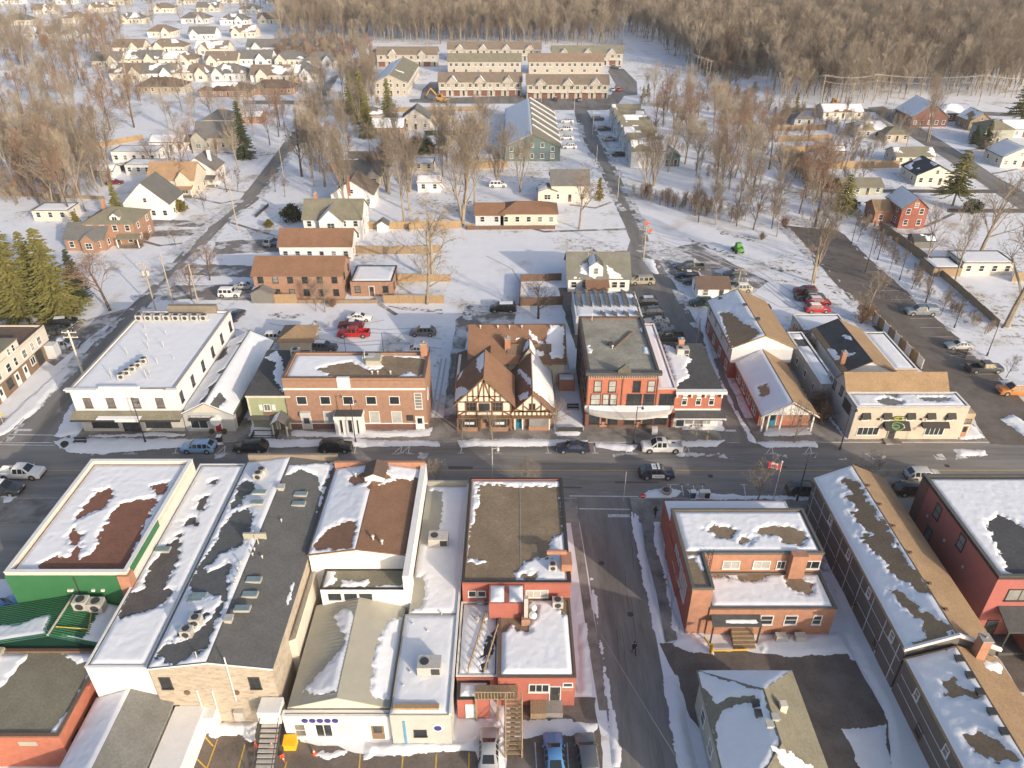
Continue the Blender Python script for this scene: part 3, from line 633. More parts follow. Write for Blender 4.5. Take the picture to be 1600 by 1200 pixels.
snow(pl['W'], t, cover=0.62, cell=0.25, bare=[[(300, 645), (318, 628), (420, 530), (405, 530), (345, 590)]]); snow(pl['E'], t, bare=[[(326, 632), (338, 640), (352, 624), (345, 612)], [(375, 640), (420, 545), (440, 540), (400, 640)]], cell=0.25)
MB().box(-w*0.8, w*0.25, -0.06, 0, he*0.74, he*0.86).build('sign_board', mat('sign_grey', (0.33, 0.31, 0.34), 0.7, 0.05, 1), t); text(t, 'ROYAL LEPAGE', -w*0.27, -0.07, he*0.8, 0.42, TRIMW)
win(t, -w*0.42, 0, 0.75, 2.4, 1.35, 'S', '2', TRIMW, GLASS); MB().prism([(-w*0.78, -0.5, 2.25), (-w*0.78, 0, 2.65), (-w*0.78, 0, 2.25)], (2.9, 0, 0)).build('awning', TRIMB, t)
door(t, w*0.33, 0, 0.15, 0.9, 2.0, 'S', mat('red_paint', (0.45, 0.02, 0.02), 0.5, 0.1, 1)); MB().tube((w*0.33, -0.7, 2.3), (w*0.33, 0, 2.3), 0.75, 0.75, 12).build('door_hood', TRIMW, t)
for s in (-1, 1): MB().ball((w*0.33+s*0.95, -0.5, 0.45), 0.38, 8, 6, 1.1).build('shrub', NEEDLED, t)
MB().box(w, w+0.12, 1.2, d*0.6, 0.2, he-0.3).build('dark_cladding', TRIMB, t)

# -- small pale green shop
a = P(391, 681); b = P(455, 673); t = thing('green_clapboard_shop', 'small pale green clapboard shop with gabled entry porch and dark roof', 'building', (a.x, 91.6, 0)); w = b.x-a.x+0.6; h = hgt(91.6, 617)
d = P(0, 548, h+0.6).y-91.6; MB().box(0, w, 0, d, 0, h).build('wall', GREENW, t)
MB().box(-0.02, w+0.02, -0.06, 0, 0.1, 2.1).build('lower_boarding', wallm('dusky_siding', (0.22, 0.25, 0.17), 0.1), t)
MB().prism([(-0.25, -0.3, h), (-0.25, d+0.2, h+0.6), (-0.25, d+0.2, h+0.42), (-0.25, -0.3, h-0.18)], (w+0.4, 0, 0)).build('roof', BITU, t)
L = math.hypot(d+0.5, 0.6); snow(((-0.25, -0.3, h), (1, 0, 0), (0, (d+0.5)/L, 0.6/L), w+0.4, L), t, cell=0.22, keep=[(410, 560), (432, 548), (440, 560), (445, 585), (452, 612), (440, 612), (425, 585), (432, 566)])
MB().box(-0.1, w+0.1, -0.35, -0.28, h-0.3, h+0.02).box(-0.1, 0.12, -0.08, 0, 0, h-0.2).box(w-0.2, w+0.02, -0.08, 0, 0, h-0.2).build('fascia', CREAM, t)
win(t, w*0.42, 0, h*0.55, 0.8, 1.0, 'S', '2'); 
for s in (-1, 1): MB().box(w*0.42+s*0.95-0.25, w*0.42+s*0.95+0.25, -0.05, 0, h*0.55, h*0.55+1).build('shutter', TRIMW, t)
MB().box(w*0.3, w*0.62, -0.07, 0, h*0.36, h*0.5).build('hanging_sign', BROWNW, t)
MB().box(-0.2, w*0.7, -1.1, 0, 2.25, 2.4).build('porch_roof', GREYRF, t)
px_ = w*0.74
for sx in (-1.0, 1.0):
    for sy in (-2.2, -0.3): MB().box(px_+sx-0.09, px_+sx+0.09, sy-0.09, sy+0.09, 0, 2.35).build('porch_post', CREAM, t)
MB().box(px_-1.05, px_+1.05, -0.35, 0, 0.1, 2.3).build('porch_wall', GREENW, t)
pl = gable(t, px_-1.15, px_+1.15, -2.4, 0, 2.4, 0.9, 'y', GREYRF, 0.2, 0.1, 'porch_gable'); snow(pl['W'], t, cell=0.15, edge=0.1); door(t, px_, -0.36, 0.15, 0.95, 2.0, 'S', TRIMBR)
rooftop(t, 'ac', w*0.75, d-1.5, h+0.55, 1.3)
MB().box(0.5, 4.2, -1.6, -1.5, 0.7, 0.8).box(0.5, 4.2, -2.9, -2.8, 0.7, 0.8).box(0.5, 0.6, -2.9, -1.5, 0, 0.8).box(4.1, 4.2, -2.9, -1.5, 0, 0.8).build('porch_rail', DMETAL, t)

# -- brick bank
x0, x1, y0, y1, h = frontblock(455, 669, 671, 594, 553); t = thing('brick_bank', 'two-storey tan brick bank with white stone entrance and chimney', 'building', (x0, y0, 0)); w = x1-x0; d = y1-y0
MB().box(0, w, 0, d, 0, h).build('wall', BRICKT, t); pl = flatroof(t, 0, w, 0, d, h, GRAVEL, TRIMBR, 0.4, 0.3, BRICKT)
snow(pl, t, cell=0.22, amp=0.4, bare=[[(497, 577), (520, 570), (548, 566), (575, 578), (600, 575), (590, 560), (600, 556), (662, 560), (664, 578), (655, 588), (640, 580), (615, 592), (585, 592), (530, 592)]])
MB().box(-0.04, w+0.04, -0.07, 0, h-1.65, h-1.35).build('stone_band', WHITE, t); MB().box(-0.04, w+0.04, -0.06, 0, 1.05, 1.2).build('base_band', WHITE, t); MB().box(-0.03, w+0.03, -0.04, 0, 0, 1.04).build('plinth', BRICKD, t)
MB().box(w*0.385, w*0.475, -0.12, 0.33, h-1.25, h+0.42).build('stone_panel', WHITE, t)
for k in (0.115, 0.283, 0.445, 0.61, 0.775): win(t, w*k, 0, h*0.53, 1.35, 1.25, 'S', '', TRIMW, GLASS)
for k in (0.29, 0.62, 0.78): win(t, w*k, 0, 1.3, 1.35, 1.9, 'S', '', TRIMW, GLASS3)
win(t, w*0.945, 0, h*0.44, 0.95, 2.6, 'S', 'q', TRIMW); door(t, w*0.945, -0.02, 0.12, 1.1, 2.2, 'S', TRIMW); door(t, w*0.125, -0.02, 0.12, 1.3, 2.2, 'S', METAL); MB().box(w*0.09, w*0.16, -0.5, 0, 2.5, 3.3).build('door_sign', LGREY, t)
MB().box(w*0.345, w*0.55, -1.9, 0, 3.0, 3.55).build('canopy', WHITE, t); MB().box(w*0.35, w*0.545, -1.8, -0.1, 3.553, 3.62).build('canopy_top', BITU, t)
for k in (0.36, 0.415, 0.485, 0.53): MB().box(w*k-0.3, w*k+0.3, -1.6, -0.05, 0.1, 3.0).build('entrance_pier', WHITE, t)
MB().box(w*0.42, w*0.48, -0.5, -0.1, 0.1, 2.9).build('entrance_glass', GLASS, t)
chimney(t, w-0.7, d-0.8, h-0.5, h+2.3, 0.95, BRICKO); rooftop(t, 'big', w*0.57, d*0.72, h, 0.8); MB().box(w*0.56, w*0.66, d*0.5, d*0.8, h, h+1.0).build('roof_hatch', LTMETAL, t); MB().tube((w*0.55, d*0.6, h), (w*0.55, d*0.6, h+2.2), 0.07, 0.07, 6).build('vent_pipe', METAL, t)
for x in (0.62, 0.66, 0.75): rooftop(t, 'vent', w*x, d*0.22, h)
for x in (0.38, 0.66): MB().tube((w*x, d+0.02, h-1), (w*x, d+0.02, h+3.6), 0.06, 0.05, 6).build('mast', DMETAL, t)
win(t, w, d*0.3, h*0.5, 1.1, 1.3, 'E', ''); MB().box(w*0.85, w*0.9, -0.06, 0, 1.6, 2.6).build('ladder_sign', TRIMB, t)

# -- half-timbered shop
def beams(parent, specs, y):
    for (ax, az, bx, bz) in specs:
        a_ = Vector((ax, 0, az)); b_ = Vector((bx, 0, bz)); dd = (b_-a_).normalized(); nn = Vector((-dd.z, 0, dd.x))*0.1
        MB().prism([(p_.x, y-0.09, p_.z) for p_ in (a_-nn, b_-nn, b_+nn, a_+nn)], (0, 0.1, 0)).build('timber', TIMBER, parent)
a = P(716, 673); b = P(799, 673); c = P(862, 673); y0 = a.y; w1 = b.x-a.x; w2 = c.x-b.x; he = hgt(y0, 627); hp = hgt(y0, 589)
t = thing('half_timbered_shop', 'half-timbered shop with two street gables and brown shingle roofs', 'building', (a.x, y0, 0)); d1 = P(0, 548, hp).y-y0
MB().prism([(0, 0, 2.6), (w1, 0, 2.6), (w1, 0, he), (w1/2, 0, hp-0.1), (0, 0, he)], (0, d1, 0)).build('main_wall', STUCCO, t)
MB().box(0.1, w1-0.1, 0.5, d1-0.1, 0, 2.6).build('ground_floor', BRICKD, t)
pl = gable(t, 0, w1, 0, d1, he, hp-he, 'y', BROWNRF, 0.55, 0.18, 'main_roof', 0.5)
snow(pl['W'], t, cell=0.2, keep=[[(708, 630), (712, 606), (722, 604), (735, 612), (757, 592), (750, 600), (718, 622)], [(745, 560), (758, 548), (757, 570), (750, 582), (744, 575)], [(714, 600), (720, 575), (728, 570)]])
MB().prism([(-0.6, -0.56, he-0.75), (w1/2, -0.56, hp-0.05), (w1/2, -0.56, hp+0.2), (-0.6, -0.56, he-0.5)], (0, 0.1, 0)).prism([(w1/2, -0.56, hp-0.05), (w1+0.6, -0.56, he-0.75), (w1+0.6, -0.56, he-0.5), (w1/2, -0.56, hp+0.2)], (0, 0.1, 0)).build('barge_board', TIMBER, t)
zf, zm = 2.75, (2.6+he)/2+0.9; W_ = w1
sp = [(0, zf, W_, zf), (0, he-0.1, W_, he-0.1), (0, 3.5, W_, 3.5), (0.08, zf, 0.08, he), (W_-0.08, zf, W_-0.08, he), (W_*.22, he+0.85, W_*.78, he+0.85)]
for k in (0.16, 0.36, 0.64, 0.84): sp.append((W_*k, zf, W_*k, he))
for k in (.2, .3, .4, .5, .6, .7, .8): sp.append((W_*k, he, W_*k, he+(0.5-abs(k-.5))*2*(hp-he)-0.1))
sp += [(W_*.3, he+0.05, W_*.4, he+0.8), (W_*.7, he+0.05, W_*.6, he+0.8), (W_*.4, he+0.9, W_*.5, hp-0.5), (W_*.6, he+0.9, W_*.5, hp-0.5), (W_*.02, 2.8, W_*.14, 3.45), (W_*.98, 2.8, W_*.86, 3.45)]
beams(t, sp, 0)
for k in (0.26, 0.74): win(t, W_*k, 0, 3.65, 1.5, 1.55, 'S', '3h', TIMBER, GLASS)
win(t, W_*0.5, 0, 3.55, 1.5, 1.3, 'S', '', TIMBER, GLASS)
for k in (0.22, 0.78):
    MB().prism([(W_*k-1.5, 0.5, 0.1), (W_*k-1.1, -0.35, 0.1), (W_*k+1.1, -0.35, 0.1), (W_*k+1.5, 0.5, 0.1)], (0, 0, 0.75)).build('bay_base', BRICKT, t)
    MB().prism([(W_*k-1.45, 0.5, 0.85), (W_*k-1.05, -0.3, 0.85), (W_*k+1.05, -0.3, 0.85), (W_*k+1.45, 0.5, 0.85)], (0, 0, 1.55)).build('bay_window', GLASS, t)
    for q in (-1.07, 0, 1.07): MB().box(W_*k+q-0.05, W_*k+q+0.05, -0.36, -0.28, 0.85, 2.4).build('mullion', TIMBER, t)
    MB().box(W_*k-0.7, W_*k+0.7, -0.34, -0.31, 1.35, 1.8).build('window_sign', TRIMW, t)
MB().box(0, W_, -0.45, 0.5, 2.4, 2.62).build('jetty', TIMBER, t); door(t, W_*0.5, 0.48, 0.15, 1.1, 2.1, 'S', BRICKO, TIMBER)
for k in (0.0, 0.395, 0.605, 1.0): MB().box(W_*k-0.12, W_*k+0.12, -0.3, -0.08, 0, 2.4).build('post', TIMBER, t)
# little gable
xb = w1+0.05; h2e = hgt(y0, 644); h2p = hgt(y0, 615); d2 = P(0, 572, h2e).y-y0
MB().prism([(xb, 0.3, 2.4), (xb+w2, 0.3, 2.4), (xb+w2, 0.3, h2e), (xb+w2/2, 0.3, h2p-0.1), (xb, 0.3, h2e)], (0, d2, 0)).build('side_wall', STUCCO, t)
MB().box(xb+0.1, xb+w2-0.1, 0.7, d2, 0, 2.4).build('side_ground_floor', BRICKT, t)
pl = gable(t, xb, xb+w2, 0.3, d2, h2e, h2p-h2e, 'y', BROWNRF, 0.5, 0.16, 'side_roof', 0.45)
snow(pl['W'], t, cell=0.2, keep=[[(806, 577), (815, 577), (836, 600), (858, 622), (836, 612), (818, 592)], [(808, 618), (824, 612), (828, 622), (812, 626)]]); snow(pl['E'], t, cell=0.2, bare=[[(834, 612), (845, 618), (872, 645), (860, 648), (836, 626)]])
sp = [(xb, 2.5, xb+w2, 2.5), (xb, 3.25, xb+w2, 3.25), (xb, h2e, xb+w2, h2e)]
for k in (.08, .18, .28, .38, .5, .62, .72, .82, .92): sp.append((xb+w2*k, 2.5, xb+w2*k, h2e+(0.5-abs(k-.5))*2*(h2p-h2e)*0.9 if k in (.28, .72, .5) else 3.25))
sp += [(xb+w2*.28, 3.3, xb+w2*.12, h2e+0.3), (xb+w2*.72, 3.3, xb+w2*.88, h2e+0.3), (xb+w2*.3, h2e+.9, xb+w2*.45, h2e), (xb+w2*.7, h2e+.9, xb+w2*.55, h2e)]
beams(t, sp, 0.3); win(t, xb+w2/2, 0.3, 3.6, 0.8, 1.0, 'S', '2', TIMBER)
door(t, xb+w2*0.18, 0.68, 0.12, 1.0, 2.1, 'S', mat('teal_paint', (0.03, 0.22, 0.30), 0.5, 0.1, 1)); MB().box(xb+w2*.42, xb+w2*.9, -0.1, 0.7, 0.1, 0.75).build('bay_base', BRICKO, t); MB().box(xb+w2*.43, xb+w2*.89, -0.05, 0.7, 0.75, 2.2).build('bay_window', GLASS2, t); MB().box(xb, xb+w2, -0.1, 0.7, 2.2, 2.42).build('jetty', TIMBER, t)
for k in (.08, .27, .93): MB().box(xb+w2*k-.08, xb+w2*k+.08, 0.1, 0.3, 0, 2.2).build('post', TRIMW, t)
# rear wing with ridge across, dormer wing and white-roofed side
yr0 = P(0, 560, 5.0).y-y0; yr1 = P(0, 507, 8.2).y-y0; xr0 = P(733, 507, 8.2).x-a.x; xr1 = P(880, 512, 6.0).x-a.x
MB().box(xr0+0.3, xr1-0.3, yr0, yr1+6, 0, 4.8).build('rear_wall', STUCCO, t)
pl = gable(t, xr0+0.2, xr1-0.2, yr0-1, yr1*2-yr0+1, 4.9, 3.3, 'x', BROWNRF, 0.3, 0.16, 'rear_roof')
snow(pl['S'], t, cell=0.2, keep=[[(858, 510), (882, 508), (880, 560), (860, 560), (852, 535)], [(827, 516), (858, 545), (848, 545), (826, 522)], [(798, 540), (824, 518), (806, 530), (800, 540)]])
xd0 = P(795, 575, 5).x-a.x; xd1 = P(860, 575, 5).x-a.x; yd0 = P(0, 581, 3).y-y0
MB().prism([(xd0, yd0, 0), (xd1, yd0, 0), (xd1, yd0, 4.6), (xd0, yd0, 4.6)], (0, yr0-yd0+2, 0)).build('dormer_wall', wallm('tan_stucco', (0.42, 0.36, 0.26), 0.08), t)
pl = gable(t, xd0, xd1, yd0+0.4, yr0+3.2, 4.6, 2.3, 'x', DBROWNRF, 0.3, 0.14, 'dormer_roof'); snow(pl['S'], t, cell=0.18, keep=[[(838, 545), (848, 548), (858, 570), (850, 574), (838, 560)], [(822, 544), (824, 546), (812, 572), (810, 570)]])
xm = P(827, 570, 5).x-a.x; MB().prism([(xm-2, yd0-0.05, 4.3), (xm+2, yd0-0.05, 4.3), (xm, yd0-0.05, 7.4)], (0, 2.6, 0)).build('dormer_gable', wallm('tan_stucco', (0.42, 0.36, 0.26)), t)
pl = gable(t, xm-2.0, xm+2.0, yd0-0.2, yd0+2.9, 4.3, 3.3, 'y', DBROWNRF, 0.2, 0.12, 'dormer_gable_roof', 0.1); snow(pl['E'], t, cell=0.16, edge=0.1); snow(pl['W'], t, cell=0.16, cover=0.5)
win(t, xm, yd0-0.05, 4.9, 0.8, 0.8, 'S', '2', mat('green_frame', (0.1, 0.3, 0.12), 0.6, 0.1, 1)); chimney(t, xd0-0.2, yd0+2.2, 0, 8.0, 0.9, BRICKO)
MB().box(-0.6, 4.4, d1-3, yr0+2, 0, 4.6).build('link_wall', STUCCO, t); MB().prism([(-1.0, d1-4, 4.3), (4.6, d1-4, 6.4), (4.6, d1-4, 6.2), (-1.0, d1-4, 4.1)], (0, yr0-d1+7, 0)).build('link_roof', DBROWNRF, t)
for k in (0.12, .3, .42, .55, .85): rooftop(t, 'vent', xr0+(xr1-xr0)*k, yr1-0.8, 7.9)
MB().box(xr1-2.0, xr1+0.6, yd0+1.0, yd0+5, 0, 2.9).build('side_shed', LGREY, t); snow(((xr1-2.0, yd0+1.0, 2.9), (1, 0, 0), (0, 1, 0), 2.6, 4), t, cell=0.3)
MB().box(xr1-1.2, xr1+1.4, yd0-1.4, yd0+0.6, 0, 2.3).build('garden_shed', BRICKO, t); snow(((xr1-1.2, yd0-1.4, 2.3), (1, 0, 0), (0, 1, 0), 2.6, 2), t, cell=0.3)
# -- orange three-storey brick block
y0 = 91.9; h = hgt(y0, 584); x0 = P(919, 585, h).x; x1 = P(1031, 585, h).x; d = P(0, 497, h).y-y0; w = x1-x0
t = thing('orange_brick_block', 'three-storey orange brick block with dark pediment and rounded snowy canopy', 'building', (x0, y0, 0))
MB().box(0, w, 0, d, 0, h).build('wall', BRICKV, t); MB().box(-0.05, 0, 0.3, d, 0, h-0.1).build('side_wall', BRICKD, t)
pl = flatroof(t, 0, w, 0, d, h, SANDRF, BITU, 0.3, 0.3, BRICKD); snow(pl, t, cell=0.2, keep=[[(910, 535), (922, 540), (925, 552), (912, 552)], [(1000, 508), (1006, 508), (1008, 518), (1002, 518)], [(1005, 528), (1012, 530), (1010, 535)], [(1003, 540), (1020, 545), (1018, 556), (1006, 552)]], amp=0.5)
MB().box(-0.35, w+0.3, -0.5, 0.3, h-0.05, h+0.45).build('cornice', BITU, t)
for i in range(30): MB().box(w*(i+.3)/30, w*(i+.7)/30, -0.4, 0, h-0.6, h-0.06).build('bracket', LTMETAL, t)
MB().prism([(w*.41, -0.52, h+0.45), (w*.59, -0.52, h+0.45), (w*.59, -0.52, h+0.9), (w*.5, -0.52, h+1.75), (w*.41, -0.52, h+0.9)], (0, 0.4, 0)).build('pediment', mat('pediment_metal', (0.13, 0.12, 0.10), 0.7, 0.2, 2), t)
for k in (0, .49, .985): MB().box(w*k, w*k+0.16, -0.1, 0, 4.0, h-0.6).build('downpipe', BRICKD, t)
for k in (.15, .355, .7, .905): win(t, w*k, 0, h-3.0, 0.95, 1.75, 'S', 'h', TRIMB, GLASS3 if k < .4 or k > .9 else GLASS)
for k, ww in ((.13, 1.3), (.275, .8), (.385, .9), (.625, .9), (.735, .9), (.89, 1.4)): win(t, w*k, 0, 4.15, ww, 1.75, 'S', 'h', TRIMB, GLASS3 if k < .5 else GLASS)
for i in range(7): win(t, -0.05, 1.5+i*d/7.5, h-3, 0.9, 1.7, 'W', 'h', TRIMB); win(t, -0.05, 1.5+i*d/7.5, 4.0, 0.9, 1.7, 'W', 'h', TRIMB)
MB().prism([(w*.78-0.14, d*.72, h+0.03), (w*.78+0.14, d*.72, h+0.03), (w*.45+0.14, d*.42, h+0.03), (w*.45-0.14, d*.42, h+0.03)], (0, 0, 0.22)).build('duct', TRIMBR, t); rooftop(t, 'vent', w*.42, d*.42, h); rooftop(t, 'box', w*.4, d*.48, h, 1.2, 1); rooftop(t, 'pipe', w*.2, d-1, h, 3)
xl1 = P(1058, 612, 6.6).x-x0; hl = 6.6
MB().box(w, xl1, 0, d, 0, hl).build('link_wall', BRICKV, t); pl = flatroof(t, w+0.01, xl1, 0.02, d+3, hl, BITU, TRIMW, 0.25, 0.2, BRICKV); snow(pl, t, cell=0.25, edge=0.0)
for k in (.35, .75): win(t, w+(xl1-w)*k, 0, 4.15, 0.95, 1.75, 'S', 'h', TRIMB, GLASS)
xr = P(1131, 610, 6.6).x-x0; dr = P(0, 537, 6.4).y-y0; MB().box(xl1, xr, 0.05, dr, 0, 6.4).build('right_wall', BRICKV, t); MB().box(xl1, xr, 0.06, dr, 6.38, 6.5).build('right_roof', BITU, t)
snow(((xl1, 0.06, 6.5), (1, 0, 0), (0, 1, 0), xr-xl1, dr-0.1), t, cell=0.2, keep=[(1036, 538), (1050, 542), (1072, 556), (1082, 560), (1072, 575), (1078, 590), (1062, 598), (1056, 606)])
MB().box(xl1-0.1, xr+0.45, -0.55, 0.3, 6.2, 6.62).build('white_cornice', TRIMW, t)
for k in (.02, .33, .62, .97): MB().box(xl1+(xr-xl1)*k-.1, xl1+(xr-xl1)*k+.1, -0.4, 0.05, 5.5, 6.2).build('bracket', TRIMW, t)
for k in (.2, .5, .78):
    win(t, xl1+(xr-xl1)*k, 0.05, 4.1, 0.65, 1.35, 'S', 'h', TRIMW, GLASS); MB().tube((xl1+(xr-xl1)*k, 0.05, 5.45), (xl1+(xr-xl1)*k, -0.02, 5.45), 0.42, 0.42, 14).build('arch', TRIMW, t)
MB().box(xl1, xr, -0.1, 0.05, 3.15, 3.4).build('white_band', TRIMW, t); MB().prism([(xl1, -1.5, 2.6), (xl1, 0, 3.15), (xl1, 0, 2.6)], (xr-xl1+0.6, 0, 0)).build('shop_awning', BITU, t)
MB().box(xl1, xr+0.6, -1.62, -1.5, 2.35, 2.65).build('shop_fascia', TRIMW, t); MB().box(xl1+0.1, xr+0.4, -1.64, -1.622, 2.38, 2.5).build('fascia_stripe', mat('navy_paint', (0.03, 0.04, 0.12), 0.5, 0.1, 1), t)
MB().box(xl1-0.06, xr, -0.03, 0.05, 0.1, 2.7).build('shopfront', TRIMW, t)
for k, g_ in ((.17, GLASS), (.36, GLASS2), (.56, GLASS2), (.74, GLASS3)): win(t, xl1+(xr-xl1)*k, -0.03, 0.7 if k > .2 else .25, 1.15, 1.55 if k > .2 else 2, 'S', '2h' if k > .7 else '', TRIMW, g_)
MB().box(xl1-0.25, xl1+0.05, -0.4, 0.04, 0, 3.4).build('red_pier', BRICKR, t)
n = 20; c0, c1 = -0.2, xl1-0.1; arc = [(c0+(c1-c0)*i/n, -2.3*math.sin(math.pi*i/n)**0.55-0.05) for i in range(n+1)]
mb = MB()
for i in range(n): mb.face([(arc[i][0], arc[i][1], 3.3), (arc[i+1][0], arc[i+1][1], 3.3), (arc[i+1][0], 0, 3.95), (arc[i][0], 0, 3.95)]); mb.face([(arc[i][0], arc[i][1], 2.95), (arc[i+1][0], arc[i+1][1], 2.95), (arc[i+1][0], arc[i+1][1], 3.3), (arc[i][0], arc[i][1], 3.3)])
mb.build('canopy', mat('canopy_cloth', (0.5, 0.48, 0.45), 0.85, 0.15, 0.7), t)
mb = MB()
for i in range(1, n-1): mb.face([(arc[i][0], arc[i][1]*.55, 3.63), (arc[i+1][0], arc[i+1][1]*.55, 3.63), (arc[i+1][0], -0.05, 4.0), (arc[i][0], -0.05, 4.0)])
mb.build('canopy_snow', SNOW, t)
MB().box(0.05, xl1-0.3, -0.04, 0.05, 0.1, 2.9).build('shop_wall', BRICKD, t)
for k in (.12, .3, .52, .7, .86): win(t, xl1*k, -0.04, 0.7, 1.7, 1.5, 'S', '2', TRIMB, GLASS)
for k in (.21, .61): door(t, xl1*k, -0.05, 0.12, 1.1, 2.1, 'S', BRICKO, TRIMBR)
for k in (.47, .82): MB().box(xl1*k-1.3, xl1*k+1.3, -1.2, -1.1, 2.55, 2.95).build('sign', TRIMW, t)
chimney(t, P(1060, 532, 7).x-x0, P(0, 545, 6.5).y-y0, 6.4, 8.2, 0.9, BRICKO); rooftop(t, 'big', P(1064, 548, 6.5).x-x0, P(0, 553, 6.5).y-y0, 6.5, 0.85)

# -- low annex with solar panels
h = 3.6; x0, x1, y0, y1, _ = roofblock(900, 1004, 496, 457, h); y0 = max(y0, 91.9+d+3.1)
t = thing('solar_annex', 'low white roofed annex carrying rows of tilted solar panels', 'annex', (x0, y0, 0)); MB().box(0, x1-x0, 0, y1-y0, 0, h).build('wall', LGREY, t); pl = flatroof(t, 0, x1-x0, 0, y1-y0, h, BITU, TRIMW, 0.2, 0.2, LGREY); snow(pl, t, cell=0.35)
PAN = mat('solar_panel', (0.09, 0.085, 0.08), 0.35, 0.3, 1.2, spec=0.5)
pm = MB().prism([(-0.55, -0.8, 0.75), (0.45, -0.8, 0.2), (0.45, -0.8, 0.12), (-0.55, -0.8, 0.67)], (0, 1.6, 0)).mesh('solar_panel'); lm = MB().box(-0.5, -0.43, -0.7, -0.63, 0, 0.66).mesh('panel_leg'); lm2 = MB().box(-0.5, -0.43, 0.63, 0.7, 0, 0.66).mesh('panel_leg')
for i in range(7):
    for j in range(4):
        if (i*7+j*3) % 11 == 4: continue
        o = put('solar_panel', pm, PAN, t, (1.2+i*1.72, 1.3+j*1.75+(y1-y0)*.32, h)); put('panel_leg', lm, METAL, o); put('panel_leg', lm2, METAL, o)
for i in range(4):
    o = put('solar_panel', pm, PAN, t, (5.0+i*2.1, 0.85, h)); put('panel_leg', lm, METAL, o); put('panel_leg', lm2, METAL, o)

# -- grey hip-roofed house behind
a = P(887, 456); b = P(982, 455); y0 = a.y; he = 3.2; zr = 6.8; w = b.x-a.x; yr = P(0, 393, zr).y-y0
t = thing('grey_roofed_house', 'house with broad grey shingle roof and small white dormer', 'house', (a.x, y0, 0)); MB().prism([(0, 0, 0), (0, 0, he), (0, yr, zr-0.2), (0, 2*yr, he), (0, 2*yr, 0)], (w, 0, 0)).build('wall', WHITE, t)
pl = gable(t, 0, w, 0, 2*yr, he, zr-he, 'x', roofm('olive_grey_shingle', (0.20, 0.195, 0.155)), 0.35, 0.16); snow(pl['S'], t, cell=0.22, keep=[[(893, 440), (898, 433), (920, 440), (925, 448), (892, 448)], [(906, 415), (918, 408), (928, 412), (932, 438), (918, 430), (906, 428)], [(948, 414), (956, 420), (972, 432), (978, 444), (952, 446), (950, 430)]])
xm = P(934, 430, 5).x-a.x; MB().prism([(xm-1.4, 0.2, he), (xm+1.4, 0.2, he), (xm+1.4, 0.2, 5.6), (xm, 0.2, 6.6), (xm-1.4, 0.2, 5.6)], (0, 6.5, 0)).build('dormer', WHITE, t); pl = gable(t, xm-1.4, xm+1.4, 0.2, 6.7, 5.6, 1.0, 'y', GREYRF, 0.15, 0.1, 'dormer_roof'); snow(pl['W'], t, cell=0.2); win(t, xm, 0.2, 3.9, 0.8, 1.2, 'S', 'h')
MB().box(xm-2, xm+2.4, -2.6, -0.05, 0, 2.2).build('porch', BRICKT, t); MB().prism([(xm-2.2, -2.9, 2.2), (xm+2.6, -2.9, 2.2), (xm+2.6, -0.02, 2.9), (xm-2.2, -0.02, 2.9)], (0, 0, 0.1)).build('porch_roof', BROWNRF, t)
for x in (1.2, 3.4, w-3, w-1.4): win(t, x, 0, 1.0, 1.0, 1.2, 'S', 'h')
MB().box(2.5, 3.0, yr*2-0.4, yr*2+2, 0, 3).build('lean_to', LGREY, t)
for x in (4.2, 5.4): rooftop(t, 'pipe', x, yr*.85, zr-0.8, .8)

# -- church-like brick hall in two parts
a = P(1188, 676); b = P(1268, 676); y0 = a.y; w = b.x-a.x; he = hgt(y0, 648); hp = hgt(y0, 627); d1 = P(0, 545, hp).y-y0
t = thing('brick_hall', 'long church-like brick hall with white gables and tan roof slopes', 'hall', (a.x, y0, 0))
MB().box(0, w, 1.8, d1, 0, he).build('front_wall', BRICKR, t); pl = gable(t, 0, w, 0.0, d1, he, hp-he, 'y', TANRF, 0.45, 0.18, 'front_roof', 0.35)
MB().prism([(0, 0.02, he-0.05), (w, 0.02, he-0.05), (w/2, 0.02, hp-0.25)], (0, 0.2, 0)).build('porch_gable', WHITE, t)
for k in (.2, .35, .5, .65, .8): MB().box(w*k-.05, w*k+.05, -0.03, 0.02, he, he+(0.5-abs(k-.5))*1.6*(hp-he)).build('gable_batten', LGREY, t)
snow(pl['W'], t, cell=0.22, bare=[[(1184, 605), (1198, 600), (1204, 615), (1190, 622)], [(1145, 556), (1182, 540), (1181, 544), (1148, 560)]])
MB().prism([(-0.47, -0.37, he-0.32), (w/2, -0.37, hp-0.06), (w/2, -0.37, hp+0.06), (-0.47, -0.37, he-0.2)], (0, 0.07, 0)).prism([(w/2, -0.37, hp-0.06), (w+0.47, -0.37, he-0.32), (w+0.47, -0.37, he-0.2), (w/2, -0.37, hp+0.06)], (0, 0.07, 0)).build('barge_board', TRIMW, t)
MB().box(0.02, w-0.02, 1.74, 1.82, 0, he).build('porch_wall', BRICKV, t)
for x in (0.1, 0.9, w*.36, w-0.15): MB().box(x-.11, x+.11, 0.1, 0.32, 0, he).build('porch_column', TRIMW, t)
door(t, w*.27, 1.73, 0.15, 1.1, 2.0, 'S', mat('teal_paint', (0.03, 0.22, 0.30)), TRIMW); door(t, w*.12, 1.73, 0.15, 0.9, 2.0, 'S', BRICKD); MB().box(w*.42, w-.1, 1.69, 1.75, 0.9, he-.2).build('brick_panel', BRICKO, t)
for i in range(4):
    for q in (-.55, .55): win(t, 0, 4.2+i*(d1-5)/3.5+q, 0.9, 0.65, 1.5, 'W', 'h')
x0r = P(1146, 541, 6.2).x-a.x; hr = 6.0; hrp = 8.2; xm = w/2; y2 = d1; d2 = P(0, 452, hrp).y-y0; wr = 2*(xm-x0r)
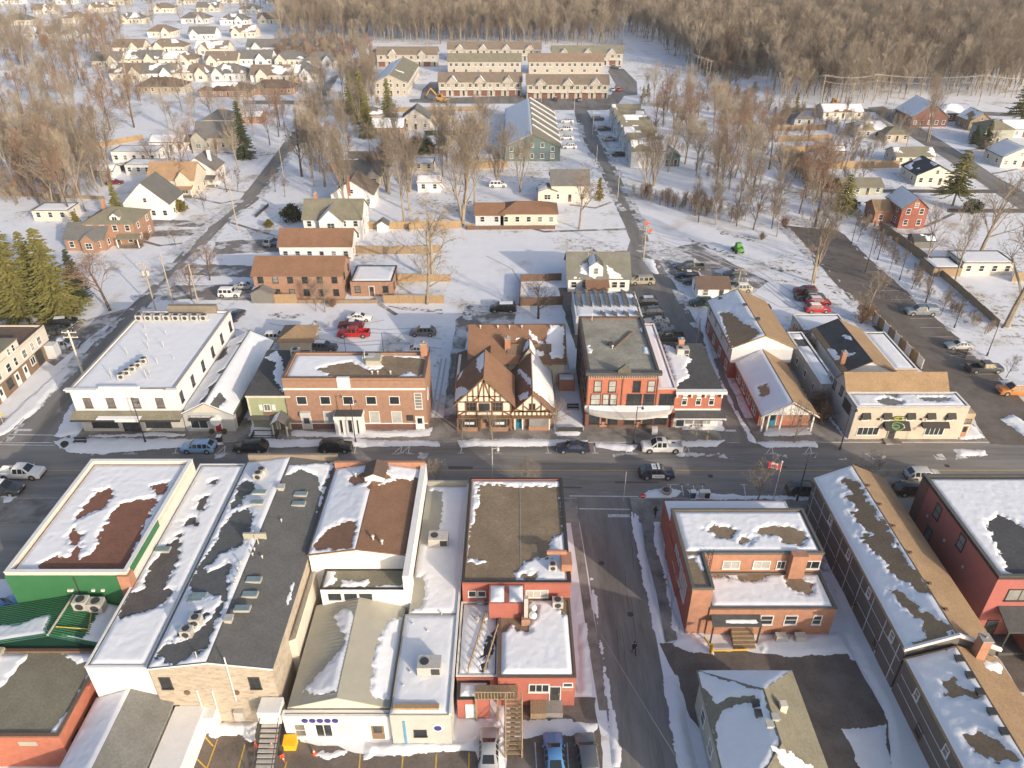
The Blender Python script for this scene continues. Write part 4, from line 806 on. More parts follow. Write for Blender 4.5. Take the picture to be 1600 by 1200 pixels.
MB().box(x0r, x0r+wr, y2, d2, 3.0, hr).prism([(x0r, y2, hr), (x0r+wr, y2, hr), (xm, y2, hrp-.12)], (0, d2-y2, 0)).build('rear_upper_wall', LGREY, t); MB().box(x0r+0.06, x0r+wr-.06, y2+.06, d2-.06, 0, 3.0).build('rear_lower_wall', BRICKR, t)
MB().prism([(x0r, y2-0.04, hr-.5), (x0r+wr, y2-.04, hr-.5), (x0r+wr, y2-.04, hr), (xm, y2-.04, hrp-.15), (x0r, y2-.04, hr)], (0, 0.04, 0)).build('white_gable', WHITE, t)
pl = gable(t, x0r, x0r+wr, y2, d2, hr, hrp-hr, 'y', TANRF, 0.4, 0.18, 'rear_roof', 0.3); snow(pl['W'], t, cell=0.22, bare=[[(1126, 490), (1140, 488), (1160, 505), (1176, 512), (1188, 520), (1150, 545), (1142, 540), (1132, 508)]])
for i in range(4): win(t, x0r+.06, y2+2+i*(d2-y2-3)/3.2, 0.8, 1.1, 1.4, 'W', '2h'); win(t, x0r, y2+2+i*(d2-y2-3)/3.2, 3.9, 0.9, 1.2, 'W', '2h')
for pxx, pyy in ((1164, 478), (1184, 500), (1170, 545), (1180, 578), (1196, 607), (1125, 468)):
    q = rayplane(pxx, pyy, Vector(pl['W'][0])+Vector((a.x, y0, 0)), Vector(pl['W'][1]).cross(Vector(pl['W'][2]))); 
    if pyy < 520: rooftop(t, 'box', q.x-a.x, q.y-y0, q.z, 1, 1)

# -- beige brick shop with its rear sheds
a = P(1324.5, 687); b = P(1496, 687); y0 = a.y; h = hgt(y0, 637); w = b.x-a.x; d1 = P(0, 614, h).y-y0
t = thing('beige_brick_shop', 'beige brick corner shop with black awnings and green oval emblem', 'building', (a.x, y0, 0)); MB().box(0, w, 0, d1, 0, h).build('wall', BEIGE, t); MB().box(-0.04, 0, 0.15, d1+7, 0, h-.1).build('side_wall', GREYW, t)
pl = flatroof(t, 0, w, 0, d1, h, mat('wet_roof', (0.2, 0.2, 0.2), 0.6, 0.2, 0.5), TRIMW, 0.18, 0.2, BEIGE); snow(pl, t, cell=0.2, amp=0.5, bare=[[(1370, 625), (1385, 622), (1410, 628), (1402, 634), (1380, 632)], [(1430, 620), (1485, 622), (1480, 627), (1445, 627)], [(1385, 616), (1400, 616), (1398, 620)]])
zr = 8.0; y2 = P(0, 581, zr).y-y0; MB().prism([(0, d1, 0), (0, d1, h+.1), (0, y2, zr-.2), (0, 2*y2-d1, h+.1), (0, 2*y2-d1, 0)], (w*.93, 0, 0)).build('rear_wall', GREYW, t); gable(t, 0, w*.93, d1, 2*y2-d1, h+.15, zr-h-.15, 'x', TANRF, 0.15, 0.16)
AWN = mat('black_canvas', (0.05, 0.048, 0.045), 0.8, 0.1, 2)
for k in (.1, .29, .5, .68, .86): win(t, w*k, 0, 3.55, 0.85, 1.0, 'S', 'h', TRIMW, GLASS); MB().prism([(w*k-.62, -0.6, 4.0), (w*k-.62, 0, 4.75), (w*k-.62, 0, 4.0)], (1.24, 0, 0)).build('window_awning', AWN, t)
for k, ww in ((.14, 3.0), (.74, 2.6)): win(t, w*k+.3, 0, 0.95, ww, 1.25, 'S', '4', TRIMW, GLASS)
MB().prism([(w*.62, -.8, 2.55), (w*.62, 0, 3.2), (w*.62, 0, 2.55)], (3.9, 0, 0)).build('awning', AWN, t); MB().prism([(w*.28, -1.2, 2.4), (w*.28, 0, 3.35), (w*.28, 0, 2.4)], (3.6, 0, 0)).build('entrance_awning', AWN, t)
door(t, w*.38, -.03, 0.2, 1.0, 2.1, 'S', TRIMB, METAL); MB().box(w*.31, w*.46, -1.3, -.02, 0, .28).build('step', CONC, t)
GRN = mat('sign_green', (0.18, 0.33, 0.12), 0.6, 0.1, 1); YGR = mat('sign_lime', (0.36, 0.38, 0.06), 0.6, 0.1, 1)
def oval(x, z, y, rx, rz_, m, tilt=0, th=.07, arc_=(0, 1)):
    mb = MB(); n = 20; pts = []
    for i in range(n+1):
        q = 2*math.pi*(arc_[0]+(arc_[1]-arc_[0])*i/n); pts.append((x+rx*math.cos(q), y-tilt*rz_*math.sin(q)*-1, z+rz_*math.sin(q)))
    for i in range(n): mb.tube(pts[i], pts[i+1], th, th, 4, False)
    return mb.build('emblem', m, t)
oval(w*.39, 2.85, -.66, .85, .36, GRN, 1.25); oval(w*.375, 2.8, -.66, .5, .16, GRN, 1.25); oval(w*.42, 2.85, -.66, .5, .25, TRIMW, 1.25, .05, (-.12, .2))
MB().prism([(w*.4+.95*math.cos(i*.3142), -.12, 3.85+.4*math.sin(i*.3142)) for i in range(20)], (0, .07, 0)).build('sign_board', TRIMB, t); oval(w*.4, 3.85, -.16, .8, .28, YGR, 0, .08); oval(w*.38, 3.85, -.16, .3, .14, YGR, 0, .06); oval(w*.44, 3.85, -.16, .25, .12, TRIMW, 0, .05)
MB().box(-.12, -.05, 1.5, 4.0, 3.3, 5.0).build('side_sign', TRIMB, t)
for k in (.22, .82, .6, .06): MB().box(w*k-.1, w*k+.1, -.25, 0, 3.6, 3.85).build('wall_lamp', TRIMB, t)
MB().box(w, w+1.7, 0.6, d1, 0, 4.2).build('side_annex', wallm('timber_annex', (0.45, 0.34, 0.22)), t); win(t, w+.9, .6, 2.6, .9, .6, 'S', '2', TRIMBR); door(t, w+.9, .6, .1, .9, 2.0, 'S', BRICKO)
for i, yy in enumerate((d1+1.5, d1+4, d1+5.5)): win(t, -.05, yy, 4.4-.4*i, .7, 1.3, 'W', 'h', TRIMB)
# rear sheds as separate buildings
def shed(nm, label, pl_, pr_, ps, pn, hh, wm, rm, cover=None, bare=(), keep=None, axis=None, rise=0, cat='shed', wins=0, cell=.3, wface=None, **k):
    x0, x1, y0, y1, _ = roofblock(pl_, pr_, ps, pn, hh); tt = thing(nm, label, cat, (x0, y0, 0)); w, d = x1-x0, y1-y0
    if axis:
        if axis == 'y': MB().prism([(0, 0, 0), (w, 0, 0), (w, 0, hh), (w/2, 0, hh+rise-.1), (0, 0, hh)], (0, d, 0)).build('wall', wm, tt)
        else: MB().prism([(0, 0, 0), (0, 0, hh), (0, d/2, hh+rise-.1), (0, d, hh), (0, d, 0)], (w, 0, 0)).build('wall', wm, tt)
        P_ = gable(tt, 0, w, 0, d, hh, rise, axis, rm, .25)
        for s, cv in (cover or {}).items(): snow(P_[s], tt, cover=cv if cv < 1 else None, cell=cell)
    else:
        MB().box(0, w, 0, d, 0, hh).build('wall', wm, tt); p_ = flatroof(tt, 0, w, 0, d, hh, rm, k.get('cap', TRIMW), k.get('ph', .2), .2, wm)
        snow(p_, tt, cover=cover, bare=bare, keep=keep, cell=cell, amp=k.get('amp', .35))
    for i in range(wins):
        f = wface or ('E' if x1 < 0 else 'W'); win(tt, w if f == 'E' else 0, d*(i+.6)/(wins+.3), hh*.45, .8, 1.0, f, 'h')
    return tt, w, d
shed('long_grey_shed', 'long grey windowless wing with snow covered roof and one brown bare patch', 1283, 1309, 601, 520, 4.2, GREYW, BITU, bare=[[(1236, 531), (1255, 529), (1266, 536), (1272, 550), (1262, 540), (1242, 542)]], wins=4, cell=.22)
shed('back_shed', 'low grey back shed with plain snow covered roof', 1256, 1330, 517, 492, 3.2, GREYW, BITU, wins=2)
tt, w_, d_ = shed('dark_roofed_workshop', 'workshop with black patched roof, tan east slope and brick chimney', 1318, 1400, 580, 514, 4.6, WHITE, TANRF, {'W': .3}, axis='y', rise=1.9); MB().prism([(-.26, -.26, 4.42), (w_/2-.05, -.26, 6.52), (w_/2-.05, -.26, 6.56), (-.26, -.26, 4.46)], (0, d_+.5, 0)).build('west_slope', BITU, tt); chimney(tt, .4, 2.0, 3, 6.9, .7, BRICKO)
shed('white_roofed_lean_to', 'narrow lean-to with white snowed roof beside the lot fence', 1398, 1434, 578, 520, 3.0, WOOD, BITU)
o = thing('fence', 'brown lot fence hung with white panels beside the white lean-to', 'fence', P(1363, 501))
a = P(1363, 503); b = P(1440, 580); L_ = b-a
for i in range(9):
    p_ = L_*(i/9); q_ = L_*((i+.93)/9); MB().prism([(p_.x, p_.y, 0), (q_.x, q_.y, 0), (q_.x+.08, q_.y, 0), (p_.x+.08, p_.y, 0)], (0, 0, 1.9)).build('panel', WOOD if i % 2 else TRIMW, o); MB().box(p_.x-.08, p_.x+.1, p_.y-.08, p_.y+.08, 0, 2.2).build('post', WOOD, o)
# ------------------------------------------------------------------ south side of the main street
# -- green-clad building with red membrane roof
h = 9.0; x0, x1, y0, y1, _ = roofblock(9, 199, 900, 723, h); w = x1-x0; d = y1-y0
t = thing('green_clad_building', 'building with bright green metal back wall and red membrane roof', 'building', (x0, y0, 0)); MB().box(0, w, 0, d, 0, h).build('wall', CREAM, t); MB().box(-.06, w-.8, -.08, 0, 2, h+.1).build('green_cladding', GREENM, t)
pl = flatroof(t, 0, w, 0, d, h, REDRF, TRIMW, 0.55, 0.35, CREAM)
snow(pl, t, cell=.17, amp=.45, bare=[[(135, 790), (150, 770), (170, 764), (176, 775), (165, 792), (145, 802), (130, 808), (118, 812)], [(186, 790), (205, 784), (240, 780), (243, 785), (228, 815), (205, 872), (195, 900), (58, 893), (60, 884), (90, 870), (125, 875), (150, 858), (158, 830)], [(240, 760), (262, 754), (255, 770), (244, 772)], [(108, 838), (116, 826), (128, 836), (118, 855), (108, 846)], [(110, 870), (120, 850), (128, 856), (116, 874)]])
MB().box(w-.9, w+.25, -.3, .75, h-2.6, h+.2).build('brick_pier', BRICKO, t); MB().box(w, w+.08, .8, d*.42, h-.4, h+.45).build('green_trim', GREENM, t); MB().box(w*.55, w*.56, -.12, -.08, h-2.4, h).build('conduit', TRIMB, t)
for x in (.48, .5, .68, .76): MB().box(w*x-.15, w*x+.15, -.25, -.08, h-2.0, h-1.75).build('floodlight', TRIMW, t)
# -- its rear wing with ribbed green metal roof
hb = 4.6; r0 = P(114, 932, 6.4); r1 = P(72, 995, 6.4); yb0 = P(0, 1000, 5).y-y0
t2 = thing('green_ribbed_annex', 'rear annex with ribbed dark green metal roof half under snow', 'annex', (x0, y0, 0))
xr = r0.x-x0; xl, xe = -2.6, w+.2; ys, yn = -5.2, -.1
MB().box(xl+.3, xe-.3, ys, yn, 0, hb-.2).build('wall', GREEND, t2)
for nm, xa, xb_ in (('W', xl, xr), ('E', xe, xr)):
    za = hb if nm == 'W' else hb-.2; L = math.hypot(xb_-xa, 6.4-za)
    MB().prism([(xa, ys, za), (xb_, ys, 6.4), (xb_, ys, 6.28), (xa, ys, za-.12)], (0, yn-ys, 0)).build('roof', GREEND, t2)
    c_, s_ = (xb_-xa)/L, (6.4-za)/L
    for i in range(19):
        yy = ys+.2+i*(yn-ys-.4)/18; MB().prism([(xa, yy-.045, za+.002), (xb_, yy-.045, 6.402), (xb_, yy+.045, 6.402), (xa, yy+.045, za+.002)], (0, 0, .09)).build('rib', GREENM, t2)
    if nm == 'W': snow(((xa, yn, za), (0, -1, 0), (c_, 0, s_), yn-ys, L), t2, cell=.17, amp=.25, keep=[(-60, 985), (0, 976), (30, 974), (66, 962), (80, 958), (72, 1000), (-40, 1080)], origin=Vector((x0, y0, 0)))
    else: snow(((xa, ys, za), (0, 1, 0), (c_, 0, s_), yn-ys, L), t2, cell=.17, amp=.25, keep=[(92, 992), (128, 995), (150, 960), (160, 940), (195, 945), (150, 1040), (70, 1010)], origin=Vector((x0, y0, 0)))
MB().tube((xr, ys, 6.45), (xr, yn, 6.45), .12, .12, 6).build('ridge_cap', LTMETAL, t2)
for i in range(2): rooftop(t2, 'ac', xr+1.5+i*1.45, yn-1.3, 5.95-i*.25, 1.35)
MB().bar((xr+.3, ys+1.0, 6.5), (xr+3.2, ys+1.2, 5.9), .07).build('gas_pipe', YELLOWL, t2); MB().bar((xr+3.2, ys+1.2, 5.9), (xr+2.6, yn-2, 6.0), .07).build('gas_pipe', YELLOWL, t2)
# -- olive roofed brick wing at the bottom left
h = 4.4; a1 = P(92, 1152, h); t = thing('olive_roofed_wing', 'low orange brick wing with olive flat roof and snowy margins', 'building', (a1.x, a1.y, 0)); dd = y0-5.3-a1.y; ww = 15.5
MB().box(-ww, 0, 0, dd, 0, h).build('wall', BRICKV, t); pl = flatroof(t, -ww, 0, 0, dd, h, OLIVERF, TRIMBR, .2, .25, BRICKO)
gx0 = P(72, 997, h).x-a1.x; snow(pl, t, cell=.17, keep=[[(-300, 990), (72, 985), (60, 1005), (0, 1078), (-200, 1200), (-500, 1200)], [(72, 990), (165, 990), (150, 1035), (120, 1038), (104, 1030), (95, 1020), (72, 1005)], [(146, 1040), (152, 1040), (120, 1115), (96, 1150), (70, 1150), (105, 1110)]], amp=.3)
MB().box(-ww+5.2, -ww+5.7, .2, dd, h, h+.5).build('gutter', LTMETAL, t); MB().box(-3.8, -2.2, -.05, 0, h-1.2, h-.6).build('vent_panel', LTMETAL, t); MB().tube((.15, dd*.75, h-.1), (.15, dd*.55, h-.1), .2, .2, 8).build('fire_hose_reel', BRICKP, t)
for i in range(4): win(t, 0, 1.5+i*2.4, 1.2, 1.0, 1.2, 'E', 'h', TRIMB)

# -- narrow snowed building between the green one and the grey roof
h = 7.6; x0n, x1n, y0, y1, _ = roofblock(153, 229, 1043, 726, h); x0n = x1+.05; xs_ = P(229, 1043, h).x; w = xs_-x0n; d = y1-y0
t = thing('narrow_snowy_building', 'narrow terrace building with deep snow on its dark roof', 'building', (x0n, y0, 0)); xw = P(153, 1043, h).x-x0n
MB().box(min(xw, 0), w, 0, P(0, 935, h).y-y0, 0, h).build('rear_wall', WHITE, t); MB().box(0, w, P(0, 935, h).y-y0, d, 0, h).build('wall', BRICKO, t)
pl = flatroof(t, min(xw, 0), w, 0, d, h, roofm('dark_patchy_roof', (.115, .10, .095), .2), TRIMW, .12, .12, WHITE); snow(pl, t, cell=.17, amp=.4, bare=[[(205, 925), (270, 922), (255, 945), (225, 955), (185, 968), (190, 950)], [(226, 908), (240, 878), (262, 850), (282, 836), (276, 880), (264, 905), (250, 922), (226, 922)], [(290, 820), (300, 808), (308, 806), (300, 822)], [(304, 796), (312, 778), (326, 775), (318, 796)], [(328, 752), (338, 750), (334, 758)]])
rooftop(t, 'sky', P(256, 857, h).x-x0n, P(0, 860, h).y-y0, h, .9); rooftop(t, 'box', P(308, 822, h).x-x0n, P(0, 822, h).y-y0, h, .8, 1)
# -- its low gabled shed at the bottom
h = 3.2; aa = P(168, 1200, h); t = thing('low_gabled_shed', 'long low shed with snow on its west slope and grey shingles east', 'shed', (P(95, 1200, h).x, aa.y-6, 0)); w = P(222, 1200, h).x-P(95, 1200, h).x; d = y0-aa.y+5.9
MB().prism([(0, 0, 0), (w, 0, 0), (w, 0, h), (w*.5, 0, h+1.3), (0, 0, h)], (0, d, 0)).build('wall', WHITE, t); pl = gable(t, 0, w, 0, d, h, 1.4, 'y', roofm('mid_grey_shingle', (0.20, 0.20, 0.185)), .25); snow(pl['W'], t, cell=.22, edge=.0); snow(pl['E'], t, cell=.22, keep=[(195, 1045), (240, 1048), (225, 1072), (190, 1060)])
MB().box(w+.3, w+3.0, 2, d-.3, 0, 2.6).build('white_lean_to', WHITE, t)

# -- big grey roof over the stone back wall
h = 8.0; x0, x1, y0, y1, _ = roofblock(231, 424, 1044, 722, h); w = x1-x0; d = y1-y0
t = thing('stone_backed_building', 'large building with low grey shingle roof and pale stone back wall', 'building', (x0, y0, 0))
MB().prism([(0, 0, 0), (w, 0, 0), (w, 0, h), (w*.5, 0, h+.75), (0, 0, h)], (0, d, 0)).build('wall', STONE, t); pl = gable(t, 0, w, 0, d, h, .85, 'y', GREYRF, .12, .14, 'roof', .12)
MB().prism([(-.15, -.16, h-.12), (w/2, -.16, h+.74), (w/2, -.16, h+.9), (-.15, -.16, h+.04)], (0, .06, 0)).prism([(w/2, -.16, h+.74), (w+.15, -.16, h-.12), (w+.15, -.16, h+.04), (w/2, -.16, h+.9)], (0, .06, 0)).build('coping', TRIMW, t)
snow(pl['W'], t, cell=.17, amp=.5, bare=[[(345, 830), (365, 800), (388, 795), (396, 805), (380, 850), (345, 865), (320, 888), (325, 895), (360, 880), (350, 940), (320, 1010), (285, 1036), (245, 1028), (258, 1005), (290, 1000), (325, 975), (340, 950), (352, 938), (320, 925), (295, 930), (300, 905)], [(368, 755), (390, 752), (400, 765), (385, 775), (372, 790), (358, 800), (370, 770)], [(298, 960), (312, 955), (325, 960), (318, 972), (300, 968)], [(282, 978), (296, 975), (295, 990), (280, 992)]])
snow(pl['E'], t, cell=.17, amp=.3, keep=[[(430, 735), (450, 726), (522, 722), (515, 745), (500, 770), (497, 745), (470, 733), (445, 745)], [(505, 762), (512, 750), (498, 800), (494, 800)], [(452, 925), (460, 905), (456, 935), (442, 960)], [(390, 795), (405, 770), (432, 740), (440, 735), (420, 790)]])
MB().box(.2, w+.1, d-.05, d+.3, h-.5, h+1.1).build('front_parapet', mat('tan_block', (.27, .22, .17), .85, .12, 1), t)
def onroof(tt, p_, kind, px, py, s=1, rz=0):
    q = rayplane(px, py, Vector(p_[0])+tt.location, Vector(p_[1]).cross(Vector(p_[2]))); rooftop(tt, kind, q.x-tt.location.x, q.y-tt.location.y, q.z-.02, s, rz)
for px, py in ((406, 770), (402, 786), (397, 907), (391, 930), (379, 952)): onroof(t, pl['W'] if px < 380 else pl['E'], 'sky', px, py, .85)
for px, py in ((470, 773), (467, 788), (311, 932), (306, 937)): onroof(t, pl['E'] if px > 400 else pl['W'], 'sky', px, py, .85)
for px, py in ((405, 748), (410, 742), (308, 975), (294, 993)): onroof(t, pl['W'], 'ac', px, py, 1.05)
for px, py in ((440, 764), (358, 970)): onroof(t, pl['E'], 'box', px, py, 1.3)
for px, py in ((397, 838), (404, 850), (308, 1028)): onroof(t, pl['W'], 'pipe', px, py, .8)
for px, py in ((372, 890), (376, 880), (369, 905), (374, 897), (366, 915), (395, 868), (398, 860), (440, 815), (410, 872)): onroof(t, pl['E'], 'vent', px, py, .7)
q = P(400, 845, h+.4); MB().box(q.x-x0-1.2, q.x-x0+1.2, q.y-y0-.12, q.y-y0+.12, h+.2, h+1.5).build('roof_fin', LTMETAL, t)
for px in (263, 401): q = P(px, 1068, 5.5); win(t, q.x-x0, 0, 5.2, .85, 1.45, 'S', 'h2', TRIMB, GLASS)
q = P(280, 1110); win(t, q.x-x0+.6, 0, 1.0, .95, 1.6, 'S', 'h2', TRIMB, GLASS)
door(t, w*.83, 0, .1, 1.1, 2.2, 'S', METAL, METAL); MB().box(w*.35, w*.45, -1.1, 0, 0, 2.3).build('bulkhead', TRIMW, t); MB().box(w*.6, w*.68, -.5, 0, 1.0, 2.2).build('meter_cabinet', METAL, t)
for k in (.33, .455, .64): MB().tube((w*k, -.1, .8 if k < .6 else 3.5), (w*k+.1, -.1, 5.0 if k < .6 else h+1.6), .06, .06, 6).build('drain_pipe', TRIMW, t)
for k in (.25, .66): MB().tube((w*k, -.12, 4.6), (w*k, 0, 4.6), .28, .28, 10).build('wall_vent', TRIMBR, t)
q = w*.95; stp = thing('back_stairs', 'grey metal back stairs with white landing box beside the stone wall', 'stairs', (x0+q, y0-.1, 0)); MB().box(-1.0, 1.0, -1.6, 0, 2.4, 4.0).build('landing_box', TRIMW, stp)
for i in range(11): MB().box(-.8, .8, -1.9-i*.36, -1.6-i*.36, 2.3-i*.21, 2.36-i*.21).build('tread', METAL, stp)
for s in (-.85, .85): MB().bar((s, -1.5, 2.2), (s, -5.7, 0), .1).build('stringer', DMETAL, stp); MB().bar((s, -1.5, 3.3), (s, -5.7, 1.0), .06).build('handrail', DMETAL, stp); MB().box(s-.05, s+.05, -5.75, -5.65, 0, 1.05).build('newel', DMETAL, stp)

# -- brown roofed house with cupola and white walls
h = 8.6; x0, x1, y0, y1, _ = roofblock(482, 643, 866, 729, h); w = x1-x0; d = y1-y0
t = thing('cupola_building', 'white walled building with brown gable roof and roof cupola', 'building', (x0, y0, 0)); MB().prism([(0, 0, 0), (w-.55, 0, 0), (w-.55, 0, h), ((w-.55)/2, 0, h+.7), (0, 0, h)], (0, d-.4, 0)).build('wall', WHITE, t)
pl = gable(t, 0, w-.55, 0, d-.4, h, .8, 'y', BROWNRF, .12, .14); MB().box(w-.5, w+.15, -3.5, d, h-2.0, h+.45).build('party_wall', WHITE, t); MB().box(-.1, w, d-.38, d, h, h+.9).build('front_parapet', BRICKO, t)
snow(pl['W'], t, cell=.17, bare=[[(545, 745), (560, 742), (575, 735), (572, 755), (548, 757)], [(488, 855), (510, 830), (535, 816), (556, 816), (552, 856), (500, 860)], [(572, 760), (580, 752), (600, 750), (590, 768)]]); snow(pl['E'], t, cell=.17, keep=[(603, 722), (655, 728), (658, 745), (640, 750), (622, 748), (600, 756), (592, 758), (608, 745)])
cx, cy = P(588, 742, h+.6).x-x0, P(0, 745, h+.6).y-y0; MB().prism([(cx-1.1, cy-1, h-.2), (cx+1.1, cy-1, h-.2), (cx+1.1, cy-1, h+1.5), (cx, cy-1, h+1.95), (cx-1.1, cy-1, h+1.5)], (0, 2.4, 0)).build('cupola', WHITE, t); gable(t, cx-1.1, cx+1.1, cy-1, cy+1.4, h+1.5, .5, 'y', DBROWNRF, .2, .1, 'cupola_roof')
for px, py in ((583, 843), (597, 850), (556, 745)): onroof(t, pl['E'] if px > 560 else pl['W'], 'vent', px, py, 1.1)
# lower tiers behind it
h2 = 6.4; xa, xb_, ya, yb, _ = roofblock(500, 640, 921, 880, h2); MB().box(xa-x0, xb_-x0, ya-y0, -.02, 0, h2).build('middle_tier', WHITE, t); pl2 = flatroof(t, xa-x0, xb_-x0, ya-y0, -.02, h2, OLIVERF, TRIMB, .08, .12, WHITE); snow(pl2, t, cell=.17, keep=[[(503, 885), (528, 886), (525, 905), (512, 918), (503, 918)], [(535, 908), (575, 906), (580, 918), (530, 918)], [(585, 914), (640, 914), (640, 920), (585, 920)]])
for k in (.12, .3, .47): win(t, xa-x0+(xb_-xa)*(k+.03), ya-y0, h2-1.55, 1.35, 1.0, 'S', '', TRIMW, GLASS)
# standing-seam side roof
g0 = P(470, 905, 6.2); g1 = P(452, 990, 6.2); MB().prism([(g0.x-x0-1.4, ya-y0-6, 4.6), (g0.x-x0+1.3, ya-y0-6, 6.2), (g0.x-x0+1.3, ya-y0-6, 0), (g0.x-x0-1.4, ya-y0-6, 0)], (0, 9.5, 0)).build('side_wing', CREAM, t)
for i in range(7): MB().bar((g0.x-x0-1.3+i*.4, ya-y0-5.95, 4.7+i*.237), (g0.x-x0-1.3+i*.4, ya-y0+3.4, 4.7+i*.237), .06).build('seam', LTMETAL, t)
# -- rear shop with metal gable and flat front
h = 4.3; xa, xb_, y0, y1, _ = roofblock(452, 612, 1098, 1000, h); xb_ = P(610, 1090, h).x; y1 = ya-.05; w = xb_-xa; d = y1-y0
t = thing('rear_shop', 'rear shop with grey metal gable roof, snow drifts and white parking front', 'building', (xa, y0, 0)); MB().prism([(0, 0, 0), (w*.98, 0, 0), (w*.98, 0, h-.4), (w*.49, 0, h+.9), (0, 0, h-.4)], (0, d, 0)).build('wall', CREAM, t)
pl = gable(t, 0, w*.98, 0, d, h-.4, 1.4, 'y', LTMETAL, .2, .12)
for i in range(26):
    yy = .3+i*(d-.6)/25; MB().bar((-.2, yy, h-.5), (w*.49, yy, h+1.0), .05).build('seam', GMETAL, t)
snow(pl['W'], t, cell=.17, amp=.35, keep=[[(520, 965), (535, 950), (550, 952), (560, 975), (562, 1000), (548, 1060), (545, 1078), (490, 1086), (470, 1084), (500, 1050), (530, 1020), (540, 1000), (528, 978)]]); snow(pl['E'], t, cell=.17, amp=.35, keep=[[(615, 965), (640, 965), (640, 1100), (580, 1088), (577, 1060), (585, 1020), (592, 995), (605, 972)]])
xs0 = P(441, 1115, 3.6).x-xa; xs1 = P(612, 1110, 3.6).x-xa; ysf = P(0, 1118, 3.6).y-y0; hs = 3.4
MB().box(xs0, xs1, ysf, -.25, 0, hs).build('front_wall', WHITE, t); pl2 = flatroof(t, xs0, xs1, ysf, -.25, hs, LTMETAL, TRIMW, .15, .15, WHITE); snow(pl2, t, cell=.17, bare=[[(540, 1095), (552, 1090), (555, 1098), (545, 1100)]])
W2 = xs1-xs0
PUR = mat('purple_sign', (0.06, 0.05, 0.22), 0.6, 0.1, 1)
for k in (.2, .27, .34, .41, .48): MB().tube((xs0+W2*k, ysf-.06, hs-.55), (xs0+W2*k, ysf, hs-.55), .3, .3, 12).build('sign_disc', PUR, t)
win(t, xs0+W2*.14, ysf, .6, .9, 1.7, 'S', 'h', TRIMW, GLASS2); win(t, xs0+W2*.36, ysf, .6, 1.4, 1.7, 'S', '2', TRIMW, GLASS); MB().box(xs0+W2*.5, xs0+W2*.66, ysf-.04, ysf, .3, 2.4).build('grey_panel', LGREY, t); door(t, xs0+W2*.86, ysf, .1, 1.2, 2.1, 'S', BROWNW)
# -- long white-roofed terrace shop with rooftop units
h = 4.4; xa, xb_, y0, y1, _ = roofblock(611, 704, 1118, 757, h); xn0 = P(667, 757, h).x; xa2 = P(612, 1110, 3.4).x+.06; hs = 4.4; yf = P(0, 1118, hs).y; xe = P(727, 900, h).x; w = xe-xn0
t = thing('long_white_shop', 'long narrow shop with white snowed roof and two rooftop units', 'building', (xn0, yf, 0)); d = P(0, 757, h).y-yf
ym = P(0, 960, h).y-yf; xw = xa2-xn0; xe2 = P(704, 1112, hs).x-xn0; w = min(w, xe2)
MB().box(.12, w, ym, d, 0, h).build('wall', CREAM, t); MB().box(xw, w, 0, ym, 0, hs).build('rear_wall', mat('pale_block', (0.47, 0.47, 0.44), .8, .08, 1), t)
MB().box(.12, w-.13, ym-.02, d-.3, h-.06, h+.03).build('upper_roof', LTMETAL, t); MB().box(xw, w, .02, ym, hs-.03, hs+.03).build('lower_roof', LTMETAL, t); MB().box(.1, w, d-.29, d, h-.3, h+.7).build('front_parapet', LTMETAL, t)
snow(((.12, ym, h+.03), (1, 0, 0), (0, 1, 0), w-.12, d-ym-.3), t, cell=.17, amp=.3, bare=[[(664, 766), (690, 768), (692, 790), (685, 830), (676, 846), (664, 850), (655, 850)], [(648, 905), (660, 900), (664, 925), (656, 950), (640, 955)]], edge=.15); snow(((xw, .02, hs+.03), (1, 0, 0), (0, 1, 0), w-xw, ym), t, cell=.25, edge=.12)
MB().box(w-.12, w+.1, 0, d, h-.02, h+.3).build('wall_coping', TRIMW, t)
for px, py, hh in ((686, 842, h), (672, 1040, hs)): q = P(px, py+8, hh); rooftop(t, 'big', q.x-xn0, q.y-yf, hh, 1.0)
for px, py in ((690, 960), (668, 988), (645, 977), (630, 1073), (641, 1052)): q = P(px, py, hs); rooftop(t, 'vent', q.x-xn0, q.y-yf, hs, .6)
q = P(650, 1107, hs); MB().box(q.x-xn0-2.0, q.x-xn0+2.1, q.y-yf-.25, q.y-yf+.25, hs+.05, hs+.4).build('timber_stack', WOODN, t)
win(t, xw+2.6, 0, 1.4, 1.0, .8, 'S', '', TRIMB, GLASS); xq = w-1.2; MB().tube((xq, -.05, 2.6), (xq, 0, 2.6), .55, .55, 14).build('emblem', TRIMW, t); MB().tube((xq, -.09, 2.6), (xq, -.05, 2.6), .35, .35, 14).build('emblem_disc', PUR, t); MB().box(xw+1.1, xw+1.3, -.06, 0, .2, 3.6).build('blue_stripe', mat('sky_blue', (.1, .3, .5), .6, .1, 1), t)

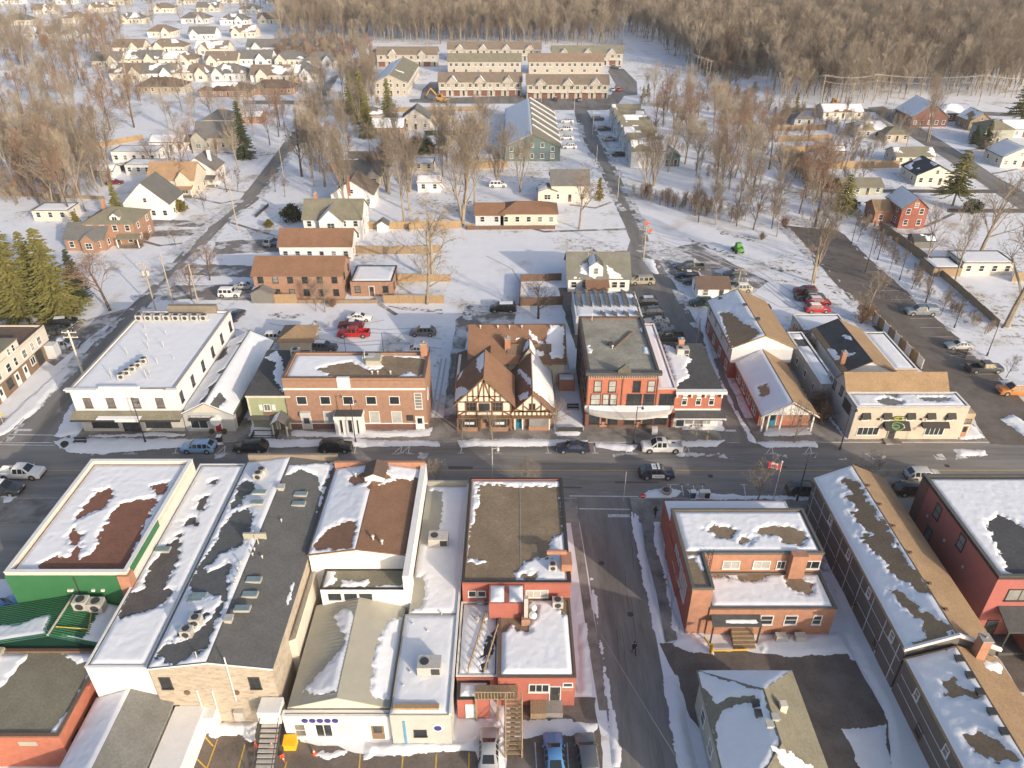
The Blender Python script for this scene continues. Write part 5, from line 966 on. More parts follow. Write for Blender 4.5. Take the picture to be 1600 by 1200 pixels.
# -- gravel-roofed red brick building
h = 6.4; x0, x1, y0, y1, _ = roofblock(722, 892, 912, 749, h); w = x1-x0; d = y1-y0
t = thing('gravel_roofed_building', 'red brick building with brown gravel flat roof edged in snow', 'building', (x0, y0, 0)); MB().box(0, w, 0, d, 0, h).build('wall', BRICKP, t); pl = flatroof(t, 0, w, 0, d, h, GRAVEL, TRIMB, .25, .2, BRICKP)
snow(pl, t, cell=.17, amp=.5, bare=[[(748, 757), (875, 762), (880, 770), (872, 785), (880, 805), (878, 835), (858, 845), (862, 870), (820, 875), (805, 895), (800, 912), (724, 912), (728, 880), (765, 880), (732, 870), (738, 820), (748, 790)], [(815, 900), (838, 898), (845, 906), (820, 908)]])
q = P(893, 875, h); MB().box(w-.9, w+.2, 1.5, 3.4, h-1, h+1.2).build('chimney_stack', BRICKO, t); MB().tube((w-2.4, 3.2, h+1.3), (w-.3, 3.2, h+1.3), .28, .28, 8).build('flue', BRICKO, t); rooftop(t, 'ac', w-1.8, 2.0, h, .9)
win(t, 1.0, 0, 4.6, .7, .7, 'S', ''); win(t, 2.0, 0, 4.6, .7, .7, 'S', ''); win(t, w*.69, 0, 4.5, 2.2, .9, 'S', '3', TRIMW, GLASS3)
MB().box(w*.54, w*.545, d*.02, d*.98, h+.03, h+.06).build('roof_seam', LTMETAL, t)
# lower rear roofs
h2 = 4.2; xa, xb_, ya, yb, _ = roofblock(778, 900, 1059, 938, h2); yb = y0-.02; t2 = thing('rear_brick_annex', 'low red brick annex with drifted snow roof and open back stairs', 'annex', (xa, ya, 0)); w2 = xb_-xa; d2 = yb-ya
MB().box(0, w2, 0, d2, 0, h2).build('wall', BRICKP, t2); pl = flatroof(t2, 0, w2, 0, d2, h2, GRAVEL, TRIMBR, .12, .15, BRICKP); snow(pl, t2, cell=.17, amp=.4, thick=.25, bare=[[(780, 990), (800, 975), (812, 985), (824, 985), (838, 955), (830, 938), (780, 938)], [(862, 938), (870, 950), (885, 962), (896, 965), (896, 938)]])
q = P(871, 945, h2); rooftop(t2, 'ac', q.x-xa, q.y-ya-.2, h2, 1.1)
xm = P(813, 950, h2).x-xa; MB().box(xm-3.2, xm+.4, d2-2.6, d2-.05, h2, h2+2.2).build('stair_tower', BRICKP, t2); snow(((xm-3.2, d2-2.6, h2+2.2), (1, 0, 0), (0, 1, 0), 1.7, 2.5), t2, cell=.2); snow(((xm-1.3, d2-2.6, h2+2.2), (1, 0, 0), (0, 1, 0), 1.7, 2.5), t2, cell=.2)
MB().box(xm+.35, xm+.75, d2-3.3, d2-2.9, h2, h2+3.6).build('flue', METAL, t2); MB().box(xm+.1, xm+1.0, d2-3.6, d2-2.7, h2, h2+.9).build('flue_base', BRICKT, t2)
for i in range(2): MB().tube((xm+1.2, d2-2.2-i*1.0, h2+1.2), (xm+1.4, d2-2.5-i*1.0, h2+1.35), .45, .3, 10).build('satellite_dish', TRIMW, t2)
win(t2, w2*.53, 0, 2.2, 1.8, 1.0, 'S', '3', TRIMW, GLASS); door(t2, w2*.74, 0, .9, .95, 2.0, 'S', TRIMB, LGREY); win(t2, w2*.9, 0, 3.0, .8, .4, 'S', ''); MB().box(w2*.82, w2*.97, -.06, 0, 2.3, 2.6).build('sign', BRICKO, t2); MB().box(w2*.42, w2*.62, -1.5, -.02, 0, .9).build('step_block', WOOD, t2); MB().box(w2*.62, w2*.84, -1.4, -.02, 0, .85).build('stoop', CONC, t2)
# wooden back stairs and side sheds
h3 = 3.6; xa3, xb3, ya3, yb3, _ = roofblock(713, 765, 1057, 938, h3); t3 = thing('low_side_wing', 'low side wing with snowed roof and wooden walkway behind red brick', 'annex', (xa3, ya3, 0)); MB().box(0, xa-xa3-.05, 0, y0-ya3-.02, 0, h3).build('wall', BRICKP, t3); pl = flatroof(t3, 0, xa-xa3-.05, 0, y0-ya3-.02, h3, BITU, TRIMW, .1, .1, BRICKP); snow(pl, t3, cell=.25, bare=[[(758, 1000), (770, 985), (778, 990), (765, 1020), (756, 1050), (750, 1050)]], amp=.5)
for o_, (qa, qb) in enumerate((((760, 965), (732, 1055)), ((778, 985), (757, 1055)))):
    qa = P(*qa, h3); qb = P(*qb, h3); MB().bar((qa.x-xa3, qa.y-ya3, h3+.95), (qb.x-xa3, qb.y-ya3, h3+.95), .12).build('walkway_rail', WOOD, t3)
    for i in range(9): q = qa.lerp(qb, i/8); MB().box(q.x-xa3-.05, q.x-xa3+.05, q.y-ya3-.05, q.y-ya3+.05, h3, h3+.95).build('rail_post', WOOD, t3)
rooftop(t3, 'vent', 1.8, 6.5, h3, 1.4); rooftop(t3, 'vent', 2.6, 6.4, h3, 1.4); rooftop(t3, 'box', 2.0, 9.0, h3, 1.3)
q = P(781, 1062, 3.4); st = thing('wooden_back_stairs', 'wooden back stairs with landing running down the brick annex', 'stairs', (q.x+1.3, ya-.1, 0))
MB().box(-3.6, .4, -1.6, -.1, 3.3, 3.4).build('landing', WOOD, st)
for i in range(12): MB().box(-.7, .7, -1.9-i*.3, -1.62-i*.3, 3.2-i*.25, 3.26-i*.25).build('tread', WOOD, st)
for s in (-.75, .75): MB().bar((s, -1.5, 3.3), (s, -5.2, .1), .14).build('stringer', WOOD, st); MB().bar((s, -1.5, 4.3), (s, -5.2, 1.0), .09).build('handrail', WOOD, st); MB().box(s-.06, s+.06, -5.25, -5.13, 0, 1.1).build('newel', WOOD, st)
for i in range(13): MB().box(-3.6+i*.3, -3.54+i*.3, -1.6, -1.54, 3.4, 4.3).build('baluster', WOOD, st)
MB().bar((-3.6, -1.57, 4.35), (.1, -1.57, 4.35), .09).build('handrail', WOOD, st)
for x in (-3.5, -1.5, .3): MB().box(x-.08, x+.08, -1.6, -1.44, 0, 3.3).build('landing_post', WOOD, st)
h4 = 2.9; xa, xb_, ya, yb, _ = roofblock(714, 764, 1093, 1062, h4); t = thing('small_red_shed', 'small red shed with white door and flat snowy roof by the back stairs', 'shed', (xa, ya, 0)); MB().box(0, xb_-xa, 0, yb-ya-.1, 0, h4).build('wall', BRICKP, t); pl = flatroof(t, 0, xb_-xa, 0, yb-ya-.1, h4, BITU, TRIMB, .1, .12, BRICKP); snow(pl, t, cell=.17, thick=.22); door(t, 1.3, 0, .1, .9, 2.0, 'S', TRIMW, TRIMW, False)

# -- corner brick building, L shaped upper floor
h = 6.6; x0, x1, y0, y1, _ = roofblock(1098, 1286, 866, 798, h); xw = P(1047, 790, h).x-x0; ys = P(0, 921, h).y-y0; w = x1-x0; d = y1-y0
t = thing('corner_brick_building', 'orange brick corner building with snowy L-shaped roof and brick chimney', 'building', (x0, y0, 0))
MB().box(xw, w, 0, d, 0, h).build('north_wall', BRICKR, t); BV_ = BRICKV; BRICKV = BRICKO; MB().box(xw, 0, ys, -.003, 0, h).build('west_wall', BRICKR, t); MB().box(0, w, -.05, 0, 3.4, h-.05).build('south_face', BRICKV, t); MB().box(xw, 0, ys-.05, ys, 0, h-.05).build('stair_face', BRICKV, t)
MB().box(xw, w, 0, d, h, h+.1).build('roof', GRAVEL, t); MB().box(xw, 0, ys, -.003, h, h+.1).build('wing_roof', GRAVEL, t)
for bx in ((xw-.1, w+.1, d-.2, d+.1), (xw-.1, xw+.2, ys+.1, d-.2), (w-.2, w+.1, .2, d-.2), (0, w+.1, -.1, .2), (-.2, .1, ys+.1, -.1), (xw-.1, .1, ys-.1, ys+.1)): MB().box(*bx, h+.02, h+.32).build('parapet', mat('dark_coping', (0.12, 0.12, 0.11), .7, .1, 1), t)
snow(((xw+.2, .2, h+.1), (1, 0, 0), (0, 1, 0), w-xw-.4, d-.4), t, cell=.17, amp=.5, bare=[[(1102, 828), (1120, 822), (1150, 828), (1142, 845), (1118, 838)], [(1155, 840), (1178, 838), (1170, 850), (1156, 848)], [(1182, 832), (1200, 820), (1245, 826), (1262, 840), (1250, 852), (1230, 850), (1215, 838)]])
snow(((xw+.2, ys+.1, h+.1), (1, 0, 0), (0, 1, 0), -xw-.4, -ys), t, cell=.17, keep=[(1068, 868), (1098, 866), (1100, 895), (1092, 885), (1085, 870), (1074, 875), (1080, 895), (1074, 900)])
h2 = 3.9; yz = P(0, 952, h2).y-y0; wz = P(1308, 953, h2).x-x0; MB().box(.02, wz, yz, -.06, 0, h2).build('rear_wall', BRICKV, t); pl = flatroof(t, .02, wz, yz, -.06, h2, GRAVEL, mat('dark_coping', (.12, .12, .11)), .15, .2, BRICKO)
snow(pl, t, cell=.17, amp=.4, bare=[[(1108, 900), (1200, 898), (1192, 905), (1170, 908), (1150, 903)], [(1222, 902), (1250, 900), (1268, 912), (1266, 928), (1245, 925), (1230, 915)]])
for px, ww in ((1140, 1.7), (1187, 1.7), (1217, .8), (1264, 1.7)): q = P(px, 885, 4.5); win(t, q.x-x0, -.05, 4.6, ww, 1.0, 'S', '2', TRIMW, GLASS3 if px < 1200 else GLASS)
for px in (1198, 1236, 1277): q = P(px, 975, 2); win(t, q.x-x0, yz, 1.7, 1.2 if px < 1270 else .8, 1.2, 'S', 'h', TRIMW, GLASS)
q = P(1241, 880, 5); MB().box(q.x-x0-.9, q.x-x0+.75, -1.0, -.06, h2-.1, h+.6).build('chimney', BRICKO, t)
for i in range(2): MB().tube((.6+i*.45, -.2, h2), (.6+i*.45, -.2, h+.9), .04, .04, 5).build('ladder_rail', DMETAL, t)
for i in range(8): MB().bar((.6, -.2, h2+.3+i*.4), (1.05, -.2, h2+.3+i*.4), .035).build('ladder_rung', DMETAL, t)
for yy in (-.8, -3, -5.2): win(t, xw, yy+3, 2.5, 1.6, 2.6, 'W', '2h', LGREY, GLASS3)
yc = P(0, 978, 2.8).y-y0; MB().prism([(.2, yc, 2.6), (5.3, yc, 2.6), (5.3, yz-.02, 3.0), (.2, yz-.02, 3.0)], (0, 0, .14)).build('porch_roof', BITU, t); snow(((.2, yc, 2.75), (1, 0, 0), (0, .99, .11), 5.1, (yz-yc)), t, cell=.18, bare=[[(1112, 960), (1122, 960), (1128, 978), (1118, 980)]])
for x in (.3, 5.2): MB().box(x-.07, x+.07, yc+.05, yc+.19, 0, 2.6).build('porch_post', TRIMB, t)
for i in range(5): MB().box(2.6, 4.9, yz-.4-i*.38, yz-.05-i*.38, 0, 1.0-i*.2).build('step', WOOD, t)
lo = P(1037, 782, 4.0); MB().box(lo.x-x0, P(1228, 782, 4).x-x0, d+.02, lo.y-y0, 0, 4.0).box(lo.x-x0, xw-.12, ys+5, d+.02, 0, 4.0).build('low_front', BRICKR, t); snow(((lo.x-x0, d+.1, 4.0), (1, 0, 0), (0, 1, 0), P(1228, 782, 4).x-lo.x, max(.6, lo.y-y0-d-.1)), t, cell=.17, edge=.05)
for px in (1215, 1245): q = P(px, 993); MB().box(q.x-x0-.55, q.x-x0+.55, yz-1.2, yz-.5, 0, 1.0).build('condenser', METAL, t)

BRICKV = BV_
# -- long taupe panelled building
h = 6.0; x0, x1, y0, y1, _ = roofblock(1416, 1558, 1014, 747, h); w = x1-x0; d = y1-y0
t = thing('long_taupe_building', 'long taupe panelled building with snow on the west slope and tan east slope', 'building', (x0, y0, 0)); MB().prism([(0, 0, 0), (w, 0, 0), (w, 0, h), (w*.5, 0, h+1.85), (0, 0, h)], (0, d, 0)).build('wall', TAUPE, t)
pl = gable(t, 0, w, 0, d, h, 2.0, 'y', TANRF, .2, .16); 
snow(pl['W'], t, cell=.17, amp=.5, bare=[[(1312, 752), (1325, 748), (1345, 760), (1354, 778), (1330, 768)], [(1318, 775), (1345, 770), (1370, 800), (1378, 812), (1340, 795)], [(1328, 800), (1355, 795), (1388, 826), (1402, 852), (1370, 838), (1340, 815)], [(1345, 838), (1375, 832), (1412, 868), (1428, 892), (1395, 875), (1360, 855)], [(1370, 862), (1400, 862), (1442, 905), (1456, 928), (1430, 920), (1395, 897)], [(1388, 922), (1410, 925), (1440, 955), (1478, 975), (1494, 1002), (1455, 1002), (1440, 972), (1412, 950)], [(1425, 1010), (1480, 985), (1490, 1000), (1430, 1014)]])
for i in range(9):
    MB().box(-.05, 0, 1+i*(d-2)/8-.05, 1+i*(d-2)/8+.05, 0, h-.1).build('panel_joint', LGREY, t)
for z in (2.0, 4.0): MB().box(-.04, 0, .2, d-.2, z-.04, z+.04).build('panel_joint', LGREY, t)
for i in range(4): win(t, 0, 2.4+i*5.6, 4.4, .6, .95, 'W', 'h', TRIMW, GLASS2); win(t, 0, 4.2+i*5.6, 1.2, .6, .95, 'W', 'h', TRIMBR)
for k in (.12, .25, .42, .58, .72, .85): q = MB().box(-.15, .15, -.15, .15, 0, .25).build('ridge_vent', TRIMBR, t, loc=(w*.5+.35, d*k, h+1.85))
MB().prism([(-.3, -.25, h-.1), (w*.5, -.25, h+1.95), (w*.5, -.25, h+2.3), (-.3, -.25, h+.25)], (0, .25, 0)).prism([(w*.5, -.25, h+1.95), (w+.3, -.25, h-.1), (w+.3, -.25, h+.25), (w*.5, -.25, h+2.3)], (0, .25, 0)).build('white_parapet', WHITE, t)
chimney(t, w*.72, -.9, h, h+2.6, .9, BRICKO)
h2 = 5.2; t = thing('lower_taupe_wing', 'southern wing of the taupe building with skylit snowy slope', 'building', (x0, y0-26, 0)); MB().prism([(0, 0, 0), (w, 0, 0), (w, 0, h2), (w*.5, 0, h2+1.7), (0, 0, h2)], (0, 25.7, 0)).build('wall', TAUPE, t); pl = gable(t, 0, w, 0, 25.6, h2, 1.8, 'y', TANRF, .2, .16, 'roof', .02)
snow(pl['W'], t, cell=.17, amp=.35, bare=[[(1475, 1065), (1490, 1058), (1505, 1075), (1530, 1085), (1525, 1090), (1500, 1085), (1480, 1088)], [(1505, 1148), (1530, 1142), (1560, 1160), (1590, 1185), (1560, 1190), (1530, 1175)], [(1420, 1015), (1490, 1005), (1500, 1012), (1425, 1020)]]); snow(pl['E'], t, cell=.17, keep=[(1535, 1035), (1555, 1030), (1572, 1045), (1560, 1052), (1540, 1045)])
for px, py in ((1497, 1032), (1514, 1058), (1530, 1084), (1548, 1115), (1567, 1146)): onroof(t, pl['W'], 'box', px, py, 1.1, 1)
for i in range(4): win(t, 0, 22.5-i*5.5, 3.5, .6, .95, 'W', 'h', TRIMW, GLASS2); win(t, 0, 20.5-i*5.5, .9, .9, 1.1, 'W', 'h', TRIMBR)
for z in (1.8, 3.2): MB().box(-.04, 0, .2, 25.3, z-.04, z+.04).build('panel_joint', LGREY, t)

# -- red building at the right edge
h = 8.6; x0 = P(1451, 757, h).x; y1 = P(0, 745, h).y; y0 = P(0, 905, h).y; t = thing('red_stucco_building', 'tall red stucco building with dark parapet and black rear porch', 'building', (x0, y0, 0)); d = y1-y0; w = 13
MB().box(0, w, 0, d, 0, h).build('wall', wallm('red_stucco', (0.42, 0.105, 0.085), .05), t); MB().box(-.05, 0, d-1.6, d+.03, 0, h).build('brick_return', BRICKD, t); pl = flatroof(t, 0, w, 0, d, h, BITU, mat('dark_coping', (.12, .12, .11)), .4, .3, TRIMB)
snow(pl, t, cell=.17, amp=.5, bare=[[(1545, 815), (1562, 805), (1600, 825), (1680, 880), (1680, 900), (1580, 897), (1565, 870), (1552, 840)]])
for px, py, z in ((1465, 800, 6.2), (1450, 835, 4.2), (1502, 848, 5.4)): q = P(px, py, z); win(t, 0, min(d-1.2, max(1.0, rayplane(px, py, Vector((x0, 0, 0)), Vector((1, 0, 0))).y-y0)), max(1.2, rayplane(px, py, Vector((x0, 0, 0)), Vector((1, 0, 0))).z-.8), 1.0, 1.7, 'W', 'h', TRIMB, GLASS2)
win(t, 3.0, 0, 5.6, 2.6, 1.5, 'S', '2', TRIMB, GLASS2); MB().prism([(1.3, -2.6, 3.6), (9, -2.6, 3.6), (9, -.02, 4.6), (1.3, -.02, 4.6)], (0, 0, .15)).build('porch_roof', BITU, t); MB().box(.8, 8, -2.4, -.02, 0, .4).build('deck', BITU, t)
for x in (1.5, 4.5, 8): MB().box(x-.08, x+.08, -2.5, -2.34, 0, 3.6).build('porch_post', TRIMB, t)
door(t, 1.6, -.0, .4, 1.0, 2.1, 'S', TRIMB, TRIMB)
for i in range(3): MB().box(-.12, 0, d*(.3+.25*i)-.12, d*(.3+.25*i)+.12, 5.2, 5.5).build('wall_lamp', METAL, t)
h = 3.0; a = P(1590, 960, h); t = thing('red_back_shed', 'low red brick shed in the dark yard behind the red building', 'shed', (a.x, a.y-4, 0)); MB().box(0, 6, 0, 4, 0, h).build('wall', BRICKR, t); MB().box(-.2, 6.2, -.2, 4.2, h, h+.12).build('roof', BITU, t); snow(((-.2, -.2, h+.12), (1, 0, 0), (0, 1, 0), 6.4, 4.4), t, cover=.5)
sheet('yard', [(1535, 985), (1640, 960), (1640, 1090), (1590, 1080)], LOT, .006, .3)

# -- hip roofed house at the bottom
h = 5.0; a1 = P(1088, 1047, h); b1 = P(1237, 1046, h); w = b1.x-a1.x; t = thing('hip_roofed_house', 'hip roofed house with snow on its west side and olive shingles elsewhere', 'house', (a1.x, a1.y-14, 0))
MB().box(.4, w-.4, .4, 13.6, 0, h-.1).build('wall', wallm('grey_green_siding', (.38, .40, .36)), t); pl = hip(t, 0, w, 0, 14, h, 3.4, OLIVERF, .0, .16)
lay(t, {k: pl[k] for k in 'N'}, {'N': 1}, .2); p = pl['W']
def pixz(v): zc = v.y*CT-(v.z-CAMH)*ST; return (800+F_PX*v.x/zc, 600+F_PX*(-((v.z-CAMH)*CT+v.y*ST))/zc)
kw = [pixz(t.location+Vector(p[0])+Vector(p[1])*(a_*.97+p[3]*.015)+Vector(p[2])*(b_*.95+.1)) for a_, b_ in p[5]]
snow(p[:5], t, keep=kw, cell=.16, amp=.18, edge=.1, bare=[[(1094, 1068), (1104, 1082), (1120, 1100), (1142, 1090), (1178, 1088), (1186, 1094), (1150, 1100), (1128, 1112), (1118, 1128), (1120, 1165), (1114, 1140), (1104, 1110)]])
p = pl['S']; snow(p[:5], t, cell=.17, keep=[(1205, 1165), (1222, 1168), (1290, 1215), (1250, 1230), (1218, 1195)], amp=.3)
for px, py in ((1180, 1102), (1185, 1118)): onroof(t, p if 0 else pl['W'], 'box', px, py, 1.1, 1)
for px, py in ((1211, 1123), (1202, 1134)): onroof(t, pl['E'], 'box', px, py, 1.0)
q = P(1222, 1108, h+2.4); MB().box(q.x-a1.x-.3, q.x-a1.x+.3, q.y-a1.y+14-.3, q.y-a1.y+14+.3, h+1.5, h+3.2).build('chimney', CREAM, t)
for i in range(4): win(t, .4, 2+i*3, 1.4, 1.0, 1.5, 'W', 'h')
# ------------------------------------------------------------------ houses
def house(nm, label, px, py, w, d, hw, roof, rise, wm, rm, sn=None, rz=0, cat='house', group=None, front=True, chim=None, porch=None, cross=None, dormer=None, garage=False, wins=True, oh=.35, z=0.0, trim=None, at=None):
    """house with its front foot centre at a pixel; w x d metres; hw wall height"""
    p = at or P(px, py); t = thing(nm, label, cat, (p.x, p.y, z), math.radians(rz), group); far = p.y > 190; cell = .7 if p.y > 300 else (.5 if far else .3)
    if roof == 'x': MB().prism([(-w/2, 0, 0), (-w/2, 0, hw), (-w/2, d/2, hw+rise-.12), (-w/2, d, hw), (-w/2, d, 0)], (w, 0, 0)).build('wall', wm, t); pl = gable(t, -w/2, w/2, 0, d, hw, rise, 'x', rm, oh)
    elif roof == 'y': MB().prism([(-w/2, 0, 0), (w/2, 0, 0), (w/2, 0, hw), (0, 0, hw+rise-.12), (-w/2, 0, hw)], (0, d, 0)).build('wall', wm, t); pl = gable(t, -w/2, w/2, 0, d, hw, rise, 'y', rm, oh)
    elif roof == 'hip': MB().box(-w/2, w/2, 0, d, 0, hw-.1).build('wall', wm, t); pl = hip(t, -w/2, w/2, 0, d, hw, rise, rm, oh)
    else: MB().box(-w/2, w/2, 0, d, 0, hw).build('wall', wm, t); q = flatroof(t, -w/2, w/2, 0, d, hw, rm, TRIMB, .12, .15, wm); pl = {'F': q}
    lay(t, pl, sn if sn is not None else {'N': .9, 'W': .9, 'S': .18, 'E': .12, 'F': 1}, cell)
    if wins:
        ns = max(1, int(hw/2.6)); n = max(2, int(w/2.6)); side = 'E' if p.x < 0 else 'W'
        for s in range(ns):
            zz = .95+s*2.75
            for i in range(n):
                x = -w/2+w*(i+.5)/n
                if s == 0 and front and i == n//2: door(t, x, 0, .15, .95, 2.05, 'S', TRIMBR); continue
                if garage and s == 0 and i == 0: MB().box(x-1.1, x+1.1, -.05, 0, 0, 2.2).build('garage_door', TRIMW, t); continue
                win(t, x, 0, zz, .95, 1.25, 'S', 'h', trim)
            m_ = max(1, int(d/3.5))
            for i in range(m_): win(t, w/2 if side == 'E' else -w/2, d*(i+.5)/m_, zz, .9, 1.2, side, 'h', trim)
        if roof == 'y' and rise > 1.6: win(t, 0, 0, hw+.15, .8, 1.0, 'S', 'h', trim)
    if chim: chimney(t, chim[0], chim[1], hw-.5, hw+rise+1.0, .75, chim[2] if len(chim) > 2 else BRICKO)
    if porch:
        a, b = porch; MB().prism([(a, -2.2, 2.3), (b, -2.2, 2.3), (b, -.02, 2.9), (a, -.02, 2.9)], (0, 0, .12)).build('porch_roof', rm, t)
        for x in (a+.1, b-.1): MB().box(x-.09, x+.09, -2.15, -1.97, 0, 2.3).build('porch_post', TRIMW, t)
        MB().box(a, b, -2.2, -.02, 0, .3).build('porch_floor', CONC, t)
    if cross:        # front gable (x, width, projection, wall height, rise)
        for cx, cw, cp, ch, cr in cross:
            MB().prism([(cx-cw/2, -cp, 0), (cx+cw/2, -cp, 0), (cx+cw/2, -cp, ch), (cx, -cp, ch+cr-.1), (cx-cw/2, -cp, ch)], (0, cp+d*.42, 0)).build('gable_wall', wm, t)
            q = gable(t, cx-cw/2, cx+cw/2, -cp, d*.42, ch, cr, 'y', rm, .25, .12, 'gable_roof'); lay(t, q, {'W': .85, 'E': .15}, cell)
            for s in range(max(1, int(ch/2.6))): win(t, cx, -cp, .95+2.75*s, min(1.6, cw*.4), 1.25, 'S', 'h2', trim)
    if dormer:
        for dx, dw in dormer:
            MB().prism([(dx-dw/2, .8, hw), (dx+dw/2, .8, hw), (dx+dw/2, .8, hw+rise*.55), (dx, .8, hw+rise*.9), (dx-dw/2, .8, hw+rise*.55)], (0, d*.4, 0)).build('dormer', TRIMW, t); gable(t, dx-dw/2, dx+dw/2, .8, .8+d*.4, hw+rise*.55, rise*.36, 'y', rm, .15, .08, 'dormer_roof'); win(t, dx, .8, hw+rise*.12, dw*.5, rise*.4, 'S', '2', trim)
    return t
BEIGEW = wallm('beige_siding', (.44, .39, .32)); TANW = wallm('tan_siding', (.48, .39, .28)); YELW = wallm('yellow_siding', (.58, .53, .41))
PALEG = wallm('mint_siding', (.50, .56, .47)); BLUEG = wallm('bluish_siding', (.40, .45, .50)); GRGR = wallm('sage_siding', (.36, .38, .30))
ORRF = roofm('orange_tan_shingle', (.40, .24, .12)); MIDRF = roofm('mid_brown_shingle', (.225, .17, .125)); SLATE = roofm('slate_shingle', (.17, .165, .16)); BLUERF = roofm('blue_black_shingle', (.06, .07, .09))
H = house
# left of and along the side street
H('white_gabled_house', 'tall white house with steep street gable and grey dormered east slope', 234, 342, 11.5, 9, 4.2, 'y', 5.2, WHITE, GREYRF, {'W': .6, 'E': .02}, porch=None, front=False)
H('orange_roofed_house', 'cream house with orange tan roof behind the tall white gable', 272, 306, 12.5, 9, 4.6, 'x', 3.6, YELW, ORRF, {'N': .9}, cross=[(3.6, 4.2, .6, 4.6, 2.4)], porch=(1.5, 6))
H('white_cottage', 'white cottage with dark grey roof and front bay beside the street', 314, 290, 9.5, 8, 4.6, 'y', 3.4, WHITE, SLATE, {'W': .25, 'E': .1}, chim=(2.5, 4, TRIMW), porch=(.5, 5))
H('flat_white_garage', 'long white garage with flat snowy roof and dark rim, farther from street', 212, 254, 14, 7, 3.4, 'flat', 0, WHITE, BITU, front=False)
H('flat_grey_garage', 'grey garage with flat snowy roof behind the orange roofed house', 232, 273, 13, 6, 3.0, 'flat', 0, LGREY, BITU, front=False)
H('white_barn', 'white barn with low snowy gable roof', 262, 237, 11, 8, 3.2, 'x', 1.5, WHITE, GREYRF, {'S': .97, 'N': 1})
H('grey_winged_house', 'pale house with big charcoal roof and west wing behind the tall spruce', 338, 234, 13, 10, 4.2, 'x', 3.8, wallm('stone_siding', (.45, .42, .35)), SLATE, {'N': .9, 'S': .05}, cross=[(-5, 5, 1.5, 3.6, 2.8)])
H('charcoal_roofed_bungalow', 'bungalow with charcoal roof beyond the tall spruce', 345, 200, 12, 9, 3.0, 'hip', 2.6, TANW, SLATE, {'W': .8, 'N': .8})
H('small_charcoal_shed', 'small charcoal roofed shed between the barn and the cottage', 292, 235, 6, 6, 3.0, 'x', 1.4, WHITE, MIDRF, {})
H('brick_hip_house', 'brown brick house with olive hip roof and small dormer behind the spruces', 178, 384, 11.5, 9.5, 5.4, 'hip', 2.4, BRICKT, OLIVERF, {'N': .5}, dormer=[(1.5, 2.2)], chim=(-3, 6, BRICKO), porch=(2, 7))
H('spruce_hidden_bungalow', 'small brown bungalow half hidden by tall spruces', 136, 392, 9, 8, 3.0, 'x', 2.4, BRICKT, SLATE, {'N': .9}, cross=[(1.5, 3.4, 1.2, 2.9, 1.5)])
H('victorian_white_house', 'large white house with grey cross gables and front porch', 523, 377, 13.5, 9.5, 5.6, 'x', 3.2, WHITE, OLIVERF, {'N': .9}, cross=[(0, 5.4, 1.6, 5.6, 2.6)], porch=(-9.5, -3.2), chim=(-4.5, 5.5))
H('brown_roofed_white_house', 'long low white house under a plain brown roof', 495, 407, 16, 7.5, 3.6, 'x', 2.6, WHITE, BROWNRF, {'N': .8})
H('brown_brick_duplex', 'long two-storey brown brick house under a brown roof', 470, 468, 17.5, 8.5, 5.4, 'x', 2.2, BRICKT, BROWNRF, {'N': .8, 'S': .06}, trim=TRIMB, front=False)
H('flat_roofed_cottage', 'tan brick cottage with flat snowy roof and dark window frames', 582, 463, 8.4, 8, 3.2, 'flat', 0, BRICKT, GREYRF, trim=TRIMB)
H('grey_garden_shed', 'grey gabled shed in front of the brick duplex', 411, 474, 4.3, 4, 2.3, 'y', 1.1, wallm('shed_grey', (.2, .19, .17)), SLATE, {'W': .6}, cat='shed', wins=False)
H('tan_pyramid_hut', 'small hut with tan pyramid roof behind the brick bank', 463, 553, 5.6, 5.6, 2.6, 'hip', 1.7, TANW, TANRF, {'W': .1}, cat='hut', wins=False)
H('brick_chimney_house', 'white gabled house with tall brick chimney on its gable end', 552, 324, 11, 9, 3.6, 'y', 3.6, WHITE, MIDRF, {'W': .5, 'E': .1}, chim=(-.6, .3, BRICKR))
H('brown_gabled_cottage', 'brown roofed cottage amid bare trees, behind the chimney house', 566, 290, 11, 8, 3.2, 'x', 3.0, TANW, SLATE, {'N': .8, 'S': .1}, cross=[(3.5, 3.4, .5, 3, 1.6)])
H('low_red_house', 'low red brick house with patchy snow roof behind bare trees', 552, 268, 14, 8, 3.0, 'x', 2.0, BRICKR, MIDRF, {'N': .9, 'S': .45})
H('white_back_garage', 'small white garage with snowy roof beside the back gardens', 671, 300, 6.4, 6.5, 2.8, 'x', 1.2, WHITE, BROWNRF, {'S': .93, 'N': 1}, cat='garage', front=False)
H('playhouse_shed', 'tiny white playhouse shed by the board fence', 598, 362, 2.6, 2.4, 1.9, 'y', .9, WHITE, GREYRF, {'W': .6}, cat='shed', wins=False)
H('brown_hip_house', 'low house with brown hip roof behind the empty lot', 826, 352, 14, 8, 3.0, 'hip', 1.9, CREAM, BROWNRF, {'N': .6}, front=False)
H('brown_wing_bungalow', 'brown roofed bungalow wing beside the hip house', 765, 352, 7, 8, 2.8, 'x', 1.7, LGREY, BROWNRF, {'N': .6}, front=False)
H('cream_veranda_house', 'cream house with grey roof and low veranda wing', 890, 316, 10, 9, 4.8, 'x', 2.8, CREAM, SLATE, {'N': .9}, cross=[(-6, 5, .5, 3.2, .9)])
H('long_garden_shed', 'long garden shed with grey roof beyond the fence', 688, 192, 10, 6, 3.0, 'x', 1.2, TANW, MIDRF, {'S': .3, 'N': 1}, cat='shed')
H('half_timbered_cottage', 'cream cottage with timbered gable beside the long garden shed', 650, 203, 10, 9, 4.0, 'y', 3.4, CREAM, SLATE, {'W': .3})
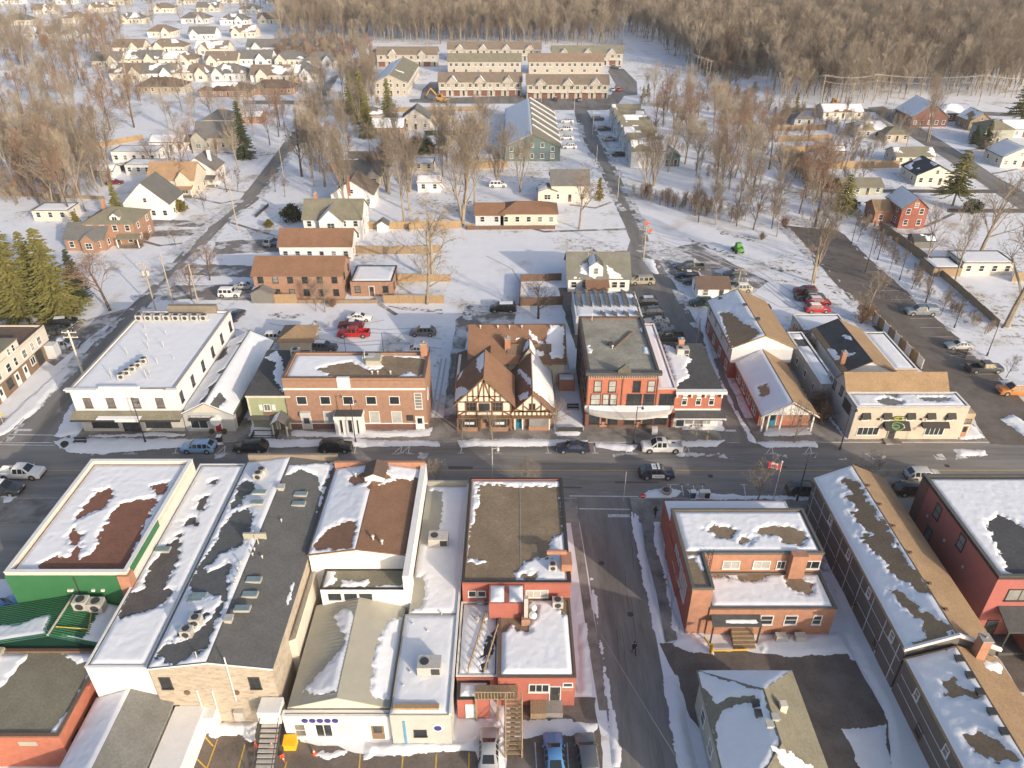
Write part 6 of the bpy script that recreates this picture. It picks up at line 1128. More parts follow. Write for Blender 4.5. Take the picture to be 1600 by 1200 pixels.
H('snow_roofed_cottage', 'cottage under a smooth white snow roof beside the dark spruces', 606, 212, 11, 9, 2.8, 'x', 2.4, BRICKT, MIDRF, {'S': .97, 'N': 1, 'W': 1})
H('blue_roof_cottage', 'small house with snowy roof near the dark spruces', 580, 192, 8, 8, 3, 'hip', 2.2, TANW, SLATE, {'S': .6, 'W': .9, 'N': .9, 'E': .4})
H('flat_white_cabin', 'low white cabin under deep snow by the back fence', 655, 268, 9, 6, 2.4, 'flat', 0, TANW, BITU, cat='cabin', front=False)
H('grey_back_cabin', 'grey cabin with flat snow roof beyond the tall bare trees', 752, 262, 8, 6, 2.6, 'flat', 0, GREYW, BITU, cat='cabin', front=False)
H('red_barn_garage', 'orange brown garage far up the side street', 395, 193, 7, 6, 2.6, 'x', 1.4, BRICKO, BROWNRF, {'S': .96, 'N': 1}, cat='garage', front=False)
# beside the townhouse street
H('brown_roofed_shed', 'small white shed with plain brown roof between parked cars', 1113, 468, 6.2, 5.5, 2.6, 'x', 1.3, WHITE, DBROWNRF, {}, cat='shed')
H('green_gabled_cabin', 'small green gabled cabin at the end of the townhouse row', 1048, 260, 5.2, 6, 3.2, 'y', 1.6, TEAL, OLIVERF, {'W': .5})
# neighbourhood beyond the long fence
H('red_brick_gable_house', 'red brick house with white trimmed windows and front gable', 1422, 357, 6.4, 9, 5.2, 'y', 2.6, BRICKR, TANRF, {'W': .5, 'E': 0}, front=False)
H('red_brick_wing', 'lower red brick wing with tan roof joined to the gabled house', 1384, 349, 6.6, 6, 3.4, 'x', 1.8, BRICKO, TANRF, {'N': .5}, front=False)
H('dark_garden_shed', 'dark garden shed with snowy lean roof by the long fence', 1442, 388, 4.6, 3.6, 2.0, 'x', .9, wallm('shed_grey', (.2, .19, .17)), BITU, {'S': .5, 'N': 1}, cat='shed', wins=False)
H('cream_flat_garage', 'cream garage with flat snow roof behind the long fence', 1540, 430, 11, 7, 2.7, 'flat', 0, CREAM, BITU, cat='garage', front=False)
H('lumber_lean_to', 'low lean-to beside the cream garage', 1478, 432, 6, 6, 1.9, 'flat', 0, WOOD, BITU, cat='shed', front=False, wins=False)
H('navy_roofed_house', 'cream house with snow streaked navy roof beside the big pine', 1459, 290, 11, 10, 3.2, 'y', 2.6, CREAM, BLUERF, {'W': .55, 'E': .3})
H('olive_roofed_bungalow', 'yellow bungalow with olive roof along the far diagonal street', 1428, 258, 12, 8, 2.8, 'x', 1.8, YELW, OLIVERF, {'S': .5, 'N': .9, 'W': .7})
H('straw_roofed_bungalow', 'bungalow with pale snow dusted roof and stone east wing', 1368, 216, 15, 9, 2.8, 'hip', 2.2, GREYW, roofm('pale_straw_shingle', (.36, .29, .18)), {'S': .35, 'W': .5, 'N': .9})
H('white_roofed_bungalow', 'cream bungalow under white roof with yellow loader behind it', 1316, 186, 15, 9, 2.8, 'x', 2.0, CREAM, BROWNRF, {'S': .75, 'N': .9})
H('grey_back_hut', 'grey hut with rounded dark roof among gardens', 1255, 197, 7, 6, 2.6, 'hip', 1.6, GREYW, SLATE, {'W': .4}, cat='hut')
H('snowy_red_house', 'large red house under a steep snow covered roof', 1450, 198, 13, 14, 3.6, 'y', 4.6, BRICKD, SLATE, {'W': 1, 'E': .8}, front=False)
H('snowy_ranch_house', 'ranch house with long snow roof behind the red house', 1500, 190, 16, 10, 3.0, 'hip', 2.6, BRICKD, SLATE, {'W': 1, 'S': .97, 'N': 1, 'E': .7})
H('timber_gable_house', 'brown timber gable house among bare trees', 1529, 204, 8, 9, 3.4, 'y', 2.8, WOOD, TANRF, {'W': .6})
H('sage_house', 'two-storey sage house with olive hip roof', 1556, 226, 9.5, 9, 5.0, 'hip', 2.4, GRGR, OLIVERF, {'N': .6, 'W': .2})
H('cream_edge_house', 'cream house with snowy west roof at the edge of the neighbourhood', 1590, 262, 11, 10, 3.4, 'y', 2.8, CREAM, SLATE, {'W': 1, 'E': .2})
H('grey_edge_bungalow', 'grey bungalow with snow roof beyond the sage house', 1598, 215, 13, 9, 3, 'x', 2.2, LGREY, SLATE, {'S': .96, 'N': 1})
H('brown_fence_shed', 'small brown shed in the snowy back garden', 1292, 290, 4, 3.4, 2.1, 'x', .9, BRICKT, MIDRF, {'N': .8}, cat='shed', wins=False)
H('olive_hedge_bungalow', 'bungalow with olive roof behind the brushy garden', 1346, 305, 11, 7, 2.4, 'x', 1.5, GRGR, OLIVERF, {'N': .8, 'S': .2})
H('garden_tent_shed', 'little white roofed shed between garden fences', 1306, 245, 5, 4, 2.0, 'x', 1.0, TANW, BITU, {'S': .9, 'N': 1}, cat='shed', wins=False)
H('grey_roof_garage', 'grey roofed garage beside the straw roofed bungalow', 1400, 222, 8, 8, 2.6, 'hip', 1.8, TANW, OLIVERF, {}, cat='garage')
# house rows with their ridge running away from the street
p = P(832, 252); y2 = P(0, 153, 8.4).y-p.y; t = thing('teal_townhouse_row', 'long teal townhouse row with snow west slope and white striped olive east slope', 'townhouses', (p.x, p.y, 0)); w = 8.6
MB().prism([(-w, 0, 0), (w, 0, 0), (w, 0, 4.6), (0, 0, 8.2), (-w, 0, 4.6)], (0, y2, 0)).build('wall', TEAL, t); pl = gable(t, -w, w, 0, y2, 4.6, 3.8, 'y', OLIVERF, .4, .16); lay(t, {'W': pl['W']}, {'W': 1}, .5)
for i in range(6): q = pl['E']; L = q[4]; a_ = Vector(q[0])+Vector(q[1])*(y2*(i+.6)/6.4); b_ = a_+Vector(q[2])*L*.98+Vector(q[1])*7; MB().tube(a_+Vector((0, 0, .1)), b_+Vector((0, 0, .1)), .35, .35, 5).build('snow_stripe', SNOW, t)
for i in range(5): win(t, -w+2+i*3.2, 0, 1.0, 1.0, 1.3, 'S', 'h'); win(t, -w+2+i*3.2, 0, 3.2 if abs(i-2) == 2 else 4.4, 1.0, 1.2, 'S', 'h')
for i in range(12): win(t, w, 2+i*(y2-4)/11, 1.1, 1.0, 1.3, 'E', 'h'); win(t, w, 2+i*(y2-4)/11, 3.1, 1.0, 1.1, 'E', 'h')
p = P(1006, 262); y2 = P(0, 160, 7).y-p.y; x_ = P(958, 200).x; t = thing('gabled_townhouse_row', 'row of blue grey townhouses with stepped snowy gables above driveways', 'townhouses', (P(985, 262).x, p.y, 0))
n = 7
for i in range(n):
    ya = i*y2/n; yb_ = (i+1)*y2/n-.02; off = -i*.0
    MB().prism([(0, ya, 0), (0, yb_, 0), (0, yb_, 5), (0, (ya+yb_)/2, 7.2), (0, ya, 5)], (10.5, 0, 0)).build('unit_wall', BLUEG if i % 2 else LGREY, t)
    pl = gable(t, 0, 10.5, ya, yb_, 5, 2.4, 'x', OLIVERF, .1, .12, 'unit_roof'); lay(t, pl, {'N': 1, 'S': .55}, .5)
    win(t, 0, (ya+yb_)/2, 3.2, 1.2, 1.2, 'W', '2'); MB().box(-.05, 0, ya+.6, ya+3.2, 0, 2.2).build('garage_door', TRIMW, t); door(t, 0, yb_-1.2, .1, .95, 2.1, 'W', TRIMB)
# townhouse court
def townrow(label, pl_, pr_, py, units, wm, rm, sn, gables=2, group=None, deep=9, front=True):
    a = P(pl_, py); b = P(pr_, py); w = b.x-a.x; t = thing('townhouse_row', label, 'townhouses', (a.x, a.y, 0), 0, group)
    MB().prism([(0, 0, 0), (0, 0, 6), (0, deep/2, 8.7), (0, deep, 6), (0, deep, 0)], (w, 0, 0)).build('wall', wm, t); pl = gable(t, 0, w, 0, deep, 6, 2.9, 'x', rm, .4); lay(t, pl, sn, .7)
    for i in range(units):
        x = w*(i+.5)/units; u = w/units
        if front: MB().box(x-u*.42, x+u*.02, -.06, 0, 0, 2.3).build('garage_door', BRICKD, t); MB().box(x-u*.46, x+u*.46, -1.2, -.02, 2.6, 2.8).build('porch_roof', TRIMW, t); door(t, x+u*.3, 0, .1, .95, 2.1, 'S', TRIMB)
        for k in (-.22, .22): win(t, x+u*k, 0, 3.6, 1.2, 1.4, 'S', '2')
        if not front: win(t, x, 0, 1.0, 1.2, 1.3, 'S', '2')
    for i in range(gables):
        x = w*(i+.5)/gables; MB().prism([(x-2.6, -.5, 5.2), (x+2.6, -.5, 5.2), (x, -.5, 7.9)], (0, deep*.4, 0)).build('gable_wall', wm, t); q = gable(t, x-2.6, x+2.6, -.5, deep*.35, 5.3, 2.7, 'y', rm, .25, .12, 'gable_roof', .2); lay(t, q, {'W': .9, 'E': .7}, .6)
    return t
townrow('beige townhouse row with brown roof and snowy twin gables beside the court lane', 686, 815, 150, 6, BEIGEW, MIDRF, {'N': .8, 'S': .15}, 3)
townrow('beige townhouse row with white porch roofs facing the court road', 823, 950, 154, 6, BEIGEW, MIDRF, {'N': .8, 'S': .08}, 3)
townrow('plain backed townhouse row under a grey green roof', 700, 814, 116, 6, BEIGEW, OLIVERF, {'N': .8, 'S': 0}, 0, front=False)
townrow('plain backed townhouse row under a tan roof', 826, 942, 116, 6, BEIGEW, roofm('dull_tan_shingle', (.27, .185, .125)), {'N': .8, 'S': 0}, 0, front=False)
townrow('brown roofed townhouse row at the wood edge with two gables', 590, 684, 104, 4, BEIGEW, MIDRF, {'N': .8, 'S': .05}, 2)
townrow('brown roofed townhouse row at the wood edge with four gables', 700, 845, 95, 7, BEIGEW, MIDRF, {'N': .8, 'S': .05}, 4)
townrow('grey green roofed townhouse row at the wood edge', 862, 972, 102, 5, BEIGEW, OLIVERF, {'N': .8, 'S': .1}, 3)
H('end_on_townhouses', 'townhouse row seen end-on with snow striped dark roof', 612, 150, 14, 46, 5.5, 'y', 3.2, BEIGEW, OLIVERF, {'W': .9, 'E': .2}, cat='townhouses')
# far subdivision at the top left
rs = random.Random(4); G = 'houses of the far subdivision'
for row, (py, xs) in enumerate(((127, (205, 252, 300, 352, 420, 462)), (104, (170, 222, 280, 342, 398, 455, 500)), (84, (200, 262, 330, 410, 470)), (60, (255, 318, 380, 60, 110)), (38, (300, 365, 420, 200, 120, 30)), (20, (250, 330, 395, 150, 70)), (6, (290, 360, 430, 190, 100, 20)))):
    for px in xs:
        br = rs.random() < .45; wm_ = CREAM if br else rs.choice((WHITE, YELW, LGREY)); rf = 'x' if rs.random() < .6 else 'hip'; sv = rs.choice((.05, .35, .5)); side = rs.choice((-4, 4))
        k = '%s house with %s %s %s roof in the far subdivision' % ({'cream_siding': 'cream', 'white_wall': 'white', 'yellow_siding': 'pale yellow', 'light_grey_siding': 'light grey'}[wm_.name], {.05: 'bare', .35: 'lightly snowed', .5: 'half snowed'}[sv], 'brown' if br else 'grey', 'gable' if rf == 'x' else 'hip')
        H('subdivision_house', k+(', west gable' if side < 0 else ', east gable'), px+rs.uniform(-6, 6), py+rs.uniform(-2, 2), rs.uniform(15, 20), 11, 3.4, rf, 3.4, wm_, MIDRF if br else SLATE, {'N': .9, 'S': sv, 'W': .7}, group=G, cross=[(side, 5.5, 2, 3.2, 3.0)], garage=True)
H('low_hip_house', 'wide low house with dark hip roof in the bare trees', 250, 146, 20, 11, 2.8, 'hip', 3.0, TANW, DBROWNRF, {'N': .6, 'W': .5}); H('brown_ranch_house', 'brown ranch house with patchy snow roof along the cross street', 352, 152, 22, 10, 2.8, 'hip', 2.6, BRICKT, DBROWNRF, {'W': .8, 'S': .5, 'N': .8}); H('mint_corner_house', 'mint gabled house at the far end of the side street', 470, 124, 10, 11, 3.6, 'y', 3.2, PALEG, SLATE, {'W': .5})
H('brown_corner_bungalow', 'brown hip roofed bungalow at the street corner', 425, 148, 18, 10, 2.8, 'hip', 2.6, BRICKT, DBROWNRF, {'W': .4}); H('white_yard_shed', 'little white slatted shed in the bare garden', 165, 278, 5, 5, 2.2, 'x', 1.2, WHITE, GREYRF, {'S': .9, 'N': 1}, cat='shed', wins=False)
H('cream_low_garage', 'cream low garage among bare trees in the side garden', 82, 345, 9, 6, 2.6, 'flat', 0, CREAM, BITU, cat='garage', front=False)
# ------------------------------------------------------------------ trees
def gen_bare(seed, h, spread=.55, up=.25, n1=9, n2=6, n3=5, n4=3, fork=.3, tw=.016, r0=None, trunks=1):
    r = random.Random(seed); T = MB(); Cw = MB(); r0 = r0 or h*.02
    def rv(s): return Vector((r.uniform(-s, s), r.uniform(-s, s), r.uniform(-s, s)))
    def grow(mb, p, d, L, rad, lev):
        segs = (4, 3, 2, 1, 1)[lev]; kids = (n1, n2, n3, n4, 0)[lev]; pts = [p]; rads = [rad]; sides = (6, 4, 3, 3, 3)[lev]
        end = max(tw*.6, rad*(.25 if lev else .3))
        for i in range(segs):
            d = (d+rv((.1, .22, .3, .35, .4)[lev])+Vector((0, 0, up*(.0, .35, .3, .25, .2)[lev]))).normalized()
            q = p+d*(L/segs); ra = max(tw*.6, rad+(end-rad)*(i+1)/segs); mb.tube(p, q, rads[-1], ra, sides, False); p = q; pts.append(p); rads.append(ra)
        for k in range(kids):
            f = r.uniform(fork if lev == 0 else .25, 1.0) if k < kids-1 else 1.0
            s = min(segs-1, int(f*segs)); b = pts[s].lerp(pts[s+1], f*segs-s); ax = (pts[s+1]-pts[s]).normalized()
            a = Vector((math.cos(t0+k*2.4), math.sin(t0+k*2.4), 0)) if lev == 0 else rv(1).normalized()
            a = (a-ax*a.dot(ax)).normalized(); ang = (spread if lev < 2 else spread*1.1)*r.uniform(.7, 1.25)*(1.15-.45*f if lev == 0 else 1)
            dd = (ax*math.cos(ang)+a*math.sin(ang)).normalized()
            ln = L*((.62-.30*f) if lev == 0 else r.uniform(.42, .62)*(1.1-.35*f)); rr = max(tw*.8, rads[s]*(.55 if lev == 0 else .6))
            grow(Cw, b, dd, ln, rr, lev+1)
    for q in range(trunks):
        t0 = r.uniform(0, 6.28); base = Vector((r.uniform(-.4, .4)*(trunks > 1), r.uniform(-.4, .4)*(trunks > 1), -.1)); lean = Vector((r.uniform(-.05, .05)*(1+3*(trunks > 1)), r.uniform(-.05, .05)*(1+3*(trunks > 1)), 1)).normalized()
        grow(T, base, lean, h*.82, r0/math.sqrt(trunks), 0)
    return T.mesh('trunk'), Cw.mesh('crown')
def gen_spruce(seed, h, rad, n=26, open_=0.0, pine=False):
    r = random.Random(seed); T = MB(); C_ = MB(); T.tube((0, 0, -.1), (0, 0, h*.95), h*.018, h*.003, 6)
    z = h*(.25 if pine else .04)
    while z < h*.985:
        f = (z-h*.02)/(h*.98); R = rad*((1-f)**.8*(.8+.35*r.random()) if not pine else (math.sin(math.pi*min(1, .25+f*.75))**.7)*(.6+.5*r.random())); k = int(7+R*3)
        for i in range(k):
            a = r.uniform(0, 6.28); rr = R*r.uniform(.7, 1.12); st = max(2, int(rr/.45))
            for j in range(st):
                u = (j+.6)/st; c = Vector((math.cos(a)*rr*u, math.sin(a)*rr*u, z-rr*u*.38+r.uniform(-.12, .12)+(.18*rr*u*u)))
                s = .34*(1.15-.45*u)*(1+h/40)*r.uniform(.75, 1.25); dv = Vector((math.cos(a+r.uniform(-.7, .7)), math.sin(a+r.uniform(-.7, .7)), r.uniform(-.35, .15))); sd = dv.cross(Vector((0, 0, 1))).normalized()
                n0 = len(C_.v); C_.v += [tuple(c+dv*s*1.3), tuple(c+sd*s*.6-dv*s*.3), tuple(c-sd*s*.6-dv*s*.3), tuple(c+Vector((0, 0, s*.5))), tuple(c-Vector((0, 0, s*.35)))]
                C_.f += [(n0, n0+1, n0+3), (n0, n0+3, n0+2), (n0, n0+4, n0+1), (n0, n0+2, n0+4), (n0+1, n0+2, n0+3)]
        z += (.42+h*.008)*(1+open_)
    return T.mesh('trunk'), C_.mesh('crown')
def gen_bush(seed, h, rad, n=120, leafy=False):
    r = random.Random(seed); T = MB(); C_ = MB()
    for i in range(6): T.tube((r.uniform(-.1, .1), r.uniform(-.1, .1), -.05), (r.uniform(-rad, rad)*.4, r.uniform(-rad, rad)*.4, h*.5), .03, .02, 4)
    for i in range(n):
        a = r.uniform(0, 6.28); e = r.uniform(.15, 1.5); b = Vector((r.uniform(-.2, .2)*rad, r.uniform(-.2, .2)*rad, h*r.uniform(.05, .5))); L = r.uniform(.4, .9)
        d = Vector((math.cos(a)*math.cos(e)*rad, math.sin(a)*math.cos(e)*rad, math.sin(e)*h*.75))*L
        if leafy:
            c = b+d; s = r.uniform(.1, .2)*(.6+rad*.3)
            for q in range(4):
                v = [c+Vector((r.uniform(-s, s), r.uniform(-s, s), r.uniform(-s, s)))*1.6 for _ in range(3)]; C_.face(v)
        else:
            C_.tube(b, b+d, .014, .009, 3, False)
            for q in range(3): m_ = b+d*r.uniform(.4, .9); C_.tube(m_, m_+Vector((r.uniform(-.4, .4)*rad, r.uniform(-.4, .4)*rad, r.uniform(0, .4)*h))*.5, .010, .007, 3, False)
    return T.mesh('stem'), C_.mesh('crown')
BIG = [gen_bare(10+i, 15, .62, .2, 11, 7, 6, 3, .26, .021) for i in range(4)]            # broad crowns
TALL = [gen_bare(30+i, 18, .45, .32, 12, 7, 5, 3, .33, .023, .26) for i in range(4)]        # upright woodland trees
MULTI = [gen_bare(50+i, 14, .42, .36, 8, 6, 6, 3, .2, .02, .36, 3) for i in range(2)]      # several stems
SMALL = [gen_bare(70+i, 5, .6, .2, 11, 7, 5, 2, .3, .011, .08) for i in range(3)]          # street trees
GNARL = [gen_bare(90+i, 14, .75, .08, 9, 6, 5, 3, .28, .022, .42) for i in range(2)]         # old gnarled trees
SPR = [gen_spruce(5+i, 17, 4.0) for i in range(2)]; PINE = [gen_spruce(15, 15, 4.6, open_=.5, pine=True)]; CED = [gen_spruce(21+i, 5, 1.3) for i in range(2)]
BUSH = [gen_bush(3+i, 1.6, 1.3) for i in range(2)]; LBUSH = [gen_bush(8+i, 1.4, 1.2, 260, True) for i in range(2)]
rt = random.Random(77)
KINDS = {'big': (BIG, 15, 'bare_tree', BARK, TWIG), 'tall': (TALL, 18, 'bare_tree', BARK, TWIGP), 'multi': (MULTI, 14, 'bare_tree', BARK, TWIG), 'small': (SMALL, 5, 'street_tree', BARKD, TWIGD), 'dark': (BIG, 15, 'bare_tree', BARKD, TWIGD), 'stree': (SMALL, 5, 'street_tree', BARK, TWIG),
         'gnarl': (GNARL, 14, 'bare_tree', BARK, BARK), 'gdark': (GNARL, 14, 'bare_tree', BARKD, BARKD), 'red': (BIG, 15, 'bare_tree', BARKD, TWIGR), 'spruce': (SPR, 17, 'spruce_tree', BARKD, NEEDLE), 'dspruce': (SPR, 17, 'spruce_tree', BARKD, NEEDLED), 'pine': (PINE, 15, 'pine_tree', BARK, NEEDLE), 'cedar': (CED, 5, 'cedar_tree', BARKD, CEDAR),
         'bush': (BUSH, 1.6, 'shrub', BARKD, TWIGR), 'lbush': (LBUSH, 1.4, 'shrub', BARKD, CEDAR), 'dbush': (LBUSH, 1.4, 'shrub', BARKD, NEEDLED)}
def tree(kind, px, py, h, label, group=None, at=None, wide=1.0):
    var, h0, nm, bm, cm = KINDS[kind]; tr, cr = rt.choice(var); p = at or P(px, py); s = h/h0
    t = thing(nm, label, {'spruce_tree': 'spruce', 'pine_tree': 'pine', 'cedar_tree': 'cedar', 'shrub': 'shrub'}.get(nm, 'tree'), (p.x, p.y, 0), rt.uniform(0, 6.28), group); t.scale = (s*wide, s*wide, s)
    put('stem' if nm == 'shrub' else 'trunk', tr, bm, t); put('crown', cr, cm, t); return t
def trees(kind, pts, label, group=None):
    for q in pts: tree(kind, q[0], q[1], q[2], label, group if len(pts) > 1 else None, wide=q[3] if len(q) > 3 else 1.0)
trees('spruce', [(40, 494, 19, 1.3), (98, 498, 18.5, 1.35), (4, 486, 17.5, 1.3), (68, 480, 16, 1.2)], 'tall golden green spruce in the row beside the side street', 'spruces beside the side street')
trees('dspruce', [(126, 468, 11, 1.2)], 'dark green spruce tucked behind the golden spruces')  # darker needle colour than the golden row
trees('spruce', [(190, 350, 11)], 'slim spruce between the tall white house and the brick hip house')
trees('dspruce', [(384, 248, 18, .9)], 'lone tall dark spruce on the snowy street verge')
trees('spruce', [(566, 192, 19, 1.1), (608, 186, 15, 1.1), (575, 215, 14, 1.2), (548, 178, 15)], 'dark green spruce in the clump by the snow roofed cottage', 'spruce clump in the centre')
trees('pine', [(1488, 322, 15, 1.15)], 'large green pine on the lawn beside the navy roofed house')
trees('pine', [(1592, 196, 17, 1.2), (1610, 205, 15, 1.2)], 'green pine at the edge of the wood', 'pines at the wood edge')
trees('pine', [(1314, 344, 12, 1.0)], 'olive pine leaning over the parking lot corner')
trees('dspruce', [(1538, 232, 9, 1.4), (1522, 225, 7, 1.4)], 'low dark evergreen in front of the sage house', 'evergreens by the sage house')
trees('cedar', [(936, 312, 6), (1012, 150, 5), (1005, 152, 4.5), (1243, 175, 7), (125, 368, 6, 1.3), (150, 376, 6, 1.3), (136, 382, 5, 1.3)], 'small golden cedar beside a house', 'golden cedars')
trees('lbush', [(278, 332, 3.2, 1.0), (420, 355, 1.6), (1326, 330, 3), (1310, 300, 3.0, 1.3)], 'rounded yellow green shrub on a snowy lawn', 'garden shrubs')
trees('dbush', [(456, 346, 3.6, 1.0), (470, 345, 1.2), (1518, 332, 3, 1.1), (652, 238, 4, 1.6), (660, 240, 3.5, 1.5)], 'dense dark shrub in a snowy garden', 'dark garden shrubs')
trees('gnarl', [(676, 438, 17, 1.1), (668, 475, 13, .9)], 'old gnarled tree with thick crooked limbs beside the empty lot', 'gnarled trees beside the empty lot')
trees('big', [(632, 352, 19, .8)], 'pale slim tree by the playhouse shed'); trees('multi', [(722, 352, 22, 1.0), (640, 300, 14)], 'tall pale tree with several stems behind the empty lot', 'many stemmed trees')
trees('gdark', [(841, 498, 8.5, 1.0)], 'dark bare tree in the fenced yard behind the half-timbered shop')
trees('big', [(905, 358, 14, 1.1)], 'broad bare tree on the snow beside the townhouse street'); trees('gdark', [(472, 276, 15, .8)], 'dark bare tree on the open snow beside the side street')
trees('red', [(172, 485, 12, 1.25)], 'reddish bare tree beside the golden spruces'); trees('red', [(300, 468, 8, 1.1), (328, 438, 7.5, 1.3)], 'low spreading bare tree along the side street', 'spreading street trees')
trees('red', [(355, 300, 7, 1.3)], 'rounded reddish tree before the white cottage'); trees('small', [(275, 384, 4), (320, 330, 5), (430, 300, 6), (445, 308, 5), (372, 300, 6)], 'thin young tree on the street verge', 'young verge trees')
trees('big', [(508, 488, 6, 1.0), (494, 486, 5.5, .9)], 'pale shrubby tree in front of the brick duplex', 'shrubby trees')
for q, l in (((508, 292, 17, .8), 'tall many stemmed tree near the bend by the low red house'), ((545, 330, 18, .8), 'tall pale tree in front of the brick chimney house'), ((538, 305, 16, .9), 'tall pale tree behind the brick chimney house'), ((640, 330, 18, .7), 'slim many stemmed tree between the playhouse and the white back garage'), ((604, 300, 15), 'many stemmed tree east of the brown gabled cottage'), ((812, 300, 14, .9), 'many stemmed tree just east of the white camper'), ((700, 260, 16), 'many stemmed tree beside the flat white cabin'), ((730, 290, 18), 'tall many stemmed tree just west of the white camper'), ((786, 268, 12), 'small many stemmed tree at the end of the honey coloured fence'), ((760, 235, 15), 'bare tree at the west wall of the teal townhouse row'), ((1450, 222, 19, .7), 'very tall bare tree before the snowy red house')): trees('multi', [q], l)
trees('multi', [(1022, 290, 15), (1012, 300, 14)], 'many stemmed tree beside the green gabled cabin', 'trees by the green cabin')
trees('gnarl', [(1572, 510, 20, 1.0), (1530, 400, 16, 1.0)], 'huge old tree with crooked limbs behind the long fence', 'old trees behind the fence')
trees('multi', [(1270, 442, 15, 1.0)], 'many stemmed bare tree at the lot edge'); trees('big', [(1350, 500, 9, 1.2)], 'pale bushy tree overhanging the lot asphalt')
trees('small', [(1365, 398, 4.5), (1390, 422, 5), (1424, 452, 5), (1470, 492, 5), (1340, 378, 4.5), (1572, 590, 4), (1604, 620, 4)], 'young bare tree on the snow strip beside the lot', 'young trees along the lot')
trees('big', [(1492, 440, 14, .8), (1446, 418, 13, .7), (1320, 265, 13), (1300, 275, 9), (1288, 262, 9), (1360, 250, 8), (1345, 290, 8), (1415, 235, 10), (1540, 250, 9), (1560, 340, 12, 1.2), (1500, 345, 5, 1.3)], 'bare garden tree in the neighbourhood beyond the long fence', 'bare garden trees beyond the fence')
trees('stree', [(690, 772, 5.6, 1.35), (822, 768, 4.6, 1.3), (1182, 784, 6.4, 1.2), (1330, 784, 7, 1.5), (1240, 694, 6, 1.1), (868, 668, 4.6, 1.1), (770, 690, 5, .8), (1088, 690, 3.2), (722, 692, 4, .7)], 'small bare street tree planted in the pavement', 'street trees along the main street')
trees('bush', [(1262, 560, 4.2, 1.1), (1240, 540, 4, 1.1), (1278, 640, 4, .9), (1285, 660, 3.5, .9)], 'tangled leafless bush beside the brick hall', 'bushes beside the brick hall')
trees('bush', [(1352, 500, 4), (1345, 505, 3), (440, 470, 2), (520, 480, 2.4), (230, 375, 2, 1.5), (220, 385, 2, 1.5), (285, 300, 1.5), (1190, 375, 2.2), (1225, 355, 3)], 'low leafless bush beside drive and snow', 'leafless bushes')
# scattered trees of the gardens and thickets, each on its own
def inpoly(x, y, poly):
    c = False; n = len(poly)
    for i in range(n):
        x0, y0 = poly[i]; x1, y1 = poly[(i+1) % n]
        if (y0 > y) != (y1 > y) and x < (x1-x0)*(y-y0)/(y1-y0)+x0: c = not c
    return c
SPOTS = []
def zone(poly, n, kinds, hr, label, group, mind=3.0):
    ys = [q[1] for q in poly]; xs = [q[0] for q in poly]; k = 0; tries = 0
    W0 = [P(*q) for q in poly]; bx = (min(p.x for p in W0), max(p.x for p in W0), min(p.y for p in W0), max(p.y for p in W0)); wp = [(p.x, p.y) for p in W0]
    while k < n and tries < n*40:
        tries += 1; x = rt.uniform(bx[0], bx[1]); y = rt.uniform(bx[2], bx[3])
        if not inpoly(x, y, wp) or any((x-a)**2+(y-b)**2 < mind*mind for a, b in SPOTS): continue
        SPOTS.append((x, y)); tree(rt.choice(kinds), 0, 0, rt.uniform(*hr), label, group, at=Vector((x, y, 0)), wide=rt.uniform(.75, 1.1)); k += 1
zone([(0, 215), (150, 215), (190, 285), (150, 340), (60, 350), (0, 330)], 44, ('big', 'tall', 'red'), (11, 19), 'bare tree in the overgrown gardens behind the spruces', 'overgrown garden trees')
zone([(0, 60), (180, 40), (230, 150), (420, 165), (460, 200), (300, 190), (150, 215), (0, 215)], 70, ('tall', 'big', 'red'), (11, 19), 'bare tree between the subdivision and the gardens', 'subdivision trees', 5)
zone([(415, 170), (470, 165), (560, 120), (600, 150), (540, 250), (490, 300)], 26, ('tall', 'multi'), (11, 18), 'bare tree beyond the side street bend', 'trees beyond the bend', 4)
zone([(1005, 150), (1060, 150), (1130, 200), (1230, 270), (1320, 345), (1290, 360), (1215, 345), (1110, 320), (1015, 262)], 50, ('tall', 'tall', 'big', 'red'), (11, 18), 'slender bare tree in the thicket beside the townhouse street', 'thicket trees', 2.2)
zone([(1080, 330), (1200, 350), (1240, 380), (1180, 372), (1080, 345)], 9, ('big', 'dark'), (7, 11), 'bare tree at the snowy rim of the thicket', 'thicket rim trees', 4)
zone([(1190, 170), (1420, 185), (1440, 215), (1340, 300), (1260, 290)], 14, ('big', 'red'), (6, 10), 'bare tree among the fenced gardens', 'fenced garden trees', 5)
zone([(560, 215), (700, 215), (780, 255), (780, 330), (600, 335), (560, 300)], 14, ('big', 'multi'), (8, 15), 'bare tree among the back gardens behind the empty lot', 'back garden trees', 5)
zone([(215, 262), (300, 240), (400, 200), (440, 215), (380, 290), (300, 300)], 14, ('big', 'red', 'tall'), (8, 14), 'bare tree between the houses along the side street', 'trees between the houses', 6)
zone([(200, 150), (420, 170), (440, 200), (300, 215), (200, 205)], 12, ('big', 'tall'), (9, 15), 'bare tree on the open snow below the subdivision', 'trees below the subdivision', 7)
